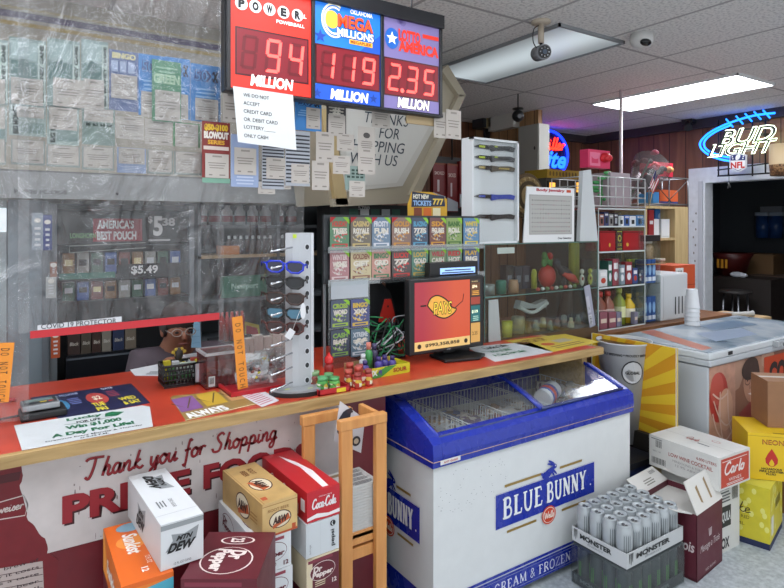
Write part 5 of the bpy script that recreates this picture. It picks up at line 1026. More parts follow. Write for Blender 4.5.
# white lower carton with a black side, and the wine cocktail case on top
rz2 = math.radians(-3)
def pf(fr, m, s, x, y, w, h, c, n=.0012, b=.02): m.text(fr, s, x, y, w, h, M(c), n, b)
def lowc(m, fr, W, L, h):
    e = fr['end']; m.rect(e, W*.08, h*.36, W*.62, h*.66, '#26282a', .0008); m.text(e, 'TEQUILA', W*.1, h*.42, W*.5, h*.16, M('#c9cccc'), .0015, .03); m.text(e, 'BOX', W*.1, h*.05, W*.45, h*.16, M('#2b2d30'), .0012, .04); m.lines(e, W*.12, h*.72, W*.6, h*.94, 5, M('#4c4f52'))
    m.bars(e, W*.66, h*.72, W*.92, h*.95, M('#2d3033'))
carton('liquor_case', 'white carton with a black label band under the wine cocktail case', 2.865, 1.50, 0, .20, .30, .338, rz2, (WBX, WBX, WBX), lowc, cat='carton')
RO = M('#b8402a', .45)
def wine(m, fr, W, L, h):
    e = fr['end']; m.rect(e, W*.06, h*.06, W*.96, h*.92, RO, .0006); script(m, e, 'Carlo', W*.18, h*.44, W*.62, h*.34, M('#dfd6d2'), .010, .0012); m.text(e, 'WINES', W*.3, h*.2, W*.4, h*.1, M('#dfd6d2')); m.lines(e, W*.2, h*.1, W*.8, h*.18, 2, M('#dfd6d2')); m.rect(e, W*.1, h*.82, W*.9, h*.84, '#dfd6d2', .001)
    l = fr['left']; m.text(l, 'LOW WINE COCKTAIL', L*.30, h*.52, L*.62, h*.12, M('#96443c'), .0012, .015); m.text(l, '6.000 LITERS', L*.70, h*.72, L*.27, h*.09, M('#96443c'), .0012, .01); m.text(l, 'MENDOCINO & TONIC', L*.36, h*.38, L*.45, h*.07, M('#8d8a88')); m.text(l, '12 9% ABV 750', L*.40, h*.26, L*.4, h*.07, M('#8d8a88'))
    m.bars(l, L*.04, h*.12, L*.26, h*.32, M('#1e1f20'), .0012, 14); m.bars(l, L*.10, h*.66, L*.2, h*.88, M('#2b2c2d'), .0012, 8); m.rect(l, L*.03, h*.9, L*.2, h*.93, '#77797a', .001); m.text(l, '86013  4/4', L*.06, h*.5, L*.12, h*.05, M('#77797a'))
    t_ = F(fr['top'].p(0, L), -fr['top'].y, fr['top'].x); script(m, t_, 'Carlo', L*.36, W*.42, L*.16, W*.16, M('#a8483e'), .004, .001); m.ell(t_, L*.66, W*.72, L*.06, W*.05, M('#a8483e'), .0008); m.ell(t_, L*.66, W*.72, L*.052, W*.038, M('#cacac6'), .0011); m.lines(t_, L*.55, W*.35, L*.72, W*.42, 1, M('#55585a')); m.rect(t_, 0, W*.495, L, W*.505, '#a9a9a5', .0006)
carton('wine_case', 'white wine cocktail carton with an orange red end panel, lying on another carton', 2.805, 1.455, .342, .262, .37, .158, rz2, (WBX, WBX, WBX), wine, cat='wine box')
tag(MB().box(2.87, 3.06, 1.79, 1.84, 0, .34, M('#b9a37a', .6)).build('cardboard_strip'), 'tan cardboard piece under the far end of the wine cocktail carton', 'cardboard')
# yellow boxes
YL = M('#d8b418', .45)
x, y = xy(770, 551, 0)
def cupc(m, fr, W, L, h):
    l, e = fr['left'], fr['end']
    for f, w_ in ((l, L), (e, W)):
        m.rect(f, 0, 0, w_, h*.10, '#20284e', .0006)
        rn = random.Random(8)
        for k in range(26): m.ell(f, w_*rn.uniform(.06, .94), h*rn.uniform(.16, .94), w_*.05, h*.05, M('#dfdb78', .4), .0006+.00001*k, 10)
    script(m, l, 'pake', L*.05, h*.52, L*.55, h*.17, M('#3b3415'), .0045, .0012); m.text(l, 'SWEET RED', L*.08, h*.42, L*.5, h*.05, M('#5a5120')); m.text(l, '750 ML', L*.08, h*.3, L*.4, h*.05, M('#5a5120'))
    m.rect(e, W*.1, h*.2, W*.26, h*.5, '#d9d9d0', .001); m.bars(e, W*.4, h*.55, W*.8, h*.7, M('#3b3415'))
YC = M('#cfc232', .4, var=.06)
carton('wine_case', 'lime yellow wine carton with a navy base band, standing on the floor at the right', x, y, 0, .32, .21, .30, math.radians(14), (YC, YC, M('#cdc850', .4)), cupc, cat='wine box')
def neon(m, fr, W, L, h):
    e = fr['left']; RK = M('#b5281c', .4)
    m.text(e, 'NEON', L*.30, h*.76, L*.44, h*.11, M('#6a2a14'), .0012, .02); m.text(e, 'NEON', L*.31, h*.775, L*.42, h*.08, M('#d0802a'), .0016, -.004)
    D = [(.5, .68), (.58, .56), (.63, .46), (.62, .37), (.56, .31), (.5, .29), (.44, .31), (.38, .37), (.37, .46), (.42, .56)]; cx = .03
    m.poly(e, [(L*(a+cx-.04), h*b) for a, b in D], RK, .001); m.poly(e, [(L*(.5+(a-.5)*.42+cx-.04), h*(.30+(b-.29)*.4)) for a, b in D], YL, .0014)
    m.text(e, 'HAZARDOUS', L*.28, h*.22, L*.42, h*.045, M('#2c240c'), .0012, .04); m.text(e, 'FIRE LIGHTER', L*.24, h*.165, L*.5, h*.045, M('#2c240c'), .0012, .04); m.text(e, 'FLUID', L*.38, h*.11, L*.2, h*.045, M('#2c240c'), .0012, .04)
    m.rect(fr['top'], W*.1, L*.1, W*.9, L*.12, '#a8891a', .0006); m.lines(fr['top'], W*.02, L*.2, W*.06, L*.8, 1, M('#5a4b12'))
    m.rect(e, 0, h*.93, L, h*.94, '#a8891a', .0006)
xa, ya = 3.06+.0, 1.56
carton('lighter_case', 'bright yellow carton with a red flame drop, topmost at the right edge', 3.318, 1.337, .303, .26, .22, .235, math.radians(42), (YL, YL, YL), neon, cat='carton')
# brown cardboard column behind
tag(MB().box(3.60, 3.95, 1.22, 1.66, 0, .537, M('#8d6544', .7)).build('cardboard_box'), 'brown cardboard box at the bottom behind the yellow cartons', 'box')
def brown(m, fr, W, L, h):
    e = fr['end']; g = F(e.p(W*.30, h*.1), e.y, -e.x); m.text(g, 'THIS SIDE', 0, 0, h*.6, .016, M('#2c2420')); m.text(g, 'CHILL TRAY', 0, -.03, h*.7, .016, M('#2c2420')); m.rect(fr['top'], 0, L*.45, W, L*.6, '#b9b4aa', .001)
KB = M('#8d6648', .7, var=.05)
carton('cardboard_box', 'brown cardboard box with sideways print resting behind the yellow flame carton', 3.325, 1.475, .540, .40, .19, .24, math.radians(-42), (KB, KB, KB), brown, cat='box')
# ================================================================ papers lying on the counter
def flat(corners, z=CZ, th=.0008):      # corners: picture positions lower-left, lower-right, upper-right, upper-left
    P = [xy(u, v, z) for u, v in corners]; o = Vector((*P[0], z)); ax = Vector((P[1][0]-P[0][0], P[1][1]-P[0][1], 0)); ay = Vector((P[3][0]-P[0][0], P[3][1]-P[0][1], 0))
    fr = F(o, ax, Vector((-ax.y, ax.x, 0))); loc = [((Vector((*q, z))-o).dot(fr.x), (Vector((*q, z))-o).dot(fr.y)) for q in P]; return fr, loc, ax.length, loc[3][1]
NV = M('#23264a', .3)
fr, P, w_, h_ = flat([(60, 420), (150, 403), (131, 383.5), (30, 398)])
m = MB(); m.prism(fr, P, 0, .001, NV); W_, H_ = w_, P[3][1]
sh = P[3][0]
for a, b, rx, ry, c in ((.05, .50, .13, .22, '#3f7fa8'), (.50, .52, .13, .2, '#b5403c')): m.ell(fr, sh*.5+W_*(a+.1), H_*b, W_*.12, H_*.24, c, .0014)
m.text(fr, 'MEGA MILLIONS', sh*.7+W_*.12, H_*.82, W_*.36, H_*.08, M('#a9b4d8'), .0015, .02); m.text(fr, 'DATE', sh*.8+W_*.78, H_*.82, W_*.14, H_*.08, M('#c9cde0'), .0015, .02)
m.text(fr, '$2', sh*.5+W_*.10, H_*.42, W_*.10, H_*.18, M('#d8dcea'), .002, .03); m.text(fr, '$2', sh*.5+W_*.55, H_*.44, W_*.10, H_*.18, M('#e8d8c0'), .002, .03)
m.text(fr, 'TUE', W_*.42, H_*.22, W_*.14, H_*.14, M('#d9c93a'), .0015, .04); m.text(fr, 'FRI', W_*.42, H_*.05, W_*.12, H_*.13, M('#d9c93a'), .0015, .04); m.text(fr, 'WED', W_*.74, H_*.26, W_*.2, H_*.13, M('#d9c93a'), .0015, .04); m.text(fr, '& SAT', W_*.74, H_*.09, W_*.2, H_*.13, M('#d9c93a'), .0015, .04)
m.lines(fr, sh*.5+W_*.28, H_*.45, sh*.5+W_*.42, H_*.72, 4, M('#6f7ab8')); m.lines(fr, sh*.5+W_*.74, H_*.5, sh*.5+W_*.88, H_*.76, 4, M('#a8485c'))
tag(m.build('draw_game_mat'), 'navy draw game mat with blue and red circles taped to the red worktop', 'poster')
WP = M('#c3c7c8', .4)
fr, P, w_, h_ = flat([(22, 451), (153, 427), (142, 406), (14, 426)]); m = MB(); x = [P[0], P[1], (P[2][0]+.02, P[2][1]-.03), P[2], P[3]]; m.prism(fr, x, .0012, .0022, WP)
GR = M('#1f6a45', .4); s_ = P[3][0]
m.text(fr, "Win $1,000", w_*.34, h_*.42, w_*.46, h_*.17, GR, .003, .05); m.text(fr, 'A Day For Life!', w_*.22, h_*.19, w_*.66, h_*.17, GR, .003, .05); m.text(fr, 'Drawings Every Monday & Thursday', w_*.17, h_*.10, w_*.76, h_*.055, M('#31383a'), .003, .02); m.text(fr, 'at 9:35 P.M.', w_*.42, h_*.03, w_*.22, h_*.05, M('#31383a'), .003, .02)
m.text(fr, 'Lucky', w_*.37, h_*.76, w_*.3, h_*.15, GR, .003, .04); m.text(fr, 'FOR LIFE', w_*.44, h_*.64, w_*.2, h_*.08, M('#2a2f31'), .003, .03); m.poly(fr, [(w_*.68, h_*.72), (w_*.78, h_*.68), (w_*.86, h_*.8), (w_*.76, h_*.9), (w_*.7, h_*.86)], GR, .003); m.stroke(fr, [(w_*.34, h_*.66), (w_*.52, h_*.62), (w_*.74, h_*.67)], .003, GR, .003)
tag(m.build('prize_mat'), 'white mat with green lettering about a thousand a day for life, left on the worktop', 'poster')
fr, P, w_, h_ = flat([(186, 421), (262, 403), (240, 390), (168, 397)]); m = MB(); m.prism(fr, [P[0], P[1], P[2], (P[3][0]+.02, P[3][1]), (P[3][0], P[3][1]-.02)], .0, .001, M('#8e7340', .4)); s_ = P[3][0]
for k, c in enumerate(('#7a4f86', '#b9962a', '#b88c5c')):
    x0 = w_*(.02+.33*k); m.poly(fr, [(x0+s_*.3, h_*.3), (x0+w_*.28+s_*.3, h_*.3), (x0+w_*.28+s_*.8, h_*.85), (x0+s_*.8, h_*.85)], c, .0014); m.stroke(fr, [(x0+w_*.02+s_*.4, h_*.68), (x0+w_*.10+s_*.4, h_*.40), (x0+w_*.27+s_*.6, h_*.78)], .006, '#5a4420', .0018)
m.text(fr, 'ALWAYS', w_*.06, h_*.03, w_*.52, h_*.2, M('#e2e2de'), .002, .06); m.rect(fr, 0, h_*.005, w_*.9, h_*.02, '#d9cfa8', .0015)
tag(m.build('promo_mat'), 'purple yellow and tan mat reading ALWAYS at the counter edge', 'poster')
fr, P, w_, h_ = flat([(262, 407.5), (279, 401), (262, 390), (238, 394)]); m = MB(); m.prism(fr, P, .0012, .002, M('#cbc9cc', .6)); 
for k in range(8): m.rect(fr, w_*.1+P[3][0]*(.1*k+.08), h_*(.1+.1*k), w_*.85+P[3][0]*(.1*k+.08), h_*(.14+.1*k), '#b56a78', .0026)
tag(m.build('price_list'), 'white slip with pink printed lines at the counter edge by the sunglasses stand', 'paper')
fr, P, w_, h_ = flat([(135, 376), (166, 376), (160, 364), (130, 370)]); m = MB(); m.prism(fr, P, .0005, .0015, M('#d3d5d8', .6)); m.lines(fr, w_*.25, h_*.2, w_*.9, h_*.8, 4, M('#5a5e66'), .0018); tag(m.build('loose_sheet'), 'loose white sheets beside the black basket', 'paper')
fr, P, w_, h_ = flat([(495, 362), (553, 352), (529, 342), (466, 347)]); m = MB(); m.prism(fr, P, 0, .001, WP); s_ = P[3][0]
m.text(fr, 'A Day For Life!', w_*.2, h_*.2, w_*.55, h_*.16, GR, .0016, .04); m.text(fr, 'Lucky Life', w_*.28+s_*.4, h_*.62, w_*.4, h_*.2, M('#27302c'), .0016, .04); m.text(fr, 'Win $1,000', w_*.3, h_*.42, w_*.36, h_*.13, GR, .0016, .04); m.stroke(fr, [(w_*.2, h_*.58), (w_*.5, h_*.54), (w_*.75, h_*.6)], .004, GR, .0016)
tag(m.build('prize_mat'), 'white mat with green print right of the monitor stand', 'poster')
fr, P, w_, h_ = flat([(553, 352), (600, 342), (565, 334), (505, 341)]); m = MB(); m.prism(fr, P, 0, .001, M('#c9b23c', .4)); s_ = P[3][0]
m.text(fr, 'MATCH UP', w_*.05+s_*.6, h_*.62, w_*.5, h_*.22, M('#7a4c2a'), .0016, .03); m.rect(fr, w_*.5+s_*.4, h_*.35, w_*.8+s_*.4, h_*.55, '#a9a08a', .0016); m.lines(fr, w_*.15+s_*.3, h_*.12, w_*.85+s_*.3, h_*.3, 2, M('#8a6a3a')); m.ell(fr, w_*.3+s_*.5, h_*.4, w_*.1, h_*.1, '#b5542c', .0016)
tag(m.build('promo_mat'), 'yellow printed mats at the right end of the worktop', 'poster')

# ---------------------------------------------------------------- card reader at far left
x, y = xy(40, 416, CZ); t = thing('fingerprint_pad', 'small silver and black counter device with a lit screen at the far left', 'counter device', (x, y, CZ)); rz = .06
MB().box(x-.06, x+.075, y-.05, y+.05, CZ, CZ+.026, BK, rz).build('base', t, bevel=.006); m = MB(); m.box(x-.055, x+.055, y-.04, y+.045, CZ+.030, CZ+.050, M('#9a9da0', .3, .6), rz); m.build('housing', t, bevel=.004)
m = MB(); z = F((x-.05, y-.035, CZ+.050), (math.cos(rz), math.sin(rz), 0), (-math.sin(rz), math.cos(rz), 0)); m.rect(z, .004, .005, .10, .07, '#2b2f33'); m.rect(z, .01, .03, .09, .065, '#6a7a78', .0015); m.rect(z, .05, .01, .07, .025, '#b5a238', .0018); m.rect(z, .075, .01, .09, .025, '#a03a30', .0018); m.build('screen', t)
m = MB(); m.tube(smooth_path([(x-.055, y, CZ+.012), (x-.12, y+.01, CZ+.006), (x-.2, y-.03, CZ+.006), (x-.3, y+.02, CZ+.006)]), .004, M('#1a1a1c'), 6); m.build('cable', t)
x2, y2 = xy(6, 403, CZ); m = MB(); m.tube(smooth_path([(x2-.25, y2-.02, CZ+.008), (x2-.1, y2+.03, CZ+.008), (x2+.03, y2, CZ+.008)]), .007, M('#b01f28', .3), 8); tag(m.build('cord'), 'red cord lying at the far left end of the worktop', 'cord')

# ---------------------------------------------------------------- black basket, papers box, red acrylic box, figurine
z = CZ; x0, y0 = xy(172, 388, z); x1, _ = xy(198, 384.5, z); bw = .155; y1 = y0+.10; h = .085
t = thing('plastic_basket', 'black perforated plastic basket filled with yellow and green packets', 'basket', (x0+bw/2-.02, y0+.05, z)); x0 -= .03; x1 = x0+bw
m = MB(); bk = M('#151517', .35); m.box(x0+.01, x1-.01, y0+.008, y1-.008, z, z+.004, bk)
for zz in (z+.010, z+.030, z+.050, z+.068, z+h): m.tube([(x0, y0, zz), (x1, y0, zz), (x1, y1, zz), (x0, y1, zz), (x0, y0, zz)], .0035 if zz < z+h else .006, bk, 6)
n = 11
for i in range(n+1):
    for yy in (y0, y1):
        a, b = x0+(x1-x0)*i/n, x0+(x1-x0)*min(i+1, n)/n; m.tube([(a, yy, z+.01), (b, yy, z+h-.005)], .0026, bk, 5); m.tube([(b, yy, z+.01), (a, yy, z+h-.005)], .0026, bk, 5)
for i in range(7):
    for xx in (x0, x1): a = y0+(y1-y0)*i/7; b = y0+(y1-y0)*(i+1)/7; m.tube([(xx, a, z+.01), (xx, b, z+h-.005)], .0026, bk, 5); m.tube([(xx, b, z+.01), (xx, a, z+h-.005)], .0026, bk, 5)
m.box(x0, x1, y0-.001, y0+.002, z, z+.018, bk); m.build('basket_body', t)
rn = random.Random(6)
for i in range(9):
    c, nm = [('#c9b92a', 'yellow'), ('#4f8a4a', 'green'), ('#c9ccd0', 'white'), ('#a33a2c', 'red')][i % 4]; cx, cy = x0+.025+.015*i, y0+.03+rn.uniform(0, .05)
    m = MB(); m.box(cx-.012, cx+.014, cy-.01, cy+.012, z+.006, z+.07+rn.uniform(0, .03), M(c), rn.uniform(-.5, .5)); tag(m.build('small_packet'), '%s packet inside the black basket' % nm, 'packet', '%s packets in the basket' % nm)
# shallow cardboard tray and white carton beyond
x, y = xy(206, 366, CZ); m = MB(); cb = M('#8a6b48', .7); a, b, c, d = x-.13, x+.07, 2.42, 2.62
for q in ((a, b, c, c+.004), (a, b, d-.004, d), (a, a+.004, c, d), (b-.004, b, c, d)): m.box(*q, CZ, CZ+.085, M('#c3c4c8', .5))
m.box(a, b, c, d, CZ, CZ+.01, cb); m.rect(YF(c), a+.01, CZ+.01, b-.01, CZ+.06, M('#c7ccd6'), .001); m.lines(YF(c), a+.02, CZ+.02, b-.04, CZ+.05, 3, M('#5a6a9a'), .0015)
tag(m.build('open_carton'), 'open white carton with tan inside behind the black basket', 'box')
x, y = xy(163, 368, CZ); t = thing('figurine', 'small yellow and black flower headed ornament in front of the seated person', 'ornament', (x, 2.5, CZ)); y = 2.5; z = CZ
MB().lathe((x, y, z), [(0, 0), (.028, 0), (.022, .03), (.024, .06), (.014, .085), (0, .09)], M('#5d6046', .4), 16).build('base', t)
m = MB(); m.ball((x, y, z+.115), .018, .018, .028, M('#2a2420'), 12); [m.ball((x+.022*math.cos(a), y-.004, z+.125+.012*math.sin(a)), .008, .006, .008, M('#b89a38'), 8) for a in [i*1.05 for i in range(6)]]; m.build('head', t)
m = MB(); m.box(x-.005, x+.06, 2.46, 2.475, CZ, CZ+.085, M('#b9c4b8')); m.rect(YF(2.46), x, CZ+.02, x+.05, CZ+.05, '#4f8a5a'); tag(m.build('card_holder'), 'pale green card standing by the yellow ornament', 'card')
# red acrylic donation box
x0, y0 = xy(206, 390, CZ); t = thing('acrylic_box', 'clear acrylic box with red panels behind the black basket and strip', 'box', (x0+.06, y0+.06, CZ)); x1, y1, h = x0+.145, y0+.13, .135; m = MB()
REDP = M('#8e1c24', .25)
RC = clear_mat('#d88488', .12, .04)
for q in ((x0, x1, y0, y0+.003), (x0, x0+.003, y0, y1), (x1-.003, x1, y0, y1)): m.box(*q, CZ, CZ+h, RC)
m.box(x0, x1, y1-.004, y1, CZ, CZ+h, REDP); m.box(x0, x1, y0, y1, CZ, CZ+.004, REDP); m.build('walls', t)
m = MB(); m.box(x0-.002, x1+.002, y0-.002, y1+.002, CZ+h, CZ+h+.004, clear_mat('#d98a8a', .15, .1)); e = M('#b9b5b8', .2)
for q in ((x0-.004, x1+.004, y0-.004, y0+.006), (x0-.004, x1+.004, y1-.006, y1+.004), (x0-.004, x0+.006, y0, y1), (x1-.006, x1+.004, y0, y1)): m.box(*q, CZ+h-.004, CZ+h+.006, e)
m.build('lid', t); m = MB(); m.rect(YF(y0), x0+.01, CZ+.01, x0+.035, CZ+.05, '#c9cccf', .001); m.bars(YF(y0), x0+.013, CZ+.02, x0+.032, CZ+.045, '#1e1e20', .002, 7); m.build('barcode_label', t)
m = MB(); rn = random.Random(5); [m.box(x0+.02+.018*i, x0+.03+.018*i, y0+.02, y0+.1, CZ+.002, CZ+rn.uniform(.02, .06), M(rn.choice(['#a9a4a0', '#c9c4c0', '#6f6a68'])), .3) for i in range(6)]; tag(m.build('change_pile'), 'grey slips lying inside the red clear box', 'slips', kind='stuff')
# red tray with clear clamshell of goods
x0, y0 = xy(222, 391, CZ); xz_ = x0+.24; t = thing('red_tray', 'red plastic tray under the clear clamshell packs', 'tray', (x0+.12, 2.2, CZ)); m = MB()
ya, yb = 2.10, 2.22; m.box(x0, xz_, 2.17, 2.32, CZ, CZ+.006, M('#a31c26', .3)); m.box(x0, xz_, 2.165, 2.175, CZ, CZ+.018, M('#b0202a', .3)); m.box(x0, x0+.01, 2.17, 2.32, CZ, CZ+.018, M('#b0202a', .3)); m.build('tray_body', t); t.location = t.location
rn = random.Random(12)
cc = clear_mat('#e6ebec', .25, .12, .1)
for i in range(4):
    m = MB(); a = x0+.03+.045*i; n = 6; P = []
    for r_ in range(n+1):
        for c_ in range(n+1): P.append((a+.13*c_/n, 2.205+.02*i+rn.uniform(-.012, .012), CZ+.022+.125*r_/n+rn.uniform(-.004, .004)))
    m.add(P, [(r_*(n+1)+c_, r_*(n+1)+c_+1, (r_+1)*(n+1)+c_+1, (r_+1)*(n+1)+c_) for r_ in range(n) for c_ in range(n)], cc, True)
    [m.ball((a+.02+rn.uniform(0, .1), 2.21+.02*i, CZ+.03+rn.uniform(0, .09)), .009, .006, .006, M(rn.choice(['#3a3c40', '#c9ccd0', '#7a4a40', '#5a5f66', '#b9b03c'])), 6) for k in range(14)]
    tag(m.build('clear_bag'), 'clear crinkled bag of small trinkets on the red tray behind the vinyl sheet', 'bag', 'clear bags on the red tray')
# row of little cream boxes behind
for i in range(5):
    X, _ = xz(249+i*9, 350, 2.52); tag(MB().box(X-.022, X+.018, 2.5, 2.54, CZ, CZ+.145+.01*(i % 2), M('#b5aca4', .5)).box(X-.018, X+.014, 2.497, 2.5, CZ+.02, CZ+.05, M('#7d8a8f')).build('small_carton'), 'small cream carton in a row behind the clear bags', 'box', 'cream cartons behind the vinyl')

# ---------------------------------------------------------------- sunglasses stand
SYL = M('#b3b6ba', .35, .25); cx, cy = .968, 2.09
t = thing('sunglasses_stand', 'tall grey sunglasses stand with silver pegs and a half round black base', 'sunglasses stand', (cx, cy, CZ))
m = MB(); k = 20; P = [(cx+.005+.13*math.cos(a), cy+.03-.105*math.sin(a)) for a in [math.pi*i/k for i in range(k+1)]]; m.prism(ZF(0), P, CZ, CZ+.016, BK); m.prism(ZF(0), [(cx+.005+(x-cx-.005)*.96, cy+.03+(y-cy-.03)*.96-.001) for x, y in P], CZ+.016, CZ+.024, M('#8e9194', .35)); m.build('base', t)
colx0, colz1 = xz(291.5, 233, cy); colx1, _ = xz(313.5, 233, cy)
m = MB(); m.prism(ZF(0), [(colx0-.012, cy+.03), (colx0-.012+.018, cy+.005), (colx0+.03, cy), (colx1, cy), (colx1, cy+.05), (colx0, cy+.055)], CZ+.024, colz1, SYL)
f = YF(cy); pegs = [247, 263, 278, 293.5, 308, 322, 337, 351, 365, 380]; pz = []
for v in pegs:
    X, Z = xz(307, v, cy); pz.append(Z); m.ell(f, X, Z, .011, .013, '#c9ccd0', .001); m.ell(f, X, Z, .008, .010, '#26282b', .002)
m.box(colx1-.012, colx1, cy-.002, cy, CZ+.03, colz1, M('#c3c6c9', .3)); m.build('column', t)
m = MB(); m.rect(f, colx0+.005, colz1-.02, colx0+.02, colz1-.005, '#b9d030', .002); m.rect(ZF(CZ+.024), cx+.0, cy-.05, cx+.02, cy-.045, '#c9d84a', .001); m.rect(ZF(CZ+.024), cx-.08, cy-.02, cx-.06, cy-.012, '#c9d84a', .001); m.build('price_stickers', t)
pr = Vector((-.5, -.85, .06)).normalized()
PEG = M('#c9ccd0', .2, .8)
for Z in pz:
    for s_ in (0,):
        a = Vector((colx0+.004, cy+.002, Z)); b = a+Vector((-.095, -.03, -.012)); m = MB(); m.cyl(a, b, .0035, PEG, 8); m.ball(tuple(b), .006, .006, .006, PEG, 8); m.build('peg', t)
def glasses(Z, frame, lens, label, tagged=False, temple=None):
    t = thing('sunglasses', label, 'sunglasses', (cx-.1, cy-.05, Z-.02), 'sunglasses on the stand'); c = Vector((colx0-.035, cy-.022, Z-.010)); ax = Vector((.72, -.55, -.05)).normalized(); fr = F(c-ax*.075, ax, (0, 0, 1)); fm = M(frame, .25); m = MB()
    for s_ in (0, 1):
        x = .036+.076*s_; P = [(x-.033, .012), (x-.02, .020), (x+.02, .021), (x+.033, .013), (x+.031, -.008), (x+.014, -.021), (x-.014, -.021), (x-.031, -.008)]
        m.tube([fr.p(*q, 0) for q in P+[P[0]]], .0042, fm, 6)
    m.tube([fr.p(.064, .008, 0), fr.p(.074, .014, .002), fr.p(.084, .008, 0)], .0035, fm, 6); m.build('frame', t); m = MB()
    for s_ in (0, 1):
        x = .036+.076*s_; m.prism(fr, [(x-.033, .012), (x-.02, .020), (x+.02, .021), (x+.033, .013), (x+.031, -.008), (x+.014, -.021), (x-.014, -.021), (x-.031, -.008)], -.0012, .0012, M(lens, .06))
    m.build('lens', t)
    tm = M(temple or frame, .25)
    for x, e in ((.003, Vector((.02, .10, 0))), (.147, Vector((.035, .05, 0)))): m = MB(); a = fr.p(x, .010); m.tube([a, a+e*.5, a+e, a+e*1.12+Vector((0, 0, -.015))], [.0045, .004, .0035, .003], tm, 6); m.build('temple', t)
    return t
glasses(pz[1], '#1f35b8', '#2a2c40', 'bright blue wraparound sunglasses topmost on the grey stand', temple='#1f35b8')
glasses(pz[2], '#1c1c1e', '#16181c', 'black sunglasses second from the top on the grey stand')
glasses(pz[3], '#3a2620', '#241a18', 'dark brown sunglasses in the middle of the five on the stand')
glasses(pz[4], '#1e2022', '#3f6a80', 'black framed sunglasses with blue green lenses, fourth on the stand')
g = glasses(pz[5], '#4a2622', '#2e1414', 'dark red lensed sunglasses with price tags, lowest on the stand')
f = YF(cy-.075); X, Z = xz(303, 311, cy-.075); m = MB(); m.prism(f, [(X+.011*math.cos(a), Z+.030*math.sin(a)) for a in [i*math.pi/8 for i in range(16)]], 0, .001, M('#d6d8da')); X2, Z2 = xz(290, 334, cy-.075); m.prism(F(f.p(X2, Z2), (.8, 0, -.6), (.6, 0, .8)), [(-.014, -.018), (.014, -.018), (.014, .018), (-.014, .018)], 0, .001, M('#d6d8da')); m.tube([f.p(X2+.01, Z2+.012), f.p(X-.005, Z+.02)], .0008, M('#d6d8da'), 4); o = m.build('price_tag', g)

# ---------------------------------------------------------------- energy shot jars and candy boxes
def jar(u, v, r, h, body, cap, label, grp, zb=CZ, name='supplement_jar'):
    x, y = xy(u, v, zb); t = thing(name, label, 'jar', (x, y, zb), grp); MB().lathe((x, y, zb), [(0, 0), (r*.95, 0), (r, .004), (r, h*.68), (r*.85, h*.76), (0, h*.76)], M(body, .3), 16).build('body', t)
    MB().lathe((x, y, zb), [(r*1.02, h*.15), (r*1.02, h*.55)], speck('shot label '+body, [body, '#d8d8c0', body, '#b0a02c', '#3a5a2c'], 60), 16).build('wrap_label', t); MB().cyl((x, y, zb+h*.76), (x, y, zb+h), r*.9, M(cap, .35), 16).build('cap', t); return t
x0, y0 = xy(336, 393, CZ); m = MB(); tr = M('#b0222a', .4); ya = y0; rzt = 0
a, b, c, d = x0-.075, x0+.06, y0-.005, y0+.15
for q in ((a, b, c, c+.004), (a, b, d-.004, d), (a, a+.004, c, d), (b-.004, b, c, d)): m.box(*q, CZ, CZ+.022, tr)
m.box(a, b, c, d, CZ, CZ+.003, tr); m.rect(YF(c), b-.06, CZ+.003, b-.02, CZ+.018, '#d8c22c'); tag(m.build('display_tray'), 'red and yellow cardboard tray holding green topped jars', 'tray')
def jarx(x, y, r, h, body, cap, label, grp, zb): 
    t = thing('supplement_jar', label, 'jar', (x, y, zb), grp); MB().lathe((x, y, zb), [(0, 0), (r*.95, 0), (r, .004), (r, h*.68), (r*.85, h*.76), (0, h*.76)], M(body, .3), 16).build('body', t)
    MB().lathe((x, y, zb), [(r*1.03, h*.12), (r*1.03, h*.58)], speck('shot label '+body, [body, '#d8d8c0', body, '#c7a83c', '#5a3a2c'], 70), 16).build('wrap_label', t); MB().cyl((x, y, zb+h*.76), (x, y, zb+h), r*.9, M(cap, .35), 16).build('cap', t)
zb = CZ+.0035
jarx(a+.035, c+.04, .021, .058, '#3f8a3c', '#59a06a', 'green jar with a mint lid in front in the red tray', 'green jars', zb); jarx(a+.082, c+.03, .021, .052, '#5aa048', '#4f9a5c', 'lime jar with a green lid at the front right of the red tray', 'green jars', zb); jarx(a+.03, c+.10, .022, .068, '#7a3a30', '#7f9a6c', 'brown jar with a sage lid at the left back of the red tray', 'green jars', zb)
jarx(a+.085, c+.085, .02, .055, '#3f7a3a', '#5a9a64', 'dark green jar at the middle of the red tray', 'green jars', zb)
# small upright red and yellow packet boxes
for i, (dx, dy, c1, hh) in enumerate([(.02, .05, '#8e2a22', .07), (.045, .02, '#a03028', .06), (.07, .06, '#93402c', .075), (.10, .03, '#a5352a', .065), (.06, .11, '#7a2a24', .08), (.1, .1, '#9a3a2c', .07)]):
    jarx(b+.0+dx, c+.0+dy, .017, hh, c1, '#8e3a34' if i % 2 else '#b0483c', 'maroon shot jar, number %s counting rightwards in the cluster beside the red tray' % ['one', 'two', 'three', 'four', 'five', 'six'][i], 'maroon jars beside the tray', CZ)
x, y = xy(349, 362, CZ); 
t = thing('red_sprayer', 'bright red plastic topped bottle behind the maroon jars', 'bottle', (b+.02, c+.17, CZ)); xq, yq = b+.0, c+.18; MB().lathe((xq, yq, CZ), [(0, 0), (.02, 0), (.02, .06), (.012, .075), (0, .075)], M('#a02a28', .3), 14).build('body', t); MB().lathe((xq, yq, CZ+.075), [(.018, 0), (.018, .022), (.008, .03), (0, .045)], M('#d02a2a', .25), 14).build('cap', t); t.name = 'red_bottle'
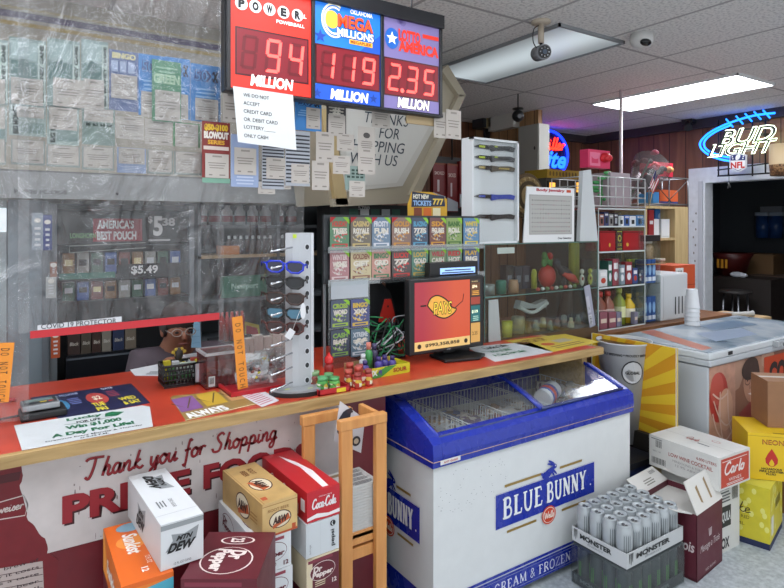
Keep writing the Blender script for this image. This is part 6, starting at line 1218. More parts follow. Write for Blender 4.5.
m = MB(); fx, fy = xy(353, 388, CZ); m.box(fx, fx+.082, fy, fy+.05, CZ, CZ+.040, M('#a82a22', .4), -.0); f = YF(fy); m.rect(f, fx, CZ+.022, fx+.082, CZ+.038, '#c9b8a8'); m.rect(f, fx, CZ+.002, fx+.082, CZ+.010, '#c9b02c'); m.rect(f, fx+.055, CZ+.003, fx+.078, CZ+.02, '#2f4a20', .002); tag(m.build('packet_box'), 'red packet box with a cream band in front of the maroon jars', 'box')
# long yellow-green candy box
fx, fy = xy(364, 380.5, CZ); gx, gy = xy(410, 372, CZ); m = MB(); L2 = gx-fx; YG = M('#c4c024', .35); ang = math.atan2(gy-fy, gx-fx); o = Vector((fx, fy, CZ)); ex = Vector((math.cos(ang), math.sin(ang), 0)); fr = F(o, ex, (0, 0, 1)); ln = math.hypot(gx-fx, gy-fy)
m.obox(fr, 0, 0, ln, .042, -.004, 0, YG); m.obox(fr, 0, 0, ln, .042, -.16, -.156, M('#a58a62', .6)); m.obox(fr, 0, 0, .004, .042, -.156, -.004, M('#a58a62', .6)); m.obox(fr, ln-.004, 0, ln, .042, -.156, -.004, YG); m.obox(fr, .004, 0, ln-.004, .003, -.156, -.004, M('#a58a62', .6))
m.poly(fr, [(ln*.1, .0), (ln*.35, .0), (ln*.7, .042), (ln*.45, .042)], '#3d8a34', .001); m.text(fr, 'MIX', ln*.06, .010, ln*.22, .024, M('#c9d8d0'), .002, .05); m.text(fr, 'SOUR', ln*.62, .012, ln*.30, .018, M('#9a3a20'), .002, .04); m.text(fr, 'W', ln*.3, .01, .02, .024, M('#4a3a8a'), .002, .05)
tag(m.build('candy_tray'), 'long yellow and green cardboard tray of purple capped bottles', 'tray')
def small_bottle(px_, py_, z, h, r, body, cap, label, grp=None):
    t = thing('small_bottle', label, 'bottle', (px_, py_, z), grp); MB().lathe((px_, py_, z), [(0, 0), (r, 0), (r, h*.65), (r*.5, h*.78), (0, h*.78)], M(body, .3), 12).build('body', t); MB().cyl((px_, py_, z+h*.76), (px_, py_, z+h), r*.62, M(cap, .35), 12).build('cap', t)
nrm = fr.n
for i, (a_, d_, h, bd, cp, l) in enumerate([(.10, .03, .07, '#4a3f86', '#3a2f6a', 'purple bottle at the left end of the yellow tray'), (.42, .04, .075, '#46398a', '#3a2a6c', 'purple bottle in the middle of the yellow tray'), (.58, .05, .075, '#3f3580', '#3a2a6c', 'purple bottle right of the middle one in the yellow tray'), (.72, .04, .07, '#4a3f86', '#33265c', 'purple bottle at the right of the yellow tray'), (.55, .12, .115, '#3a3350', '#3f3a5c', 'tall dark purple bottle at the back of the yellow tray'), (.40, .11, .125, '#3f8a4a', '#c97a6a', 'tall green bottle with a pink cap at the back of the yellow tray'), (.25, .1, .08, '#b9bcc0', '#c9ccd0', 'white capped bottle at the back left of the yellow tray')]):
    p = fr.p(ln*a_, .0035, -d_); small_bottle(p.x, p.y, p.z, h, .017, bd, cp, l, 'bottles in the yellow tray')

# ---------------------------------------------------------------- lottery monitor and terminal
a = Vector((1.56, 2.21, 0)); b = Vector((2.01, 2.185+.02, 0)); ex = (b-a).normalized(); ln = (b-a).length; z0, z1 = .99, 1.345
t = thing('monitor', 'black monitor showing an orange lottery screen with a jackpot figure', 'monitor', ((a.x+b.x)/2, 2.24, CZ)); fr = F((a.x, a.y, z0), ex, (0, 0, 1)); hh = z1-z0
m = MB(); m.obox(fr, 0, 0, ln, hh, -.045, 0, BK); m.build('bezel', t, bevel=.006)
def screenmat(c1, c2, e=.75):
    m, nt, b, N, L = nodes_mat('screen glow'); tc = N('ShaderNodeTexCoord'); g = N('ShaderNodeTexGradient'); mp = N('ShaderNodeMapping'); mp.inputs['Scale'].default_value = (2.6, 1, 1); mp.inputs['Location'].default_value = (.5, 0, 0)
    L(tc.outputs['Object'], mp.inputs['Vector']); L(mp.outputs[0], g.inputs[0]); r = ramp(nt, [(.1, c1), (.6, c2)]); L(g.outputs['Fac'], r.inputs[0]); b.inputs['Base Color'].default_value = (.01, .01, .01, 1); L(r.outputs[0], b.inputs['Emission Color']); b.inputs['Emission Strength'].default_value = e; b.inputs['Roughness'].default_value = .2; return m
S = lambda c, e=.7: M(c, .3, emit=e)
m = MB(); sw, sx_ = ln*.74, ln*.06; m.rect(fr, sx_, hh*.17, sx_+sw, hh*.95, screenmat('#b8283c', '#e0562a'), .001)
m.rect(fr, sx_, hh*.05, sx_+sw, hh*.17, S('#c9a86a', .5), .001); m.text(fr, '$993,358,858', sx_+sw*.18, hh*.085, sw*.62, hh*.05, M('#241a10'), .002, .03); m.ell(fr, sx_+sw*.08, hh*.11, .011, .011, '#3a2c20', .002); m.ell(fr, sx_+sw*.92, hh*.11, .011, .011, '#3a2c20', .002)
m.rect(fr, sx_+sw+.003, hh*.05, ln*.95, hh*.95, S('#2a2522', .5), .001); rx0, rx1 = sx_+sw+.006, ln*.945
m.rect(fr, rx0, hh*.72, rx1, hh*.90, S('#5a3a22', .4), .0015); m.text(fr, '$94', rx0+.008, hh*.82, .032, hh*.05, S('#e8d8b0', .8), .002, .03); m.lines(fr, rx0+.008, hh*.73, rx1-.006, hh*.80, 3, S('#c9903a'), .002)
m.rect(fr, rx0, hh*.60, rx1, hh*.70, S('#8e3a2c', .4), .0015); m.rect(fr, rx0, hh*.36, rx1, hh*.58, S('#1f5a5c', .5), .0015); m.text(fr, '$119', rx0+.006, hh*.47, .038, hh*.05, S('#d8e4c0', .8), .002, .03); m.lines(fr, rx0+.008, hh*.37, rx1-.006, hh*.45, 3, S('#8fb0a0'), .002)
m.rect(fr, rx0, hh*.07, rx1, hh*.34, S('#b58a4a', .5), .0015); m.text(fr, '2.35', rx0+.008, hh*.17, .034, hh*.05, S('#6a4a20', .3), .002, .02)
m.text(fr, 'OKLAHOMA', rx0+.003, hh*.91, .043, .006, S('#c9b07a'), .002)
P = [(.14, .62), (.24, .68), (.30, .60), (.40, .52), (.52, .48), (.66, .54), (.78, .60), (.84, .66), (.80, .58), (.70, .46), (.56, .40), (.42, .42), (.32, .50), (.24, .56), (.16, .60)]
pp = [(sx_+sw*x, hh*(.17+y*.78)) for x, y in P]; Q = [(.22, .60), (.28, .72), (.40, .76), (.55, .68), (.66, .54), (.74, .50), (.68, .42), (.54, .36), (.40, .40), (.30, .50)]
qq = smooth_path([Vector((sx_+sw*x, hh*(.17+y*.78), 0)) for x, y in Q+Q[:1]]); m.poly(fr, [(v.x, v.y) for v in qq], S('#c9943a', .5), .0014); m.stroke(fr, [(v.x, v.y) for v in qq], .006, M('#1a1412'), .002); m.stroke(fr, [(sx_+sw*.1, hh*.64), (sx_+sw*.2, hh*.64)], .007, M('#1a1412'), .002); m.stroke(fr, [(sx_+sw*.72, hh*.58), (sx_+sw*.86, hh*.66), (sx_+sw*.88, hh*.76)], .004, M('#1a1412'), .002)
m.text(fr, 'PAYS', sx_+sw*.32, hh*.50, sw*.34, hh*.18, M('#1a1412'), .0025, .05, .1); m.text(fr, 'PAYS', sx_+sw*.33, hh*.51, sw*.32, hh*.16, S('#d8b83c', .7), .003, -.005, .1)
m.build('screen', t); m = MB(); m.text(fr, 'acer', ln*.48, hh*.012, .025, .008, M('#9a9da0'), .001); m.build('brand_mark', t)
bx_, by_ = xy(452, 352, CZ); m = MB(); m.prism(ZF(0), [(1.72, 2.15), (1.90, 2.11), (1.98, 2.16), (1.94, 2.30), (1.74, 2.30)], CZ, CZ+.014, BK); m.box(1.80, 1.87, 2.26, 2.30, CZ+.014, 1.1, BK); m.build('stand', t, bevel=.004)
# terminal with customer display behind
X0, Z0 = xz(430, 276, 2.29); X1 = xz(478, 262, 2.29)[0]; Z1 = xz(452, 262, 2.29)[1]
t = thing('lottery_terminal', 'black lottery terminal with a blue lit text strip rising behind the monitor', 'terminal', ((X0+X1)/2, 2.4, CZ)); m = MB(); m.box(X0, X1, 2.29, 2.335, 1.25, Z1, BK); m.box(X0+.05, X1-.05, 2.295, 2.33, CZ, 1.25, BK); m.build('housing', t, bevel=.004); m = MB(); fa = (xz(440, 273.5, 2.29)[0], xz(457, 273.5, 2.29)[1]); fb = (xz(475, 267.5, 2.29)[0], xz(457, 267.5, 2.29)[1]); m.rect(YF(2.29), fa[0], fa[1], fb[0], fb[1], S('#8fb4e8', .9), .001); m.lines(YF(2.29), fa[0]+.01, fa[1]+.004, fb[0]-.01, fb[1]-.002, 2, M('#2a3a6a'), .0018); m.build('lit_strip', t)
x, z = xz(373, 300, 2.45)
t = thing('ticket_reader', 'black curved lottery machine with a red triangle under the ticket rack', 'machine', (x, 2.48, CZ)); fr2 = F((x, 2.42, CZ), (1, 0, 0)); m = MB(); m.prism(fr2, [(-.09, .0), (.13, .0), (.12, .22), (.08, .32), (.02, .37), (-.09, .37)], -.14, 0, M('#17181a', .3)); m.build('housing', t)
ra = xz(378, 322, 2.42); rb = xz(396, 322, 2.42); rt = xz(387, 299, 2.42); m = MB(); m.prism(YF(2.42), [ra, rb, (rt[0]+.02, rt[1]), (rt[0]-.015, rt[1])], 0, .006, M('#a8281f', .35)); m.ell(YF(2.42), rt[0], rt[1]-.035, .005, .006, '#1d1716', .009); m.build('red_flap', t)
# tangle of green cables
m = MB(); rn = random.Random(21); cx_, cz_ = xz(390, 341, 2.34)
for k in range(11):
    q = [(cx_+rn.uniform(-.12, .10), 2.34+rn.uniform(-.03, .05), CZ+.01+rn.uniform(0, .20)) for _ in range(6)]; m.tube(smooth_path(q), .0035, M(['#1f7a4a', '#1d1e20', '#2a8a58', '#151617', '#8e9498'][k % 5] if k != 9 else '#b9bcc0'), 6)
m.tube([(cx_-.1, 2.34, CZ+.006), (cx_+.1, 2.36, CZ+.006)], .006, M('#1d1e20'), 6); tag(m.build('cable_tangle'), 'tangle of green and black cables left of the monitor', 'cables', kind='stuff')

# ---------------------------------------------------------------- scratch ticket rack
RY = 2.36; us = [329.6, 349.8, 371.5, 391, 411.3, 428.7, 446, 462.5, 479]; zr1, zr1t = xz(400, 247.5, RY)[1], xz(400, 217.5, RY)[1]; zr2, zr2t = xz(400, 278, RY)[1], xz(400, 249, RY)[1]
xa, xb = xz(326, 250, RY)[0], xz(482, 250, RY)[0]; t = thing('ticket_rack', 'two row clear rack of scratch tickets with black backing', 'ticket rack', ((xa+xb)/2, RY+.03, CZ))
MB().box(xa, xb, RY+.02, RY+.035, zr2-.01, zr1t+.01, M('#3a3d40', .4)).build('backing', t); CL2 = clear_mat('#eef2f3', .12, .03)
for z in (zr1, zr2): MB().box(xa, xb, RY-.02, RY+.02, z-.014, z-.004, CL2).build('ledge', t); 
for z in (zr1, zr2): MB().box(xa, xb, RY-.022, RY-.02, z-.016, z+.012, CL2).build('lip', t)
for x in (xa, xb-.01): MB().box(x, x+.01, RY+.02, RY+.03, CZ, zr2-.01, M('#8a8e90', .3)).build('post', t)
TK1 = [('#3f7a52', '#c9403a', 'HOLIDAY', 'TREES', 'green holiday'), ('#5c5448', '#c9b070', 'CASINO', 'ROYALE', 'grey casino'), ('#5a7a9a', '#d8dce4', 'FROSTY', 'FUN', 'snowy blue'), ('#7a5a50', '#c98a3a', 'GOLD', 'RUSH', 'brown and red'), ('#22304c', '#4f9ac0', 'BLAZING', "777'S", 'navy blazing sevens'), ('#5a2a2c', '#d0902c', 'SIX', 'FIGURES', 'maroon six figures'), ('#7a9a4a', '#3a6a2c', 'BANK', 'ROLL', 'lime green banded'), ('#3f7ab0', '#d8c03a', 'WHITE', 'HOT 5', 'blue and yellow')]
TK2 = [('#a86a70', '#d8c4c4', 'WINTER', 'WISHES', 'dusty pink'), ('#c9b98a', '#8a5a4a', 'GOLDEN', 'GIFT', 'cream gold'), ('#c98a7a', '#3f7a52', 'BINGO', 'GRID', 'salmon grid'), ('#3a3436', '#d03a34', 'LUCKY', '777', 'black lucky'), ('#3f7a6a', '#c9a84a', 'LOOT', 'GOLD', 'teal round'), ('#6a8a5a', '#b0404a', 'WILD', 'CASH', 'green and red'), ('#5f8a6a', '#c03a3a', 'RED', 'HOT', 'sage and red'), ('#2f4a7a', '#c9a03c', 'PLAY', 'BIG', 'dark blue')]
def mute(c, k=.28):
    q = [int(c[i:i+2], 16) for i in (1, 3, 5)]; return '#%02x%02x%02x' % tuple(int(a*(1-k)+b*k) for a, b in zip(q, (176, 170, 162)))
def ticket(x0, x1, z0, z1, Y, bg, ac, w1, w2, nm, where, grp, tilt=0, slant=0):
    bg, ac = mute(bg), mute(ac, .15)
    m = MB(); f = YF(Y); m.box(x0, x1, Y, Y+.002, z0, z1, M(bg, .35)); w_, h = x1-x0, z1-z0
    m.ell(f, x0+w_*.5, z0+h*.42, w_*.42, h*.2, speck('foil '+bg, [bg, ac, bg, '#b9b4a8'], 90, .3), .0005, 14)
    m.text(f, w1, x0+w_*.1, z0+h*.70, w_*.8, h*.18, M(ac if ac != bg else '#ffffff'), .0012, .05); m.text(f, w2, x0+w_*.12, z0+h*.48, w_*.76, h*.18, M('#d8d4c8' if ac != '#d8dce4' else '#2a3a6a'), .0012, .05)
    m.rect(f, x0+w_*.08, z0+h*.06, x0+w_*.92, z0+h*.18, ac, .001); m.rect(f, x0+w_*.2, z0+h*.09, x0+w_*.8, z0+h*.14, bg, .0015)
    m.poly(f, [(x1-w_*.35, z1), (x1, z1-h*.22), (x1, z1-h*.08), (x1-w_*.12, z1)], '#8fc43a', .0018)
    if slant: m.poly(f, [(x0, z1-h*.18), (x0, z1), (x0+w_*.3, z1)], '#b0242c', .0018)
    return tag(m.build('scratch_ticket'), '%s scratch ticket, %s' % (nm, where), 'scratch ticket', grp)
ordn = ['first', 'second', 'third', 'fourth', 'fifth', 'sixth', 'seventh', 'last']
for r_, (TK, z0, z1, rn_) in enumerate([(TK1, zr1, zr1t, 'upper'), (TK2, zr2, zr2t, 'lower')]):
    for i, (bg, ac, w1, w2, nm) in enumerate(TK):
        x0 = xz(us[i]+.5, 250, RY)[0]; x1 = xz(us[i+1]-.6, 250, RY)[0]; ticket(x0, x1, z0-.002, z1, RY-.004*(i % 2), bg, ac, w1, w2, nm, '%s from the left in the %s rack row' % (ordn[i], rn_), 'tickets in the %s rack row' % rn_, 0, slant=(r_ == 0 and i < 4))
LY = 2.34; t = thing('ticket_holder', 'clear holder hanging under the rack with a blank white card at its top', 'ticket holder', (xz(350, 300, LY)[0], LY, 1.1)); xa, za = xz(329, 358, LY); xb, zb2 = xz(370, 358, LY); ztop = xz(350, 279, LY)[1]
MB().box(xa, xb, LY+.003, LY+.008, CZ, ztop, CL2).build('back_plate', t); m = MB(); a = xz(331, 297, LY); b = xz(368, 297, LY); c = xz(350, 281, LY); zc0 = xz(350, 298, LY)[1]; m.box(a[0], b[0], LY-.001, LY+.003, zc0, c[1], M('#aeb6bc', .5)); m.build('blank_card', t)
for i, (u0, u1, v0, v1, bg, ac, w1, w2, nm, wh) in enumerate([(330.5, 349, 328, 300, '#2c3a5c', '#9ac03a', 'CROSS', 'WORD', 'navy crossword', 'upper left in the holder below the rack'), (350.5, 369, 327, 299, '#27357a', '#d8b83a', 'BINGO', 'XXX', 'royal blue bingo', 'upper right in the holder below the rack'), (330.5, 349, 357, 329.5, '#1f2c4a', '#7fae4a', 'CASH', 'BLAST', 'dark navy cash', 'lower left in the holder below the rack'), (350.5, 369, 356, 328.5, '#3f5f7a', '#c9d4dc', 'XTREME', '#', 'steel blue extreme', 'lower right in the holder below the rack')]):
    a = xz(u0, v0, LY); b = xz(u1, v0, LY); um = (u0+u1)/2; ticket(a[0], b[0], max(xz(um, v0, LY)[1], CZ+.001), xz(um, v1, LY)[1], LY-.004, bg, ac, w1, w2, nm, wh, 'tickets in the holder below the rack')

# "hot new tickets" topper
TY = 2.40; a = xz(408, 217, TY); b = xz(447, 217, TY); zt0 = xz(427, 217.5, TY)[1]; zt1 = xz(427, 192, TY)[1]; m = MB(); f = YF(TY); w_, h = b[0]-a[0], zt1-zt0; x0 = a[0]
m.prism(f, [(x0, zt0), (x0+w_, zt0), (x0+w_, zt0+h*.75), (x0+w_*.6, zt1), (x0+w_*.1, zt1), (x0, zt0+h*.5)], -.004, 0, M('#c99a1e', .4)); m.poly(f, [(x0+w_*.08, zt0+h*.4), (x0+w_*.95, zt0+h*.45), (x0+w_*.92, zt0+h*.85), (x0+w_*.1, zt1)], '#232c44', .001)
m.text(f, 'HOT NEW', x0+w_*.12, zt0+h*.72, w_*.4, h*.18, M('#e6e2d0'), .002, .04); m.text(f, 'TICKETS', x0+w_*.12, zt0+h*.46, w_*.46, h*.2, M('#8fb4e0'), .002, .04); m.text(f, '777', x0+w_*.62, zt0+h*.5, w_*.28, h*.25, M('#e0c050'), .002, .04)
for k, c in enumerate(('#7a3a20', '#c9641e', '#d8cfa8')): m.rect(f, x0+w_*(.14+.24*k), zt0+h*.06, x0+w_*(.34+.24*k), zt0+h*.38, c, .002)
tag(m.build('rack_topper'), 'yellow and navy card about hot new tickets standing on the ticket rack', 'sign')

# ---------------------------------------------------------------- glass counter case with knives, jewellery board
GY0, GY1 = 2.40, 2.86; GX0, GX1 = xz(484, 300, GY0)[0], xz(597.5, 300, GY0)[0]; GZ1 = 1.485; gz = xz(560, 291.5, GY0)[1]
t = thing('glass_display_case', 'glass display case with a middle shelf of trinkets behind the worktop', 'display case', ((GX0+GX1)/2, 2.63, CZ)); GG = clear_mat('#f4f9f7', .10, .012)
for q, nm in (((GX0, GX1, GY0, GY0+.005, CZ+.002, GZ1), 'front_pane'), ((GX0, GX0+.005, GY0, GY1, CZ, GZ1), 'side_pane'), ((GX1-.005, GX1, GY0, GY1, CZ, GZ1), 'side_pane'), ((GX0, GX1, GY0, GY1, GZ1, GZ1+.006), 'top_pane'), ((GX0+.01, GX1-.01, GY0+.01, GY1, gz, gz+.006), 'shelf')): MB().box(*q, GG).build(nm, t)
m = MB(); E2 = M('#5c7a74', .2)
for zz in (gz, GZ1): m.box(GX0, GX1, GY0-.003, GY0, zz, zz+.006, E2)
for xx in (GX0, GX1-.004): m.box(xx, xx+.004, GY0-.004, GY0, CZ, GZ1, E2)
m.box(GX0, GX0+.12, GY0-.004, GY0-.001, gz, gz+.01, E2); m.build('edge_strip', t); m = MB(); m.box(GX0, GX1, GY0, GY1, CZ-.06, CZ+.001, M('#5a4630', .5)); m.build('base', t)
m = MB(); m.box(2.66, GX1-.02, GY0+.02, GY1, .886, CZ-.062, M('#4a3a2c')) if CZ-.062 > .887 else None
m = MB(); fz = YF(GY0-.002); a = xz(488, 346, GY0); b = xz(500, 346, GY0); c0 = (a[0], gz); m.prism(fz, [(a[0], CZ+.002), (b[0], CZ+.002), (b[0]-.02, gz-.01), (a[0], gz-.01)], 0.0, .004, M('#a9b0b0', .4)); tag(m.build('pale_board'), 'tall pale panel leaning at the left end of the glass case', 'panel')
SY = 2.55; zz = gz+.007
def trinket(u, Y, z, fn, name, label, cat, grp=None):
    X, _ = xz(u, 290, Y); m = MB(); fn(m, X, Y, z); return tag(m.build(name), label, cat, grp)
trinket(489, 2.47, zz, lambda m, X, Y, z: m.lathe((X, Y, z), [(0, 0), (.032, 0), (.032, .06), (0, .06)], M('#8e9696', .3, .4), 16), 'tin', 'silver tin at the left end of the glass shelf', 'tin')
trinket(501, 2.47, zz, lambda m, X, Y, z: m.lathe((X, Y, z), [(0, 0), (.03, 0), (.03, .07), (.026, .078), (0, .078)], M('#2a7a68', .3), 16), 'tin', 'green tin on the glass shelf next to the silver tin', 'tin')
trinket(513.5, 2.47, zz, lambda m, X, Y, z: m.lathe((X, Y, z), [(0, 0), (.03, 0), (.03, .05), (.026, .06), (.026, .075), (0, .075)], M('#b58a6a', .3), 16), 'small_jar', 'peach jar on the glass shelf', 'jar')
for u, h, c, l in ((510, .15, '#24262c', 'black carton behind the green tin on the glass shelf'), (519, .14, '#2e323e', 'charcoal carton beside the black one on the glass shelf'), (527, .14, '#2a2f44', 'dark blue carton at the middle of the glass shelf')):
    trinket(u, 2.58, zz, lambda m, X, Y, z: m.box(X-.035, X+.03, Y, Y+.05, z, z+h, M(c)).rect(YF(Y), X-.02, z+h*.3, X+.015, z+h*.6, '#6f7684'), 'carton', l, 'box')
trinket(534, 2.56, zz, lambda m, X, Y, z: m.lathe((X, Y, z), [(0, 0), (.018, 0), (.018, .10), (.01, .12), (0, .12)], M('#a8a838', .3), 12), 'tube_bottle', 'olive bottle left of the red ornament on the glass shelf', 'bottle')
def apple(m, X, Y, z):
    m.ball((X, Y, z+.075), .06, .05, .07, M('#b02820', .3), 16); [m.ball((X+.03*math.cos(k*1.2), Y, z+.16+.02*(k % 3)), .022, .015, .03, M('#3f7a3a'), 8) for k in range(5)]; m.ball((X+.015, Y-.01, z+.2), .02, .02, .025, M('#b02820'), 8)
trinket(547, 2.52, zz, apple, 'red_ornament', 'red round ornament with green leaves on the glass shelf', 'ornament')
def parrot(m, X, Y, z):
    m.tube(smooth_path([(X-.09, Y, z+.15), (X-.04, Y, z+.11), (X+.02, Y, z+.07), (X+.08, Y, z+.03)]), [.02]*5+[.034]*6+[.016]*5, M('#2a2c34', .4), 10); m.ball((X-.09, Y, z+.155), .03, .024, .028, M('#2e3440'), 10); m.tube([(X-.05, Y-.02, z+.09), (X+.02, Y-.03, z+.06), (X+.09, Y-.02, z+.03)], [.012, .028, .008], M('#c04438', .4), 8); m.cyl((X-.02, Y, z), (X-.02, Y, z+.07), .012, M('#3a3c40'), 8)
trinket(566, 2.50, zz, parrot, 'bird_ornament', 'black and coral bird ornament on the glass shelf', 'ornament')
trinket(574, 2.6, zz, lambda m, X, Y, z: m.lathe((X, Y, z), [(0, 0), (.035, 0), (.035, .26), (.03, .28), (0, .28)], M('#a3a040', .3), 14), 'tall_canister', 'tall olive yellow canister behind the bird ornament', 'canister')
for u, c, l in ((582, '#c9ccc0', 'white cow shaped figurine on the glass shelf'), (590, '#c9c84a', 'yellow figurine at the right end of the glass shelf')):
    trinket(u, 2.48, zz, lambda m, X, Y, z: (m.ball((X, Y, z+.04), .018, .015, .04, M(c), 10), m.ball((X, Y, z+.095), .016, .014, .018, M(c), 10), m.ball((X-.008, Y-.012, z+.05), .008, .006, .012, M('#8e2f28'), 6)), 'figurine', l, 'figurine')
trinket(590, 2.62, zz, lambda m, X, Y, z: m.box(X-.06, X+.04, Y, Y+.06, z, z+.16, M('#2a2b2e')), 'carton', 'black carton behind the yellow figurine', 'box')
for i in range(9):
    u = 538+i*4.6; c, nm = [('#c0504a', 'red'), ('#c9ccc8', 'white'), ('#6a8a5a', 'green')][i % 3]; trinket(u, 2.44, zz, lambda m, X, Y, z: m.ball((X, Y, z+.012), .014, .012, .012, M(c), 8), 'trinket', 'tiny %s trinket lying along the front of the glass shelf' % nm, 'trinket', 'tiny %s trinkets' % nm)
zl = CZ+.0015
trinket(518, 2.5, zl, lambda m, X, Y, z: (m.lathe((X, Y, z), [(0, 0), (.035, 0), (.04, .09), (.034, .10), (0, .10)], M('#8a8a78', .3), 14)), 'pot', 'grey tumbler on the floor of the glass case', 'tumbler')
trinket(507, 2.46, zl, lambda m, X, Y, z: m.lathe((X, Y, z), [(0, 0), (.028, 0), (.032, .09), (0, .09)], M('#b8b838', .3), 14), 'cup', 'lime yellow cup low in the glass case', 'cup')
trinket(533, 2.56, zl, lambda m, X, Y, z: (m.prism(YF(Y), [(X-.12, z+.13), (X+.12, z+.12), (X+.13, z+.17), (X+.02, z+.145), (X-.1, z+.18)], -.05, 0, M('#b9bcc0', .4)), m.tube(smooth_path([(X-.12, Y, z+.14), (X, Y, z+.10), (X+.13, Y, z+.15)]), .012, M('#d0d2d4'), 8), m.tube([(X-.1, Y+.05, z+.02), (X-.1, Y+.05, z+.14)], .008, M('#6b4a34'), 6)), 'model_boat', 'white and brown model boat low in the glass case', 'model boat')
for i in range(12):
    u = 508+i*7; c, nm = [('#8a8f84', 'grey'), ('#b0aa8a', 'cream'), ('#6f7a6a', 'olive'), ('#5c4a40', 'brown')][i % 4]; trinket(u, 2.46+.05*(i % 3), zl, lambda m, X, Y, z: (m.lathe((X, Y, z), [(0, 0), (.022, 0), (.018, .03+.012*(i % 3)), (.01, .045), (.012, .06), (0, .062)], M(c, .35), 12)), 'glass_pipe', 'small %s glassware piece on the floor of the glass case' % nm, 'glassware', '%s glassware pieces' % nm)
trinket(563, 2.62, zl, lambda m, X, Y, z: m.tube([(X, Y, z), (X+.03, Y, z+.1), (X+.05, Y, z+.24)], [.05, .045, .03], M('#3a3430', .5), 12), 'dark_pouch', 'dark upright pouch low in the glass case', 'pouch')
X, _ = xz(583, 293, GY0-.02); a0 = xz(572, 293, GY0-.03); b0 = xz(592, 346, GY0-.03)
fr = F((b0[0], GY0-.02, CZ+.01), (1, 0, .02), (a0[0]-b0[0], 0, a0[1]-b0[1])); 
fr, w_, h = quadF((b0[0], GY0-.012, CZ+.001), (b0[0]+.05, GY0-.012, CZ+.012), (a0[0], GY0-.012, a0[1])); m = MB(); m.prism(fr, [(0, 0), (.055, 0), (.055, h), (0, h)], 0, .004, M('#9a9cac', .4)); m.rect(fr, .0, h*.05, .03, h*.3, '#c9cbd0', .005); m.bars(F(fr.p(.025, h*.06, 0), fr.y, -fr.x), 0, 0, h*.22, .02, M('#2a2a30'), .006, 8); m.rect(fr, .0, h*.35, .03, h*.75, '#b9bac4', .005); m.text(F(fr.p(.01, h*.38, 0), -fr.y, fr.x), 'X', -.03, 0, .02, .012, '#2a2a30', .006)
tag(m.build('price_strip'), 'lilac label strip leaning outside the glass case', 'label strip')
tag(MB().box(xz(497, 250, GY0)[0], xz(514, 250, GY0)[0], GY0-.004, GY0-.001, xz(505, 253.5, GY0)[1], xz(505, 247.5, GY0)[1], M('#a9b4ac')).build('notice'), 'small pale notice stuck under the top edge of the glass case', 'notice')
# bronze ornament disc
DYp = 2.80; x, z = xz(527.5, 196, DYp); m = MB(); f = YF(DYp); R1 = .15; 
for rr, nn, c in ((.155, .0, '#5a4a34'), (.13, .012, '#8a7550'), (.10, .016, '#4f4230'), (.075, .02, '#94805a'), (.03, .028, '#5f5038')): k = 28; m.prism(f, [(x+rr*math.cos(i*2*math.pi/k), z+rr*1.0*math.sin(i*2*math.pi/k)) for i in range(k)], nn-.02, nn, M(c, .35, .6))
for i in range(16): a = i*math.pi/8; m.ball((x+.115*math.cos(a), DYp-.014, z+.115*math.sin(a)), .012, .008, .012, M('#a08a60', .3, .7), 6)
m.box(x-.02, x+.02, DYp+.005, DYp+.03, GZ1+.006, z, M('#3a3024')); tag(m.build('bronze_plate'), 'round embossed bronze plate behind the body jewelry board', 'plate')
# knife display board
KY = 2.42; kx0, kx1 = xz(470, 200, KY)[0], xz(516.5, 200, KY)[0]; kz0, kz1 = GZ1+.007, xz(493, 139.5, KY)[1]
t = thing('knife_board', 'white knife display case holding five folding knives on top of the glass case', 'display board', ((kx0+kx1)/2, KY+.04, kz0)); KW = M('#d9dddf', .4)
m = MB(); m.box(kx0, kx1, KY+.01, KY+.07, kz0, kz1, KW)
for q in ((kx0, kx1, kz0, kz0+.012), (kx0, kx1, kz1-.012, kz1), (kx0, kx0+.012, kz0, kz1), (kx1-.012, kx1, kz0, kz1)): m.box(q[0], q[1], KY-.02, KY+.01, q[2], q[3], KW)
m.ell(YF(KY+.01), kx0+.03, xz(474, 192, KY)[1], .006, .007, '#4d5052'); m.build('case_body', t); MB().box(kx0+.012, kx1-.012, KY-.016, KY-.013, kz0+.012, kz1-.012, clear_mat('#fbfcfc', .05, .01)).build('cover', t)
kx = (kx0+kx1)/2
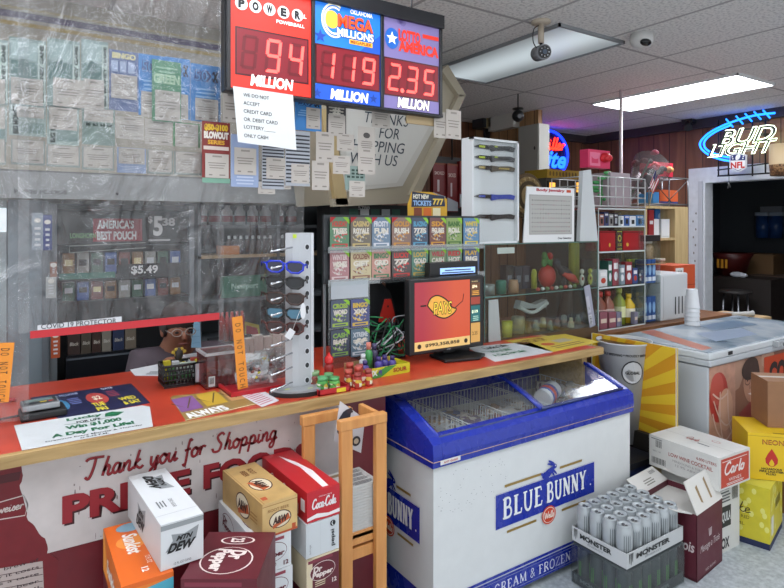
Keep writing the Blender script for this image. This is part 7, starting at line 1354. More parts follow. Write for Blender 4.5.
for v, bl, hd, ac, lb in ((148, '#25282a', '#3a3d3f', '#b5c832', 'dark folding knife with lime marks, topmost on the white board'), (158.5, '#2a2c2f', '#4a4d50', '#b5c832', 'dark folding knife with lime marks, second on the white board'), (168.5, '#2a2a2a', '#4a4436', '#a9944a', 'folding knife with a tan striped handle, third on the white board'), (197, '#1a1c20', '#2340a8', '#2340a8', 'folding knife with a blue handle on the white board'), (217, '#151617', '#1b1c1e', '#1b1c1e', 'all black folding knife, lowest on the white board')):
    zz = xz(493, v, KY)[1]; f = YF(KY); kw = (kx1-kx0); t2 = thing('folding_knife', lb, 'knife', (kx, KY, zz-.015), 'knives on the white board'); s_ = kw*.43
    m = MB(); m.prism(f, [(kx-s_*1.0, zz), (kx-s_*.7, zz+.013), (kx-s_*.1, zz+.013), (kx-s_*.1, zz-.010), (kx-s_*.7, zz-.008)], -.002, .001, M(bl, .25, .5)); m.build('blade', t2)
    m = MB(); m.prism(f, [(kx-s_*.15, zz+.015), (kx+s_*.2, zz+.013), (kx+s_*.8, zz+.018), (kx+s_*1.05, zz+.010), (kx+s_*1.0, zz-.012), (kx+s_*.6, zz-.008), (kx+s_*.15, zz-.013), (kx-s_*.1, zz-.02), (kx-s_*.15, zz-.012)], -.008, .005, M(hd, .35)); m.rect(f, kx-s_*.75, zz-.004, kx-s_*.45, zz+.008, ac, .003); m.rect(f, kx+s_*.2, zz-.002, kx+s_*.75, zz+.007, ac if v > 160 and v < 200 else '#2d3032', .007) if v != 217 else None; m.rect(f, kx, zz+.004, kx+s_*.15, zz+.012, ac, .006) if v < 160 else None; m.build('handle', t2)
# body jewellery board
JY = 2.405; j0, jz0 = xz(523.5, 246, JY); j1, _ = xz(574, 246, JY); jz0 = GZ1+.007; jz1 = xz(549, 187.5, JY)[1]; m = MB(); m.prism(YF(JY), [(j0, jz0), (j1, jz0), (j1+.004, jz1), (j0+.03, jz1)], -.008, 0, M('#dfe1e2', .45)); f = YF(JY); w_, h = j1-j0, jz1-jz0
t = thing('jewelry_board', 'white body jewelry board with rows of tiny rings and a red heading', 'jewellery board', ((j0+j1)/2, JY, jz0)); m.text(f, 'Body Jewelry', j0+w_*.24, jz0+h*.91, w_*.56, h*.065, M('#b02838'), .0015, .04); m.rect(f, j0+w_*.84, jz0+h*.92, j0+w_*.93, jz0+h*.97, '#c9502a', .0015); m.text(f, 'Over Selection', j0+w_*.66, jz0+h*.05, w_*.28, h*.04, M('#33363a'), .0015, .02, .2); m.build('board', t)
m = MB(); m.rect(f, j0+w_*.10, jz0+h*.14, j0+w_*.95, jz0+h*.86, '#a3a39f', .002); m.rect(f, j0+w_*.12, jz0+h*.16, j0+w_*.93, jz0+h*.84, '#adada9', .0025); rn = random.Random(13)
for r_ in range(8):
    for c_ in range(15): xx, zz = j0+w_*(.16+.052*c_), jz0+h*(.20+.08*r_); m.ell(f, xx, zz, w_*rn.uniform(.008, .014), h*rn.uniform(.008, .016), rn.choice(['#4a4c50', '#6a6c72', '#86505a', '#56584c', '#2e3034']), .003, 7)
m.build('ring_card', t)
# white folded sign seen edge on
SYY = 2.41; P = [xz(583, 171, SYY), xz(591, 169.5, SYY), xz(598, 245.5, SYY), xz(580, 249, SYY)]; zs = GZ1+.007; P = [P[0], P[1], (P[2][0], zs), (P[3][0], zs)]
tag(MB().prism(YF(SYY), P, -.03, 0, M('#c3c8ca', .45)).build('tapered_sign'), 'blank white tapered sign standing at the right end of the glass case', 'sign')
# ================================================================ jackpot board hanging over the counter
JB = 2.10; f = YF(JB); bx0, bx1 = xz(228, 0, JB)[0], xz(440, 0, JB)[0]; bz0 = xz(336, 101, JB)[1]-.0; bh = .52
c1, c2 = xz(312.5, 50, JB)[0], xz(381.5, 50, JB)[0]
bz0 = (xz(233, 91, JB)[1]+xz(440, 112, JB)[1])/2; tp = 2.48
t = thing('jackpot_board', 'hanging jackpot board with red, blue and lilac panels and glowing red digits', 'lit sign', ((bx0+bx1)/2, JB+.08, bz0))
CS = M('#1b1c20', .35); m = MB(); m.box(bx0-.012, bx1+.012, JB+.004, JB+.045, bz0-.014, tp, CS); m.box(bx0-.012, bx1+.012, JB-.02, JB+.09, tp, tp+.06, CS)
for x in (bx0, c1, c2, bx1): m.box(x-.008, x+.008, JB-.010, JB+.004, bz0-.012, tp, CS)
m.box(bx0-.012, bx1+.012, JB-.010, JB+.004, bz0-.014, bz0-.004, CS); m.build('case', t, bevel=.003)
m = MB(); [m.cyl((x, JB+.08, tp+.03), (x, JB+.08, H), .004, M('#3a3c40'), 6) for x in (bx0+.1, bx1-.1)]; m.build('hanging_rod', t)
g = lambda c, e: M(c, .4, emit=e)
def gz_(u, v): return xz(u, v, JB)
# red panel
m = MB(); m.rect(f, bx0+.008, bz0, c1-.008, tp, g('#cf2a1c', .55), .002); m.build('red_panel', t)
m = MB(); WHT2 = g('#efe9e6', .6)
lw = c1-bx0-.016; X = bx0+.008; zt0 = gz_(262, 92)[1]
def dig(m, txt, x, z, w, h, n): 
    return [seg7(m, f, c, x+i*w*1.38, z, w, h, ON, OFF, n) for i, c in enumerate(txt)]
ON = g('#ff564e', 1.7); OFF = g('#64101a', .35)
def disp(name, xa, xb, za, zb, txt, dots=()):
    m = MB(); m.rect(f, xa, za, xb, zb, M('#4a0f14', .3), .003); m.rect(f, xa+.006, za+.006, xb-.006, zb-.006, g('#7a1220', .35), .0035); w_ = (xb-xa)*.205; hh = (zb-za)*.72
    for i, c in enumerate(txt): seg7(m, f, c, xa+(xb-xa)*(.06+.315*i), za+(zb-za)*.14, w_, hh, ON, OFF, .0045)
    for d in dots: m.ell(f, xa+(xb-xa)*d, za+(zb-za)*.17, .010, .010, ON, .006, 10)
    m.build(name, t)
disp('digit_display', bx0+.025, c1-.018, gz_(270, 78)[1]-.005, gz_(270, 32.5)[1], ' 94')
disp('digit_display', c1+.010, c2-.010, gz_(347, 87)[1]-.003, gz_(347, 49)[1], '119')
disp('digit_display', c2+.010, bx1-.010, gz_(411, 98)[1]-.003, gz_(411, 61.5)[1], '235', (.315,))
def word(m, s, u0, u1, vb, vt, mat, bold=.02, shear=0, n=.004):
    um = (u0+u1)/2; x0, x1 = gz_(u0, vb)[0], gz_(u1, vb)[0]; m.text(f, s, x0, gz_(um, vb)[1], x1-x0, gz_(um, vt)[1]-gz_(um, vb)[1], mat, n, bold, shear)
m = MB(); word(m, 'MILLION', 250, 293, 88.5, 77, WHT2, .045, .15); x = gz_(238, 4)[0]
for i, ch in enumerate('POWER'):
    xx = gz_(241+i*14, 9)[0]; zz = gz_(241+i*14, 7+2*i)[1]-.002*i; zz = gz_(268, 9.5)[1]; m.ell(f, xx, zz, .024, .024, '#f0efee', .0045); m.text(f, ch, xx-.012, zz-.016, .024, .032, M('#17181c'), .006, .06)
word(m, 'BALL', 294, 306, 18, 14, WHT2, .03); word(m, 'POWERBALL', 276, 304, 26, 22.5, WHT2, .03); m.build('power_lettering', t)
m = MB(); m.rect(f, c1+.008, bz0, c2-.008, tp, g('#1c6fd0', .5), .002); m.poly(f, [(c1+.008, bz0), (c2-.008, bz0), (c2-.008, bz0+.3), (c1+.008, bz0+.05)], g('#1a4fb8', .5), .0023); m.build('blue_panel', t)
m = MB(); word(m, 'MILLION', 330, 368, 101.5, 91, WHT2, .045, .15); cx_, cz_ = gz_(331, 19)
m.ell(f, cx_+.002, cz_-.002, .032, .036, g('#e0b13a', .5), .004)
for rr in (.048, .060): m.stroke(f, [(cx_+.012+rr*math.cos(a)*.9, cz_-.005+rr*1.1*math.sin(a)) for a in [1.0+.25*i for i in range(18)]], .008, g('#d8d4b8', .5), .0045)
word(m, 'OKLAHOMA', 350, 372, 16.5, 12, WHT2, .02); word(m, 'MEGA', 337, 373, 31, 17.5, M('#232a6a'), .07, .0, .0045); word(m, 'MEGA', 337.5, 372.5, 30.5, 17.5, g('#d84a20', .7), .03, .0, .0055); word(m, 'MILLIONS', 336, 374, 40, 31.5, M('#232a6a'), .07, 0, .0045); word(m, 'MILLIONS', 336.5, 373, 39.5, 31.5, g('#e2e6ee', .6), .03, 0, .0055)
a0, a1 = gz_(349, 45.5), gz_(372, 41); m.rect(f, a0[0], gz_(360, 46)[1], a1[0], gz_(360, 41.5)[1], g('#e0b13a', .5), .004); word(m, 'MEGAPLIER', 350, 371, 45.5, 42.2, M('#b03a1c'), .03, 0, .005)
def star(m, x, z, r, c, n=.0035): m.poly(f, [(x+(r if i % 2 == 0 else r*.42)*math.sin(i*math.pi/5), z+(r if i % 2 == 0 else r*.42)*math.cos(i*math.pi/5)) for i in range(10)], c, n)
star(m, gz_(320, 36)[0], gz_(320, 36)[1], .028, g('#1a3f9a', .4)); star(m, gz_(317, 92)[0], gz_(317, 93)[1], .02, g('#1a3f9a', .4)); star(m, gz_(373, 96)[0], gz_(373, 99)[1], .02, g('#123a90', .4)); m.build('mega_lettering', t)
m = MB(); m.rect(f, c2+.008, bz0, bx1-.004, tp, g('#7d72a6', .30), .002); rn = random.Random(3)
for i in range(9): m.ell(f, c2+.03+rn.uniform(0, .26), bz0+rn.choice([rn.uniform(.02, .08), rn.uniform(.29, .39)]), .016, .016, g('#6d6298', .3), .0025)
m.build('lilac_panel', t); m = MB(); word(m, 'MILLION', 396.5, 429.5, 110, 98.5, M('#2a2248'), .10, .15, .003); word(m, 'MILLION', 397, 429, 109.5, 99, WHT2, .045, .15); x, z = gz_(391.5, 38.5); k = 24; m.ell(f, x, z, .036, .045, g('#1a5cb0', .4), .004); star(m, x, z, .029, g('#eef2f6', .6), .005)
word(m, 'LOTTO', 398, 420, 43, 31, g('#d03020', .6), .06); word(m, 'AMERICA', 398, 438, 55, 44, g('#d03020', .6), .06); m.rect(f, gz_(422, 36)[0], gz_(430, 40)[1], gz_(438, 38)[0], gz_(430, 36)[1], g('#d03020', .5), .004); m.build('lotto_lettering', t)
# hanging beige bar with yellow slips
# ================================================================ clear vinyl sheets
SH = sheet_mat()
def sheet(x0, x1, z0, z1, Y, amp, label, nx=60, nz=40, seed=1, bow=0):
    rn = random.Random(seed); ph = [rn.uniform(0, 6) for _ in range(8)]; P = []
    for j in range(nz+1):
        for i in range(nx+1):
            a, b = i/nx, j/nz; x = x0+(x1-x0)*a; z = z0+(z1-z0)*b
            d = amp*(math.sin(x*9+ph[0]+2*math.sin(z*2+ph[1]))*.5+math.sin(x*23+z*6+ph[2])*.22+math.sin(z*17+x*8+ph[3])*.2+math.sin(x*41-z*13+ph[4])*.12)*(1-.5*b)
            P.append((x, Y+d, z))
    m = MB(); m.add(P, [(j*(nx+1)+i, j*(nx+1)+i+1, (j+1)*(nx+1)+i+1, (j+1)*(nx+1)+i) for j in range(nz) for i in range(nx)], SH, True); return tag(m.build('vinyl_sheet'), label, 'vinyl sheet')
VY = 2.22; xL0, xL1 = xz(18, 330, VY)[0], xz(219, 330, VY)[0]
sheet(xL0, xL1+.02, 1.25, H-.01, VY, .010, 'wide clear vinyl sheet with a red taped lower edge hanging over the counter', seed=4)
sheet(xL1+.0, xz(305, 300, VY)[0], 1.02, H-.01, VY+.012, .010, 'clear vinyl sheet hanging down beside the sunglasses stand', 40, 50, seed=8)
sheet(-1.5, xL0+.03, .97, H-.01, VY+.012, .010, 'clear vinyl sheet at the far left reaching down to the worktop', 50, 50, seed=12)
# red tape with its printed label
ta, tb = xz(30, 337, VY), xz(218.5, 315, VY); m = MB(); ff = YF(VY-.012); m.prism(ff, [(ta[0], 1.233), (tb[0], 1.240), (tb[0], 1.266), (ta[0], 1.257)], -.001, .001, M('#b8242c', .35)); m.poly(ff, [(ta[0]+.02, 1.258), (xz(121, 326, VY)[0], 1.263), (xz(121, 326, VY)[0], 1.281), (ta[0]+.02, 1.274)], '#c9cccf', .0012); m.text(ff, 'COVID 19 PROTECTOR', ta[0]+.03, 1.2605, xz(119, 326, VY)[0]-ta[0]-.04, .016, M('#33363a'), .002, .01)
tag(m.build('red_tape'), 'red tape strip with a COVID 19 PROTECTOR label along the sheet edge', 'tape')
def vstrip(u0, v0, u1, v1, wd, Y, txt, label):
    a = Vector((*xz(u1, v1, Y), 0)); b = Vector((*xz(u0, v0, Y), 0)); fr = F((a.x, Y, a.y), (1, 0, 0), (b.x-a.x, 0, b.y-a.y)); L_ = (b-a).length; fr = F((a.x-wd/2, Y, a.y), Vector((b.y-a.y, 0, -(b.x-a.x))), (b.x-a.x, 0, b.y-a.y)); m = MB(); m.prism(fr, [(0, 0), (wd, 0), (wd, L_), (0, L_)], 0, .001, M('#e08c2c', .5)); n = len(txt)
    for i, ch in enumerate(txt):
        if ch != ' ': fr3 = F(fr.p(wd*.25, L_*(1-(i+.8)/n)*.92+L_*.02, 0), -fr.y, fr.x); m.text(fr3, ch, -L_*.028, 0, L_*.045, wd*.5, M('#3a2a1c'), .002, .0)
    tag(m.build('paper_strip'), label, 'paper strip')
vstrip(237, 317, 243, 389, .040, 2.185, 'DO NOT TOUCH', 'orange DO NOT TOUCH strip hanging on the sheet beside the red box')
vstrip(6, 342, 0, 402, .045, 2.17, 'DO NOT TOUCH', 'orange DO NOT TOUCH strip at the far left edge over the worktop')

# ================================================================ tickets and slips taped to the sheet
SLIP = '#b5aea6'
def slip(m, f, x0, z0, x1, z1, n, c=SLIP):
    m.rect(f, x0, z0, x1, z1, M(c, .7), n); w_, h = x1-x0, z1-z0; m.rect(f, x0+w_*.3, z0+h*.86, x0+w_*.7, z0+h*.93, '#8d8680', n+.0005)
    for k in range(3): m.rect(f, x0+w_*(.12+.03*k), z0+h*(.60-.10*k), x0+w_*(.88-.05*k), z0+h*(.635-.10*k), '#857e78', n+.0005)
    m.rect(f, x0+w_*.15, z0+h*.1, x0+w_*.3, z0+h*.15, '#857e78', n+.0005); m.rect(f, x0+w_*.6, z0+h*.1, x0+w_*.85, z0+h*.15, '#857e78', n+.0005)
def hung(u0, v0, u1, v1, Y, kind, label, sl=None, grp=None):
    um = (u0+u1)/2; x0, x1 = xz(u0, 100, Y)[0], xz(u1, 100, Y)[0]; z1, z0 = xz(um, v0, Y)[1], xz(um, v1, Y)[1]; w_, h = x1-x0, z1-z0; f = YF(Y)
    t = thing('posted_ticket', label, 'lottery ticket', ((x0+x1)/2, Y, z0), grp); m = MB()
    if kind == 'slip':
        bpy.data.objects.remove(t); m.box(x0, x1, Y, Y+.0008, z0, z1, M(SLIP, .7)); slip(m, f, x0, z0, x1, z1, .0006); o = m.build('receipt_slip'); return tag(o, label, 'receipt slip', grp)
    if kind == 'long':
        bpy.data.objects.remove(t); m.box(x0, x1, Y, Y+.0008, z0, z1, M(SLIP, .7)); slip(m, f, x0, z0, x1, z0+h*.55, .0006); m.ell(f, x0+w_*.5, z0+h*.82, w_*.2, h*.06, '#4a4644', .001); m.lines(f, x0+w_*.15, z0+h*.55, x0+w_*.85, z0+h*.72, 4, M('#857e78'), .001); return tag(m.build('receipt_slip'), label, 'receipt slip', grp)
    C_ = {'big': '#8a9c98', 'bigw': '#98a8a2', 'bingo': '#5a6a94', 'blue': '#2f7cc0', 'green': '#4f8a68', 'greenw': '#4f8a5a', 'red': '#7a2420', 'lil': '#8f9fc0', 'bar': '#a3a8b0', 'dark': '#3c3a3c', 'teal': '#7c8f88', 'grey': '#8a9490'}[kind]
    m.box(x0, x1, Y, Y+.0012, z0, z1, M(C_, .45))
    if kind == 'big':
        m.rect(f, x0+w_*.05, z0+h*.4, x0+w_*.75, z0+h*.66, '#5f7c78', .001); m.ell(f, x0+w_*.4, z0+h*.60, w_*.15, h*.1, '#566f6c', .0015); m.rect(f, x0+w_*.05, z0+h*.68, x0+w_*.75, z0+h*.95, '#a0b2b0', .001)
        fr = F(f.p(x0+w_*.98, z0+h*.05), (0, 0, 1), (-1, 0, 0)); m.rect(fr, 0, 0, h*.9, w_*.2, '#b4c4bc', .001); m.text(fr, 'BIG MONEY GAME', h*.02, w_*.04, h*.86, w_*.12, M('#22322e'), .002, .05)
    elif kind == 'bigw':
        m.rect(f, x0+w_*.3, z0+h*.1, x0+w_*.95, z0+h*.45, '#80948f', .001); m.rect(f, x0+w_*.3, z0+h*.1, x0+w_*.95, z0+h*.2, '#748a86', .0012); fr = F(f.p(x0+w_*.26, z0+h*.05), (0, 0, 1), (-1, 0, 0)); m.text(fr, 'BIG MONEY', 0, 0, h*.9, w_*.16, M('#22322e'), .002, .05)
    elif kind == 'bingo': m.text(f, 'BINGO', x0+w_*.1, z0+h*.86, w_*.8, h*.1, M('#d8cf9a'), .002, .05); [m.rect(f, x0+w_*(.08+.28*k), z0+h*.64, x0+w_*(.3+.28*k), z0+h*.82, '#a3b0cc', .001) for k in range(3)]
    elif kind == 'blue': m.text(f, '50X', x0+w_*.12, z0+h*.70, w_*.78, h*.2, M('#2a3a70'), .002, .08); m.text(f, '50X', x0+w_*.14, z0+h*.71, w_*.74, h*.18, M('#4a90cc'), .0025, .0); m.lines(f, x0+w_*.1, z0+h*.42, x0+w_*.9, z0+h*.62, 3, M('#7fb0dc')); m.text(f, 'X', x0+w_*.72, z0+h*.71, w_*.2, h*.18, M('#14141c'), .003, .06)
    elif kind == 'green': m.text(f, 'GREEN', x0+w_*.05, z0+h*.62, w_*.9, h*.16, M('#a9c9a8'), .002, .06); m.lines(f, x0+w_*.1, z0+h*.8, x0+w_*.9, z0+h*.93, 2, M('#8fb89c'))
    elif kind == 'red':
        m.text(f, '$50-$100', x0+w_*.08, z0+h*.84, w_*.84, h*.12, M('#d8b030'), .002, .07); m.text(f, 'BLOWOUT', x0+w_*.06, z0+h*.72, w_*.88, h*.12, M('#e0d8d0'), .002, .07); m.text(f, 'SERIES', x0+w_*.2, z0+h*.63, w_*.6, h*.07, M('#d8a030'), .002, .04); m.rect(f, x0+w_*.05, z0+h*.54, x0+w_*.95, z0+h*.60, '#c9b8b0', .001); m.rect(f, x0, z0, x1, z0+h*.08, '#6f9a86', .001)
    elif kind == 'bar': [m.rect(f, x0+w_*.02, z0+h*(.06+.07*k), x0+w_*.98, z0+h*(.09+.07*k), '#33343c', .001) for k in range(13)]
    elif kind == 'dark': m.lines(f, x0+w_*.1, z0+h*.55, x0+w_*.9, z0+h*.95, 4, M('#b9b4a8')); m.text(f, '#', x0+w_*.3, z0+h*.6, w_*.4, h*.3, M('#c9c4b8'), .002, .03)
    elif kind in ('lil', 'grey', 'greenw'): m.lines(f, x0+w_*.1, z0+h*.05, x0+w_*.9, z0+h*.3, 4, M('#b4bfd4' if kind == 'lil' else '#b4bcb4'))
    elif kind == 'teal': [m.rect(f, x0+w_*(.1+.22*(k % 4)), z0+h*(.5+.14*(k//4)), x0+w_*(.25+.22*(k % 4)), z0+h*(.58+.14*(k//4)), '#2a4038', .001) for k in range(12)]
    m.build('ticket_face', t)
    if sl:
        a, b, c, d = sl; m = MB(); xx0, xx1 = xz(a, 100, Y)[0], xz(c, 100, Y)[0]; us_ = (a+c)/2; slip(m, f, xx0, xz(us_, d, Y)[1], xx1, xz(us_, b, Y)[1], .003); m.build('receipt', t)
    return t
TB = 2.245      # behind the sheet on the left
G1, G2, G3 = 'tickets in the top row of the sheet', 'tickets in the middle row of the sheet', 'tickets in the bottom row of the sheet'
big = [(-30, 8, -28, 5), (9, 46, 11, 43), (47, 80, 53, 83.5), (81, 108, 83.5, 104)]
for i, (a, b, c, d) in enumerate(big): hung(a, 38+i*.8, b, 104+i*2.2, TB, 'big', 'teal ticket with a slip, top row, %s' % ['cut by the left edge of the picture', 'first full one from the left', 'second full one from the left', 'just left of the bingo ticket'][i], (c, 78+i*.5, d, 103+i*2), G1)
hung(109, 51, 138.5, 111, TB, 'bingo', 'dusty blue bingo ticket with a slip in the top row', (111, 75, 137, 99), G1)
hung(138.5, 55, 165, 116, TB, 'blue', 'bright blue ticket partly behind the green one, top row', (141, 92, 160, 117), G1); hung(165, 58, 190, 119, TB-.003, 'blue', 'bright blue ticket just right of the green one, top row', (170, 94, 188, 119), G1); hung(190.5, 65, 220.5, 122, TB-.006, 'blue', 'bright blue ticket at the right end of the top row', (195, 99, 218, 121), G1)
hung(152, 61, 181, 122, TB-.010, 'green', 'green ticket overlapping the bright blue ones', (155, 91, 180, 121), G1)
row2 = [(-30, 7, 105, 141, 'bigw'), (9, 46, 106, 136, 'bigw'), (47, 79, 107, 145, 'bigw'), (82, 115, 108, 145, 'teal'), (115.5, 144, 117, 139, 'slip'), (145, 172, 120, 145, 'slip'), (173, 200, 123, 147, 'greenw')]
nm = ['cut by the left edge of the picture', 'under the first full top ticket', 'under the second full top ticket', 'with a grid of dark squares', 'under the bingo ticket', 'under the green ticket', 'with a green border']
for i, (a, b, c, d, k) in enumerate(row2): hung(a, c, b, d, TB, k, 'middle row %s %s' % ('slip' if k == 'slip' else 'teal ticket' if k != 'greenw' else 'slip on a ticket', nm[i]), None if k == 'slip' else (a+8 if k == 'bigw' and i == 1 else a+2, c+1, b-2, c+(12 if i == 1 else 23 if i < 3 else 14 if i == 3 else 24)), G2)
row3 = [(-30, 6, 138, 164), (11, 45, 140, 165), (46.5, 80, 146, 167), (82, 114, 147, 170), (117, 146, 148, 173), (147, 173, 150, 174), (174, 202, 152, 175)]
for i, (a, b, c, d) in enumerate(row3): hung(a, c, b, d, TB, 'grey' if i != 4 else 'lil', 'bottom row %s' % ['slip cut by the left edge of the picture', 'slip, first full one from the left', 'slip, second full one from the left', 'slip, third full one from the left', 'lilac ticket with a slip', 'slip left of the last one', 'slip beside the red ticket'][i], (a+1.5, c+.5, b-1.5, d-(2 if i != 4 else 9)), G3)
TF = 2.195     # in front of the sheet
hung(202, 122, 230, 183, TF, 'red', 'dark red ticket with yellow and white heading, hanging in front of the sheet', (205, 154, 228.5, 178), 'tickets hanging below the jackpot board')
hung(223, 92, 238, 122, TF+.004, 'slip', 'slip between the bright blue ticket and the notice', grp='slips below the jackpot board')
hung(231, 135, 258.5, 187, TF, 'lil', 'pale lilac ticket with a slip under the left corner of the notice', (234, 148, 256, 175), 'tickets hanging below the jackpot board')
hung(262, 143, 284, 189, TF+.004, 'bar', 'striped dark bar ticket under the notice', (266, 158, 287, 179), 'tickets hanging below the jackpot board'); hung(285.5, 131, 310, 186, TF, 'bar', 'striped dark bar ticket right of the notice', (291, 164, 309, 183.5), 'tickets hanging below the jackpot board')
hung(258, 182, 275, 194, TF+.008, 'slip', 'faded slip hanging below the striped ticket on the left', grp='slips below the jackpot board'); hung(276, 178, 291, 189, TF+.010, 'slip', 'faded slip hanging between the two striped tickets', grp='slips below the jackpot board')
hung(295, 96, 321.5, 131, TF+.004, 'blue', 'blue ticket tucked under the middle of the jackpot board', (306, 108, 320, 129), 'tickets hanging below the jackpot board')
hung(326.5, 104, 346, 136, TF, 'dark', 'black and white ticket with a slip under the blue panel', (328, 115, 345, 136), 'tickets hanging below the jackpot board')
hung(316, 132, 334, 162, TF, 'slip', 'tan slip right of the notice, upper one', grp='slips below the jackpot board'); hung(312, 161, 329, 190, TF+.003, 'slip', 'tan slip hanging low beside the beige canopy post', grp='slips below the jackpot board')
hung(337, 134, 354, 151, TF-.002, 'slip', 'small white slip below the black and white ticket', grp='slips below the jackpot board'); hung(333, 156, 350, 174, TF-.004, 'slip', 'small white slip left of the long one', grp='slips below the jackpot board')
hung(345, 166, 365, 190, TF, 'teal', 'dark green ticket low behind the long slip', (349, 181, 364.5, 197), 'tickets hanging below the jackpot board')
hung(358, 127, 375, 174, TF-.006, 'long', 'long narrow slip in front of the shopping sign', grp='slips below the jackpot board'); hung(372, 106, 390, 128, TF, 'slip', 'white slip right at the lower edge of the lilac panel', grp='slips below the jackpot board')
x0, z0 = xz(407, 123, 2.13); x1, z1 = xz(436, 115, 2.13)
tag(MB().box(x0, x1, 2.13, 2.14, min(z0, z1), max(z0, z1)+.0, M('#b09a74', .6)).build('tan_strip'), 'tan cardboard strip sticking out from under the jackpot board', 'cardboard')
hung(434, 112, 447, 138, 2.12, 'slip', 'tan slip hanging at the corner of the jackpot board, left one', grp='slips at the board corner'); hung(446, 110, 461, 139, 2.115, 'slip', 'tan slip hanging at the corner of the jackpot board, right one', grp='slips at the board corner')
# notice
NY = 2.075; P = [xz(238, 142, NY), xz(296.5, 150, NY), xz(293, 95, NY), xz(233, 86, NY)]; f = YF(NY); m = MB(); m.prism(f, P, -.0008, 0, M('#dadddc', .5)); o = Vector((P[0][0], NY, P[0][1])); fr = F(o, (P[1][0]-P[0][0], 0, P[1][1]-P[0][1]), (P[3][0]-P[0][0], 0, P[3][1]-P[0][1])); fr = F(o, (1, 0, -.02), (-.02, 0, 1)); w_ = P[1][0]-P[0][0]; h = P[3][1]-P[0][1]
for i, (s, wd) in enumerate([('WE DO NOT', .43), ('ACCEPT', .27), ('CREDIT CARD', .47), ('OR. DEBIT CARD', .57), ('LOTTERY_____', .53), ('ONLY CASH', .40)]): m.text(fr, s, w_*.10, h*(.84-.148*i), w_*wd, h*.065 if '_' not in s else h*.075, M('#33363a'), .0015, .004)
tag(m.build('cash_notice'), 'white sheet saying only cash is accepted for lottery, taped under the red panel', 'notice')

# ================================================================ cigarette canopy and shelves behind the counter
KYc = 3.55; m = MB(); zc0 = xz(110, 200, KYc)[1]; cx1 = xz(322, 190, KYc)[0]; BG = M('#9c978a', .5, var=.05)
m.box(-2.5, cx1, KYc, KYc+.8, zc0, H-.001, BG); f = YF(KYc); t = thing('canopy', 'beige overhead canopy with purple and yellow stripes behind the vinyl sheet', 'canopy', (-.6, KYc+.4, zc0)); m.build('canopy_body', t)
m = MB(); zs_ = xz(0, 12, KYc)[1]; 
for dz, c, h_ in ((0, '#4f4660', .035), (-.045, '#a48f58', .02), (.035, '#a59a78', .012)): m.rect(f, -2.5, zs_+dz-h_/2, cx1, zs_+dz+h_/2, c, .002)
zg = xz(110, 175, KYc)[1]; m.rect(f, -2.5, zc0, cx1, zg, '#8b8e8e', .002); m.rect(f, -2.5, zg, cx1, zg+.008, '#6a6c6c', .003); a, b = xz(14, 193, KYc), xz(67, 193, KYc); m.text(f, 'PRIME FOODS', a[0], xz(40, 194, KYc)[1], b[0]-a[0], .022, M('#5d5f60'), .004, .03); m.ell(f, *xz(117, 194, KYc), .008, .008, '#4a4c4e', .004); m.build('stripes', t)
# thanks-for-shopping panel with its slanting beige frame
TYp = 2.95; f = YF(TYp); P = [xz(u, v, TYp) for u, v in [(340, 60), (444, 66), (460, 96), (411, 201), (330, 205), (318, 120)]]; t = thing('overhead_fixture', 'beige overhead fixture with a white thanks for shopping panel and slanting end', 'overhead sign', (P[3][0]-.3, TYp+.2, P[3][1])); BGF = M('#9a927f', .45)
m = MB(); m.prism(f, P, -.45, 0, BGF); m.build('body', t); cc_ = (sum(p[0] for p in P)/6, sum(p[1] for p in P)/6)
Pi = [xz(u, v, TYp) for u, v in [(345, 92), (436, 108), (441, 114), (402, 186), (342, 192), (338, 120)]]; m = MB(); m.prism(f, Pi, 0, .006, M('#b4b2aa', .4)); Pj = [xz(u, v, TYp) for u, v in [(347, 96), (431, 111), (435, 116), (396, 183), (345, 187)]]; m.poly(f, Pj, M('#bdbcb5', .35), .008); m.build('white_panel', t)
m = MB(); m.prism(f, [xz(u, v, TYp) for u, v in [(444, 66), (462, 96), (456, 98), (438, 72)]], 0, .04, BGF); m.prism(f, [xz(u, v, TYp) for u, v in [(455, 96), (462, 96), (413, 202), (405, 200)]], 0, .04, BGF); m.prism(f, [xz(u, v, TYp) for u, v in [(330, 199), (408, 195), (412, 203), (330, 207)]], 0, .04, BGF); m.prism(f, [xz(u, v, TYp) for u, v in [(318, 110), (328, 110), (345, 205), (333, 205)]], 0, .04, M('#a89468', .5)); m.build('frame', t)
m = MB(); 
def w2(s, u0, u1, vb, vt, bold=.0): a, b = xz(u0, vb, TYp), xz(u1, vb, TYp); um = (u0+u1)/2; m.text(f, s, a[0], xz(um, vb, TYp)[1], b[0]-a[0], xz(um, vt, TYp)[1]-xz(um, vb, TYp)[1], M('#26323e'), .010, bold, .25)
w2('THANKS', 364, 408, 125, 114); w2('FOR', 378, 398, 139, 128); w2('SHOPPING', 345, 404, 152, 141); w2('WITH US', 350, 397, 165, 154); m.build('lettering', t)
# green shelf strip and dark tins seen under the fixture
Yd = 3.0; x0, x1 = xz(340, 210, Yd)[0], xz(415, 210, Yd)[0]; z0, z1 = xz(380, 217, Yd)[1], xz(380, 205, Yd)[1]
t = thing('tobacco_shelf', 'dark shelf with green and white tins above the ticket rack', 'shelf', ((x0+x1)/2, Yd, z0-.4)); MB().box(x0, x1, Yd, Yd+.3, z0-.35, z1, M('#16191a', .4)).build('shelf_body', t); m = MB(); f = YF(Yd); [m.rect(f, x0+.06+.075*i, z0+.0, x0+.12+.075*i, z1-.025, ['#1f4a3c', '#a9b0b0', '#24463a', '#8e9698', '#1f4a3c'][i % 5]) for i in range(5)]; m.text(f, '5788', x0+.12, z1-.03, .08, .022, M('#9aa09e'), .002, .02); m.build('tin_row', t)
for xx in (x0+.02, x1-.04): MB().box(xx, xx+.02, Yd+.02, Yd+.28, 0, z0-.35, M('#16191a', .4)).build('post', t)
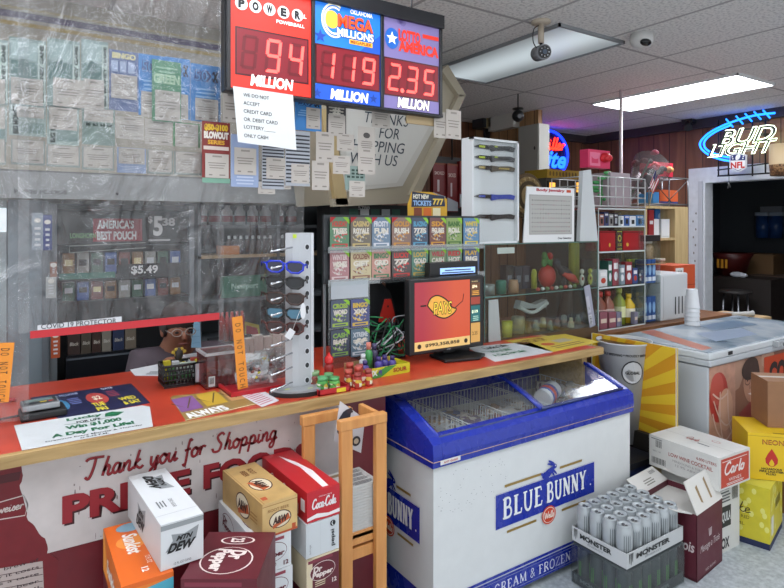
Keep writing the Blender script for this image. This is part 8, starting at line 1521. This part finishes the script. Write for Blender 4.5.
# red snack bags hanging
HY = 3.155
for i, (u0, u1, v0, v1, l) in enumerate([(433, 447, 163, 205, 'dark red snack bag hanging left of the white knife board'), (445.5, 456, 164, 212, 'narrow dark red snack bag in the middle of the hanging three'), (456, 470, 162, 208, 'dark red snack bag hanging closest to the white knife board')]):
    x0, x1 = xz(u0, 180, HY)[0], xz(u1, 180, HY)[0]; um = (u0+u1)/2; z1, z0 = xz(um, v0, HY)[1], xz(um, v1, HY)[1]; m = MB(); f = YF(HY-.02*i); w_, h = x1-x0, z1-z0; bag = M('#6f1a1c', .3, var=.1)
    m.prism(f, [(x0, z0), (x1, z0), (x1-.004, z0+h*.5), (x1, z1), (x0, z1), (x0+.004, z0+h*.5)], -.03, 0, bag); m.poly(f, [(x0, z0+h*.02), (x1, z0+h*.02), (x1, z0+h*.2), (x0, z0+h*.3)], '#a9adb4', .001); m.text(f, 'SMOKED', x0+w_*.1, z0+h*.72, w_*.7, h*.08, M('#c9a8a0'), .0015, .02); m.rect(f, x0+w_*.3, z0+h*.32, x0+w_*.45, z0+h*.6, '#b9a8a8', .001); m.rect(f, x0, z1-h*.04, x1, z1, '#7a3a20', .001)
    tag(m.build('snack_bag'), l, 'snack bag', 'red snack bags')
m = MB(); m.box(xz(430, 190, 3.2)[0], xz(466, 190, 3.2)[0], 3.16, 3.2, .0, xz(450, 158, 3.2)[1], M('#241c1a', .5)); m.cyl((xz(452, 160, 3.13)[0], 3.13, xz(450, 160, 3.13)[1]), (xz(452, 160, 3.13)[0], 3.13, 2.5), .006, M('#1a1a1c'), 6); tag(m.build('hanging_backdrop'), 'dark hanging panel behind the red snack bags', 'panel')

# main tobacco display
DYY = 3.75; f = YF(DYY); x0, x1 = xz(57, 300, DYY)[0], xz(189, 300, DYY)[0]; dz0, dz1 = .75, xz(120, 210, DYY)[1]
t = thing('tobacco_display', 'black tobacco display rack with a red header and price numbers behind the vinyl sheet', 'display rack', ((x0+x1)/2, DYY+.2, .0))
m = MB(); m.box(x0-.03, x1+.02, DYY+.20, DYY+.24, 0, dz1, M('#1b1d1f', .5)); m.box(x0-.04, x0, DYY-.01, DYY+.24, 0, dz1+.03, M('#7d8388', .4)); m.box(x1, x1+.03, DYY-.01, DYY+.24, 0, dz1+.03, M('#7d8388', .4)); m.box(x0, x1, DYY, DYY+.2, dz1, dz1+.03, M('#3a3e42')); m.build('frame', t)
zl_ = [xz(120, v, DYY)[1] for v in (244, 273, 298)]
m = MB(); hz0, hz1 = xz(120, 243, DYY)[1], xz(120, 217, DYY)[1]; m.box(x0+.01, x1-.01, DYY-.004, DYY, hz0, hz1, M('#17191b', .35)); a, b = xz(93, 230, DYY)[0], xz(142, 230, DYY)[0]; m.rect(f, a, hz0+.01, b, hz1-.01, '#8a2430', .005); zz = hz0+(hz1-hz0)*.55; m.text(f, "AMERICA'S", a+.02, zz, (b-a)*.75, .05, M('#c9c9c9'), .006, .04); m.text(f, 'BEST POUCH', a+.02, zz-.065, (b-a)*.8, .05, M('#c9c9c9'), .006, .04)
m.text(f, '$', xz(148, 236, DYY)[0], zz+.03, .025, .045, M('#c9c9c9'), .006, .03); m.text(f, '5', xz(153, 236, DYY)[0], zz-.045, .055, .12, M('#d4d4d4'), .006, .04); m.text(f, '38', xz(162, 236, DYY)[0], zz+.015, .075, .05, M('#c9c9c9'), .006, .04); m.rect(f, xz(148, 240, DYY)[0], hz0+.008, xz(170, 240, DYY)[0], hz0+.02, '#a0a0a0', .006); m.text(f, 'LONGHORN', xz(70, 240, DYY)[0], hz0+.03, .13, .03, M('#6f9a6a'), .006, .03)
m.stroke(f, [(x0+.06, hz0-.05), (b+.02, hz0-.03), (b+.02, hz0), (x0+.06, hz0-.012), (x0+.06, hz0-.05)], .004, '#9aa09a', .007); m.build('header', t)
m = MB(); m.text(f, '$5.49', xz(131, 273, DYY)[0], zl_[1]-.015, .15, .055, M('#d0d0d0'), .006, .03); m.rect(f, x0+.01, zl_[1]-.025, xz(115, 270, DYY)[0], zl_[1]+.01, '#2a6a5a', .003); m.rect(f, xz(117, 270, DYY)[0], zl_[1]-.03, x1-.01, zl_[1]+.05, '#1a1c1e', .003); m.build('price_strip', t)
for z in zl_[:3]: MB().box(x0, x1, DYY, DYY+.2, z-.012, z-.004, M('#2b2e30')).build('shelf', t)
rn = random.Random(14)
for r_, z in enumerate([zl_[1], zl_[2]]):
    for i in range(9):
        xx = x0+.03+i*(x1-x0-.06)/9; w_ = (x1-x0-.06)/9*.82; hh = .10 if r_ else .12; c, nmc = [('#7a5a34', 'tan'), ('#3a5a4a', 'green'), ('#6a3028', 'red'), ('#8a8a84', 'grey'), ('#2f4f8a', 'blue')][(i*3+r_) % 5]
        m = MB(); m.box(xx, xx+w_, DYY+.04, DYY+.10, z-.003, z+hh, M(c, .4)); m.rect(YF(DYY+.04), xx+.01, z+hh*.4, xx+w_-.01, z+hh*.7, rn.choice(['#c9b98a', '#b9bcc0', '#1d1e20']), .001); tag(m.build('tobacco_pouch'), '%s pouch standing on the %s rack shelf behind the sheet' % (nmc, ['middle', 'lower'][r_]), 'pouch', '%s pouches on the %s rack shelf' % (nmc, ['middle', 'lower'][r_]))
for i in range(6):
    xx = xz(72+i*20, 215, DYY)[0]; m = MB(); m.tube([(xx+.05*math.cos(a), DYY+.01, dz1+.0+.03+.03*math.sin(a)) for a in [k*math.pi/8 for k in range(17)]], .003, M('#8a8f92', .3, .5), 5); m.build('wire_loop', t)
# shelf units right of it behind the second sheet
EY = 3.7; f = YF(EY); e0, e1 = xz(198, 300, EY)[0], xz(345, 300, EY)[0]; ez = xz(260, 204, EY)[1]
t = thing('back_shelving', 'dark shelving with small bottles seen through the right hand vinyl sheet', 'shelving', ((e0+e1)/2, EY+.2, 0)); MB().box(e0, e1, EY+.3, EY+.33, 0, ez, M('#42484c', .5)).build('back_panel', t)
sv = [225, 254, 297, 335]
for i, v in enumerate(sv): MB().box(e0, e1, EY, EY+.3, xz(260, v, EY)[1]-.02, xz(260, v, EY)[1], [M('#5a6064'), BROWNB, M('#5a6064'), M('#5a6064')][i] if i != 1 else M('#a08a6a', .5)).build('shelf', t)
for xx in (e0, (e0+e1)/2, e1-.02): MB().box(xx, xx+.02, EY, EY+.3, 0, ez, M('#6a7074')).build('upright', t)
for i in range(8):
    xx = xz(205+i*13, 210, EY)[0]; z = xz(260, 225, EY)[1]; m = MB(); m.lathe((xx, EY+.08, z), [(0, 0), (.035, 0), (.035, .09), (.02, .11), (.02, .13), (0, .13)], M('#b4b8ba', .3), 12); m.lathe((xx, EY+.08, z+.02), [(.036, 0), (.036, .04)], M('#8a3a3c'), 12); tag(m.build('white_bottle'), 'white bottle with a red band on the top back shelf', 'bottle', 'white bottles on the top back shelf')
for i in range(10):
    xx = xz(232+i*6, 240, EY)[0]; z = xz(260, 254, EY)[1]; m = MB(); m.lathe((xx, EY+.06, z), [(0, 0), (.018, 0), (.018, .08), (.009, .1), (.009, .12), (0, .12)], M('#4a4442', .3), 10); m.lathe((xx, EY+.06, z+.1), [(.010, 0), (.010, .02), (0, .022)], M('#b9bcbe'), 10); tag(m.build('shot_bottle'), 'dark shot bottle with a pale cap on the tan back shelf', 'bottle', 'shot bottles on the tan back shelf')
tag(MB().box(xz(222, 250, EY)[0], xz(241, 250, EY)[0], EY+.03, EY+.12, xz(260, 254, EY)[1], xz(232, 246, EY)[1], M('#b0703a', .5)).build('orange_carton'), 'orange carton at the left of the tan back shelf', 'box')
m = MB(); a, b = xz(223, 290, EY)[0], xz(268, 290, EY)[0]; zA_, zB_ = xz(245, 297, EY)[1], xz(245, 276, EY)[1]; m.box(a, b, EY+.02, EY+.06, zA_, zB_, M('#2f6a52', .4)); m.text(YF(EY+.02), 'Newport', a+.06, zA_+.04, (b-a)*.6, .05, M('#8fb8a4'), .002, .03); tag(m.build('green_sign'), 'green cigarette sign on the back shelf seen through the sheet', 'sign')
m = MB(); P = [xz(u, v, EY-.02) for u, v in [(242, 322), (259, 326), (262, 345), (244, 341)]]; P = [xz(243, 343, EY-.02), xz(262, 345, EY-.02), xz(259, 325, EY-.02), xz(243, 321, EY-.02)]; m.prism(YF(EY-.02), P, -.01, 0, M('#b5a23c', .4)); P2 = [xz(246, 340, EY-.02), xz(260, 341, EY-.02), xz(257, 328, EY-.02), xz(246, 325, EY-.02)]; m.poly(YF(EY-.02), P2, '#a83a3c', .002); tag(m.build('yellow_red_sign'), 'small yellow edged red sign hanging behind the sheet', 'sign')
for i in range(5):
    xx = xz(222+i*5, 335, 3.2)[0]; z = 1.0; m = MB(); m.lathe((xx, 3.2, .955), [(0, 0), (.015, 0), (.015, .12), (.008, .14), (.008, .16), (0, .16)], M('#a02c26', .3), 10); tag(m.build('red_bottle'), 'red bottle beside the seated person', 'bottle', 'red bottles beside the seated person')
tag(MB().box(xz(218, 340, 3.15)[0], xz(262, 340, 3.15)[0], 3.1, 3.35, 0, .954, M('#23262a')).build('back_counter'), 'dark cabinet beside the seated person', 'cabinet')
# carton of cigars low behind the counter
CY = 3.75; rn = random.Random(4); 
for i, (u0, u1) in enumerate([(68, 80), (81, 91), (92, 101), (102, 111), (113, 124), (125, 136)]):
    x_0, x_1 = xz(u0, 340, CY-.05)[0], xz(u1, 340, CY-.05)[0]; z_0 = xz(100, 352, CY-.05)[1]; c, nmc = [('#3a2c28', 'dark brown'), ('#4a4238', 'olive brown'), ('#3c2a24', 'chestnut'), ('#7a746a', 'grey'), ('#2a3450', 'navy'), ('#6f6558', 'tan')][i]
    m = MB(); m.box(x_0, x_1, CY-.05, CY, z_0, z_0+.12+.01*(i % 2), M(c, .4)); m.text(YF(CY-.05), 'Black', x_0+.008, z_0+.05, (x_1-x_0)*.75, .02, M('#b9b4a8'), .001, .02, .2); tag(m.build('cigar_box'), '%s cigar box in the row seen under the red tape' % nmc, 'cigar box', 'cigar boxes under the red tape')
m = MB(); a, b = xz(66, 352, CY-.06)[0], xz(140, 352, CY-.06)[0]; m.box(a, b, CY-.07, CY-.011, 0, xz(100, 352, CY-.05)[1], M('#14171c', .3)); m.box(a, b, CY-.072, CY-.07, xz(100, 353, CY-.05)[1]-.02, xz(100, 353, CY-.05)[1]-.01, M('#5a6068')); tag(m.build('storage_unit'), 'black drawer unit under the row of cigar boxes', 'drawer unit')
tag(MB().box(-.9, 0.55, 3.25, 3.5, 0, .55, M('#33373a')).build('low_shelf'), 'low grey shelf behind the counter on the left', 'shelf') 
# hanging cards by the grey door
PY = 3.6; P = [(43, 52, 215, 250, '#2a3a7a', 'navy hanging card left of the tobacco display', 'X'), (32, 43, 213, 250, '#8f9aa4', 'grey pink hanging card left of the navy one', ''), (50, 57, 262, 277, '#8a5a44', 'small copper coloured card below the navy card', ''), (46, 56, 277, 298, '#b0b2b0', 'small white card below the copper one', 'A'), (51, 60, 330, 358, '#b0502a', 'orange snack pouch hanging under the red tape', '')]
for u0, u1, v0, v1, c, l, tx in P:
    x_0, x_1 = xz(u0, v0, PY)[0], xz(u1, v0, PY)[0]; um = (u0+u1)/2; z_1, z_0 = xz(um, v0, PY)[1], xz(um, v1, PY)[1]; m = MB(); m.box(x_0, x_1, PY, PY+.012, z_0, z_1, M(c, .4)); m.lines(YF(PY), x_0+.01, z_0+.02, x_1-.01, z_0+(z_1-z_0)*.7, 4, M('#c9ccd0')); m.ell(YF(PY), (x_0+x_1)/2, z_0+(z_1-z_0)*.8, .015, .012, '#d8d4cc', .002); tag(m.build('hanging_card'), l, 'card')
m = MB(); a, b = xz(8, 300, 3.7)[0], xz(44, 300, 3.7)[0]; m.box(a, b, 3.7, 3.74, 0, xz(25, 200, 3.7)[1], M('#7f8990', .5)); m.box(b-.01, b+.02, 3.68, 3.74, 0, xz(25, 200, 3.7)[1], M('#6a7076')); m.box(b+.02, x0-.045, 3.7, 3.74, 0, xz(25, 200, 3.7)[1], M('#8a9096', .5)); tag(m.build('grey_partition'), 'plain grey blue panel at the far left behind the sheet', 'panel')
m = MB(); a = xz(-40, 300, 3.9)[0]; b = xz(6.5, 300, 3.9)[0]; f = YF(3.9); m.box(a, b, 3.9, 3.93, .9, 2.0, M('#b9c4c8', .3)); m.box(a, b, 3.895, 3.9, xz(0, 232, 3.9)[1], xz(0, 208, 3.9)[1], M('#dfe8ee', .4, emit=.8)); tag(m.build('bright_window_panel'), 'bright window edge at the far left of the picture', 'window')

# ================================================================ seated person
def skin(name, nodes, edges, mat, parent=None, sub=2):
    me = bpy.data.meshes.new(name); me.from_pydata([n[0] for n in nodes], edges, []); o = bpy.data.objects.new(name, me); C.objects.link(o)
    me.materials.append(mat); o.modifiers.new('skin', 'SKIN'); me.skin_vertices or me.attributes
    if not me.skin_vertices: 
        bm = bmesh.new(); bm.from_mesh(me); bm.verts.layers.skin.verify(); bm.to_mesh(me); bm.free()
    sv_ = me.skin_vertices[0].data
    for i, n in enumerate(nodes): r = n[1]; sv_[i].radius = (r, r) if not isinstance(r, tuple) else r
    sv_[0].use_root = True; s = o.modifiers.new('sub', 'SUBSURF'); s.levels = s.render_levels = sub
    dg = bpy.context.evaluated_depsgraph_get(); me2 = bpy.data.meshes.new_from_object(o.evaluated_get(dg)); o.modifiers.clear(); o.data = me2; me2.name = name
    for p in me2.polygons: p.use_smooth = True
    if not me2.materials: me2.materials.append(mat)
    return o
import bmesh
PX, PYY = .735, 3.02
SKN = M('#8a5d48', .5); SHT = M('#4f444c', .7, var=.06); JNS = M('#2a3040', .7)
hc = Vector((xz(180, 331, 2.93)[0], 2.93, xz(180, 331, 2.93)[1]))
def body_nodes(grow=0):
    g = grow; return [((PX, 3.16, .52), .13+g), ((PX, 3.13, .70), .125+g), ((PX, 3.06, .86), .12+g), ((PX-.01, 3.0, .965), (.055+g)), ((hc.x, hc.y+.055, hc.z-.055), .05)]
t = thing('person', 'seated person in plum grey jumper and glasses, blue mask hanging from one ear', 'person', (PX, 3.1, 0))
WL[t] = Vector((PX, 3.1, 0))
nodes = body_nodes()+[((hc.x, hc.y+.01, hc.z+.01), .075), ((hc.x-.008, hc.y-.02, hc.z-.045), .052), ((hc.x, hc.y+.02, hc.z+.06), .07),
 ((PX-.17, 3.02, .925), .045), ((PX-.23, 2.93, .78), .048), ((PX-.14, 2.86, .90), .036), ((PX-.09, 2.84, .975), .024),
 ((PX+.17, 3.02, .925), .045), ((PX+.23, 2.95, .78), .048), ((PX+.15, 2.88, .89), .036), ((PX+.10, 2.85, .965), .024),
 ((PX-.10, 3.12, .50), .085), ((PX-.13, 2.90, .52), .07), ((PX-.13, 2.91, .25), .05), ((PX-.13, 2.92, .07), .04), ((PX-.13, 2.84, .04), .032),
 ((PX+.10, 3.12, .50), .085), ((PX+.13, 2.90, .52), .07), ((PX+.13, 2.91, .25), .05), ((PX+.13, 2.92, .07), .04), ((PX+.13, 2.84, .04), .032)]
edges = [(0, 1), (1, 2), (2, 3), (3, 4), (4, 5), (5, 6), (5, 7), (3, 8), (8, 9), (9, 10), (10, 11), (3, 12), (12, 13), (13, 14), (14, 15), (0, 16), (16, 17), (17, 18), (18, 19), (19, 20), (0, 21), (21, 22), (22, 23), (23, 24), (24, 25)]
# fingers
for s_, wr in ((-1, 11), (1, 15)):
    w0 = Vector(nodes[wr][0])
    for k in range(5):
        b0 = len(nodes); off = Vector((-s_*(.020-.010*k), -.028, .002)); l = [.030, .040, .045, .042, .033][k]
        if k == 0: off = Vector((-s_*.028, -.008, .0))
        p1 = w0+off; p2 = p1+Vector((-s_*.012 if k == 0 else 0, -l*.6, -.004)); p3 = p2+Vector((0, -l*.4, -.014)); nodes += [(tuple(p1), .0095), (tuple(p2), .008), (tuple(p3), .007)]; edges += [(wr, b0), (b0, b0+1), (b0+1, b0+2)]
bd = skin('body', nodes, edges, SKN); bd.parent = t; bd.location = -WL[t]
g = .012; nd = [((PX, 3.16, .54), .15), ((PX, 3.13, .70), .14), ((PX, 3.06, .86), .17), ((PX-.01, 3.01, .955), .115), ((PX-.17, 3.02, .93), .095), ((PX-.23, 2.93, .78), .06), ((PX-.15, 2.865, .89), .046), ((PX+.17, 3.02, .93), .095), ((PX+.23, 2.95, .78), .06), ((PX+.16, 2.885, .88), .046)]
sh = skin('jumper', nd, [(0, 1), (1, 2), (2, 3), (3, 4), (4, 5), (5, 6), (3, 7), (7, 8), (8, 9)], SHT); sh.parent = t; sh.location = -WL[t]
nd = [((PX, 3.15, .50), .13)]+[((PX+s_*.10, 3.12, .50), .098) for s_ in (-1, 1)]+[((PX+s_*.13, 2.90, .52), .082) for s_ in (-1, 1)]+[((PX+s_*.13, 2.91, .25), .062) for s_ in (-1, 1)]+[((PX+s_*.13, 2.92, .08), .052) for s_ in (-1, 1)]
tr = skin('trousers', nd, [(0, 1), (0, 2), (1, 3), (2, 4), (3, 5), (4, 6), (5, 7), (6, 8)], JNS); tr.parent = t; tr.location = -WL[t]
m = MB(); m.ball((hc.x+.004, hc.y+.035, hc.z+.055), .088, .09, .085, M('#2b2422', .6), 20); m.ball((hc.x+.01, hc.y+.085, hc.z+.0), .06, .05, .08, M('#2b2422', .6), 16); [m.ball((hc.x+s_*.07, hc.y+.03, hc.z+.02), .02, .045, .05, M('#2b2422', .6), 10) for s_ in (-1, 1)]; m.build('hair', t)
m = MB(); fr = F((hc.x, hc.y-.072, hc.z+.005), (1, .1, 0), (0, .35, 1)); fm = M('#8a8078', .3)
for s_ in (-1, 1): m.tube([fr.p(s_*.032+.024*math.cos(a), .017*math.sin(a)) for a in [i*math.pi/8 for i in range(17)]], .0025, fm, 6); m.tube([fr.p(s_*.056, 0), Vector((hc.x+s_*.078, hc.y+.03, hc.z+.015))], .002, fm, 6)
m.tube([fr.p(-.008, .004), fr.p(.008, .004)], .002, fm, 6); m.build('eyeglasses', t)
m = MB(); 
for s_ in (-1, 1): m.ball((hc.x+s_*.030, hc.y-.062, hc.z+.004), .010, .006, .006, M('#2a2220'), 8)
m.build('eyes', t); m = MB(); m.tube([(hc.x, hc.y-.066, hc.z+.008), (hc.x, hc.y-.080, hc.z-.022), (hc.x, hc.y-.070, hc.z-.03)], [.006, .012, .008], SKN, 8); m.build('nose', t); m = MB(); m.tube([(hc.x-.022, hc.y-.060, hc.z-.052), (hc.x, hc.y-.070, hc.z-.050), (hc.x+.022, hc.y-.060, hc.z-.052)], .005, M('#6f3f38'), 6); m.build('mouth', t)
m = MB(); mx_, mz_ = xz(196, 330, 2.9); fr = YF(2.885); mx_ = xz(196, 330, 2.885)[0]; m.prism(fr, [(mx_-.022, mz_-.08), (mx_+.025, mz_-.085), (mx_+.018, mz_+.035), (mx_-.008, mz_+.05)], -.006, 0, M('#86b4cf', .7)); [m.rect(fr, mx_-.018, mz_-.06+.03*k, mx_+.018, mz_-.058+.03*k, '#6a98b8', .001) for k in range(4)]; m.tube(smooth_path([(mx_-.005, 2.888, mz_+.045), (hc.x+.082, hc.y+.03, hc.z+.03), (mx_+.012, 2.888, mz_+.035)]), .0015, M('#c9d4da'), 5); m.build('face_mask', t)
ear = MB(); [ear.ball((hc.x+s_*.078, hc.y+.015, hc.z+.002), .010, .018, .026, SKN, 10) for s_ in (-1, 1)]; ear.build('ears', t)
m = MB(); [m.ball((PX+s_*.13, 2.88, .035), .05, .13, .045, M('#1a1a1c'), 12) for s_ in (-1, 1)]; m.build('shoes', t)
t = thing('stool', 'round dark stool carrying the seated person behind the counter', 'stool', (PX, 3.17, 0)); MB().cyl((PX, 3.17, .36), (PX, 3.17, .40), .17, M('#26282a'), 24).build('seat', t)
for a in range(4): dx, dy = .12*math.cos(a*1.57+.78), .12*math.sin(a*1.57+.78); MB().cyl((PX+dx*1.25, 3.17+dy*1.25, 0), (PX+dx, 3.17+dy, .36), .013, M('#8e9196', .3, .8), 8).build('leg', t)
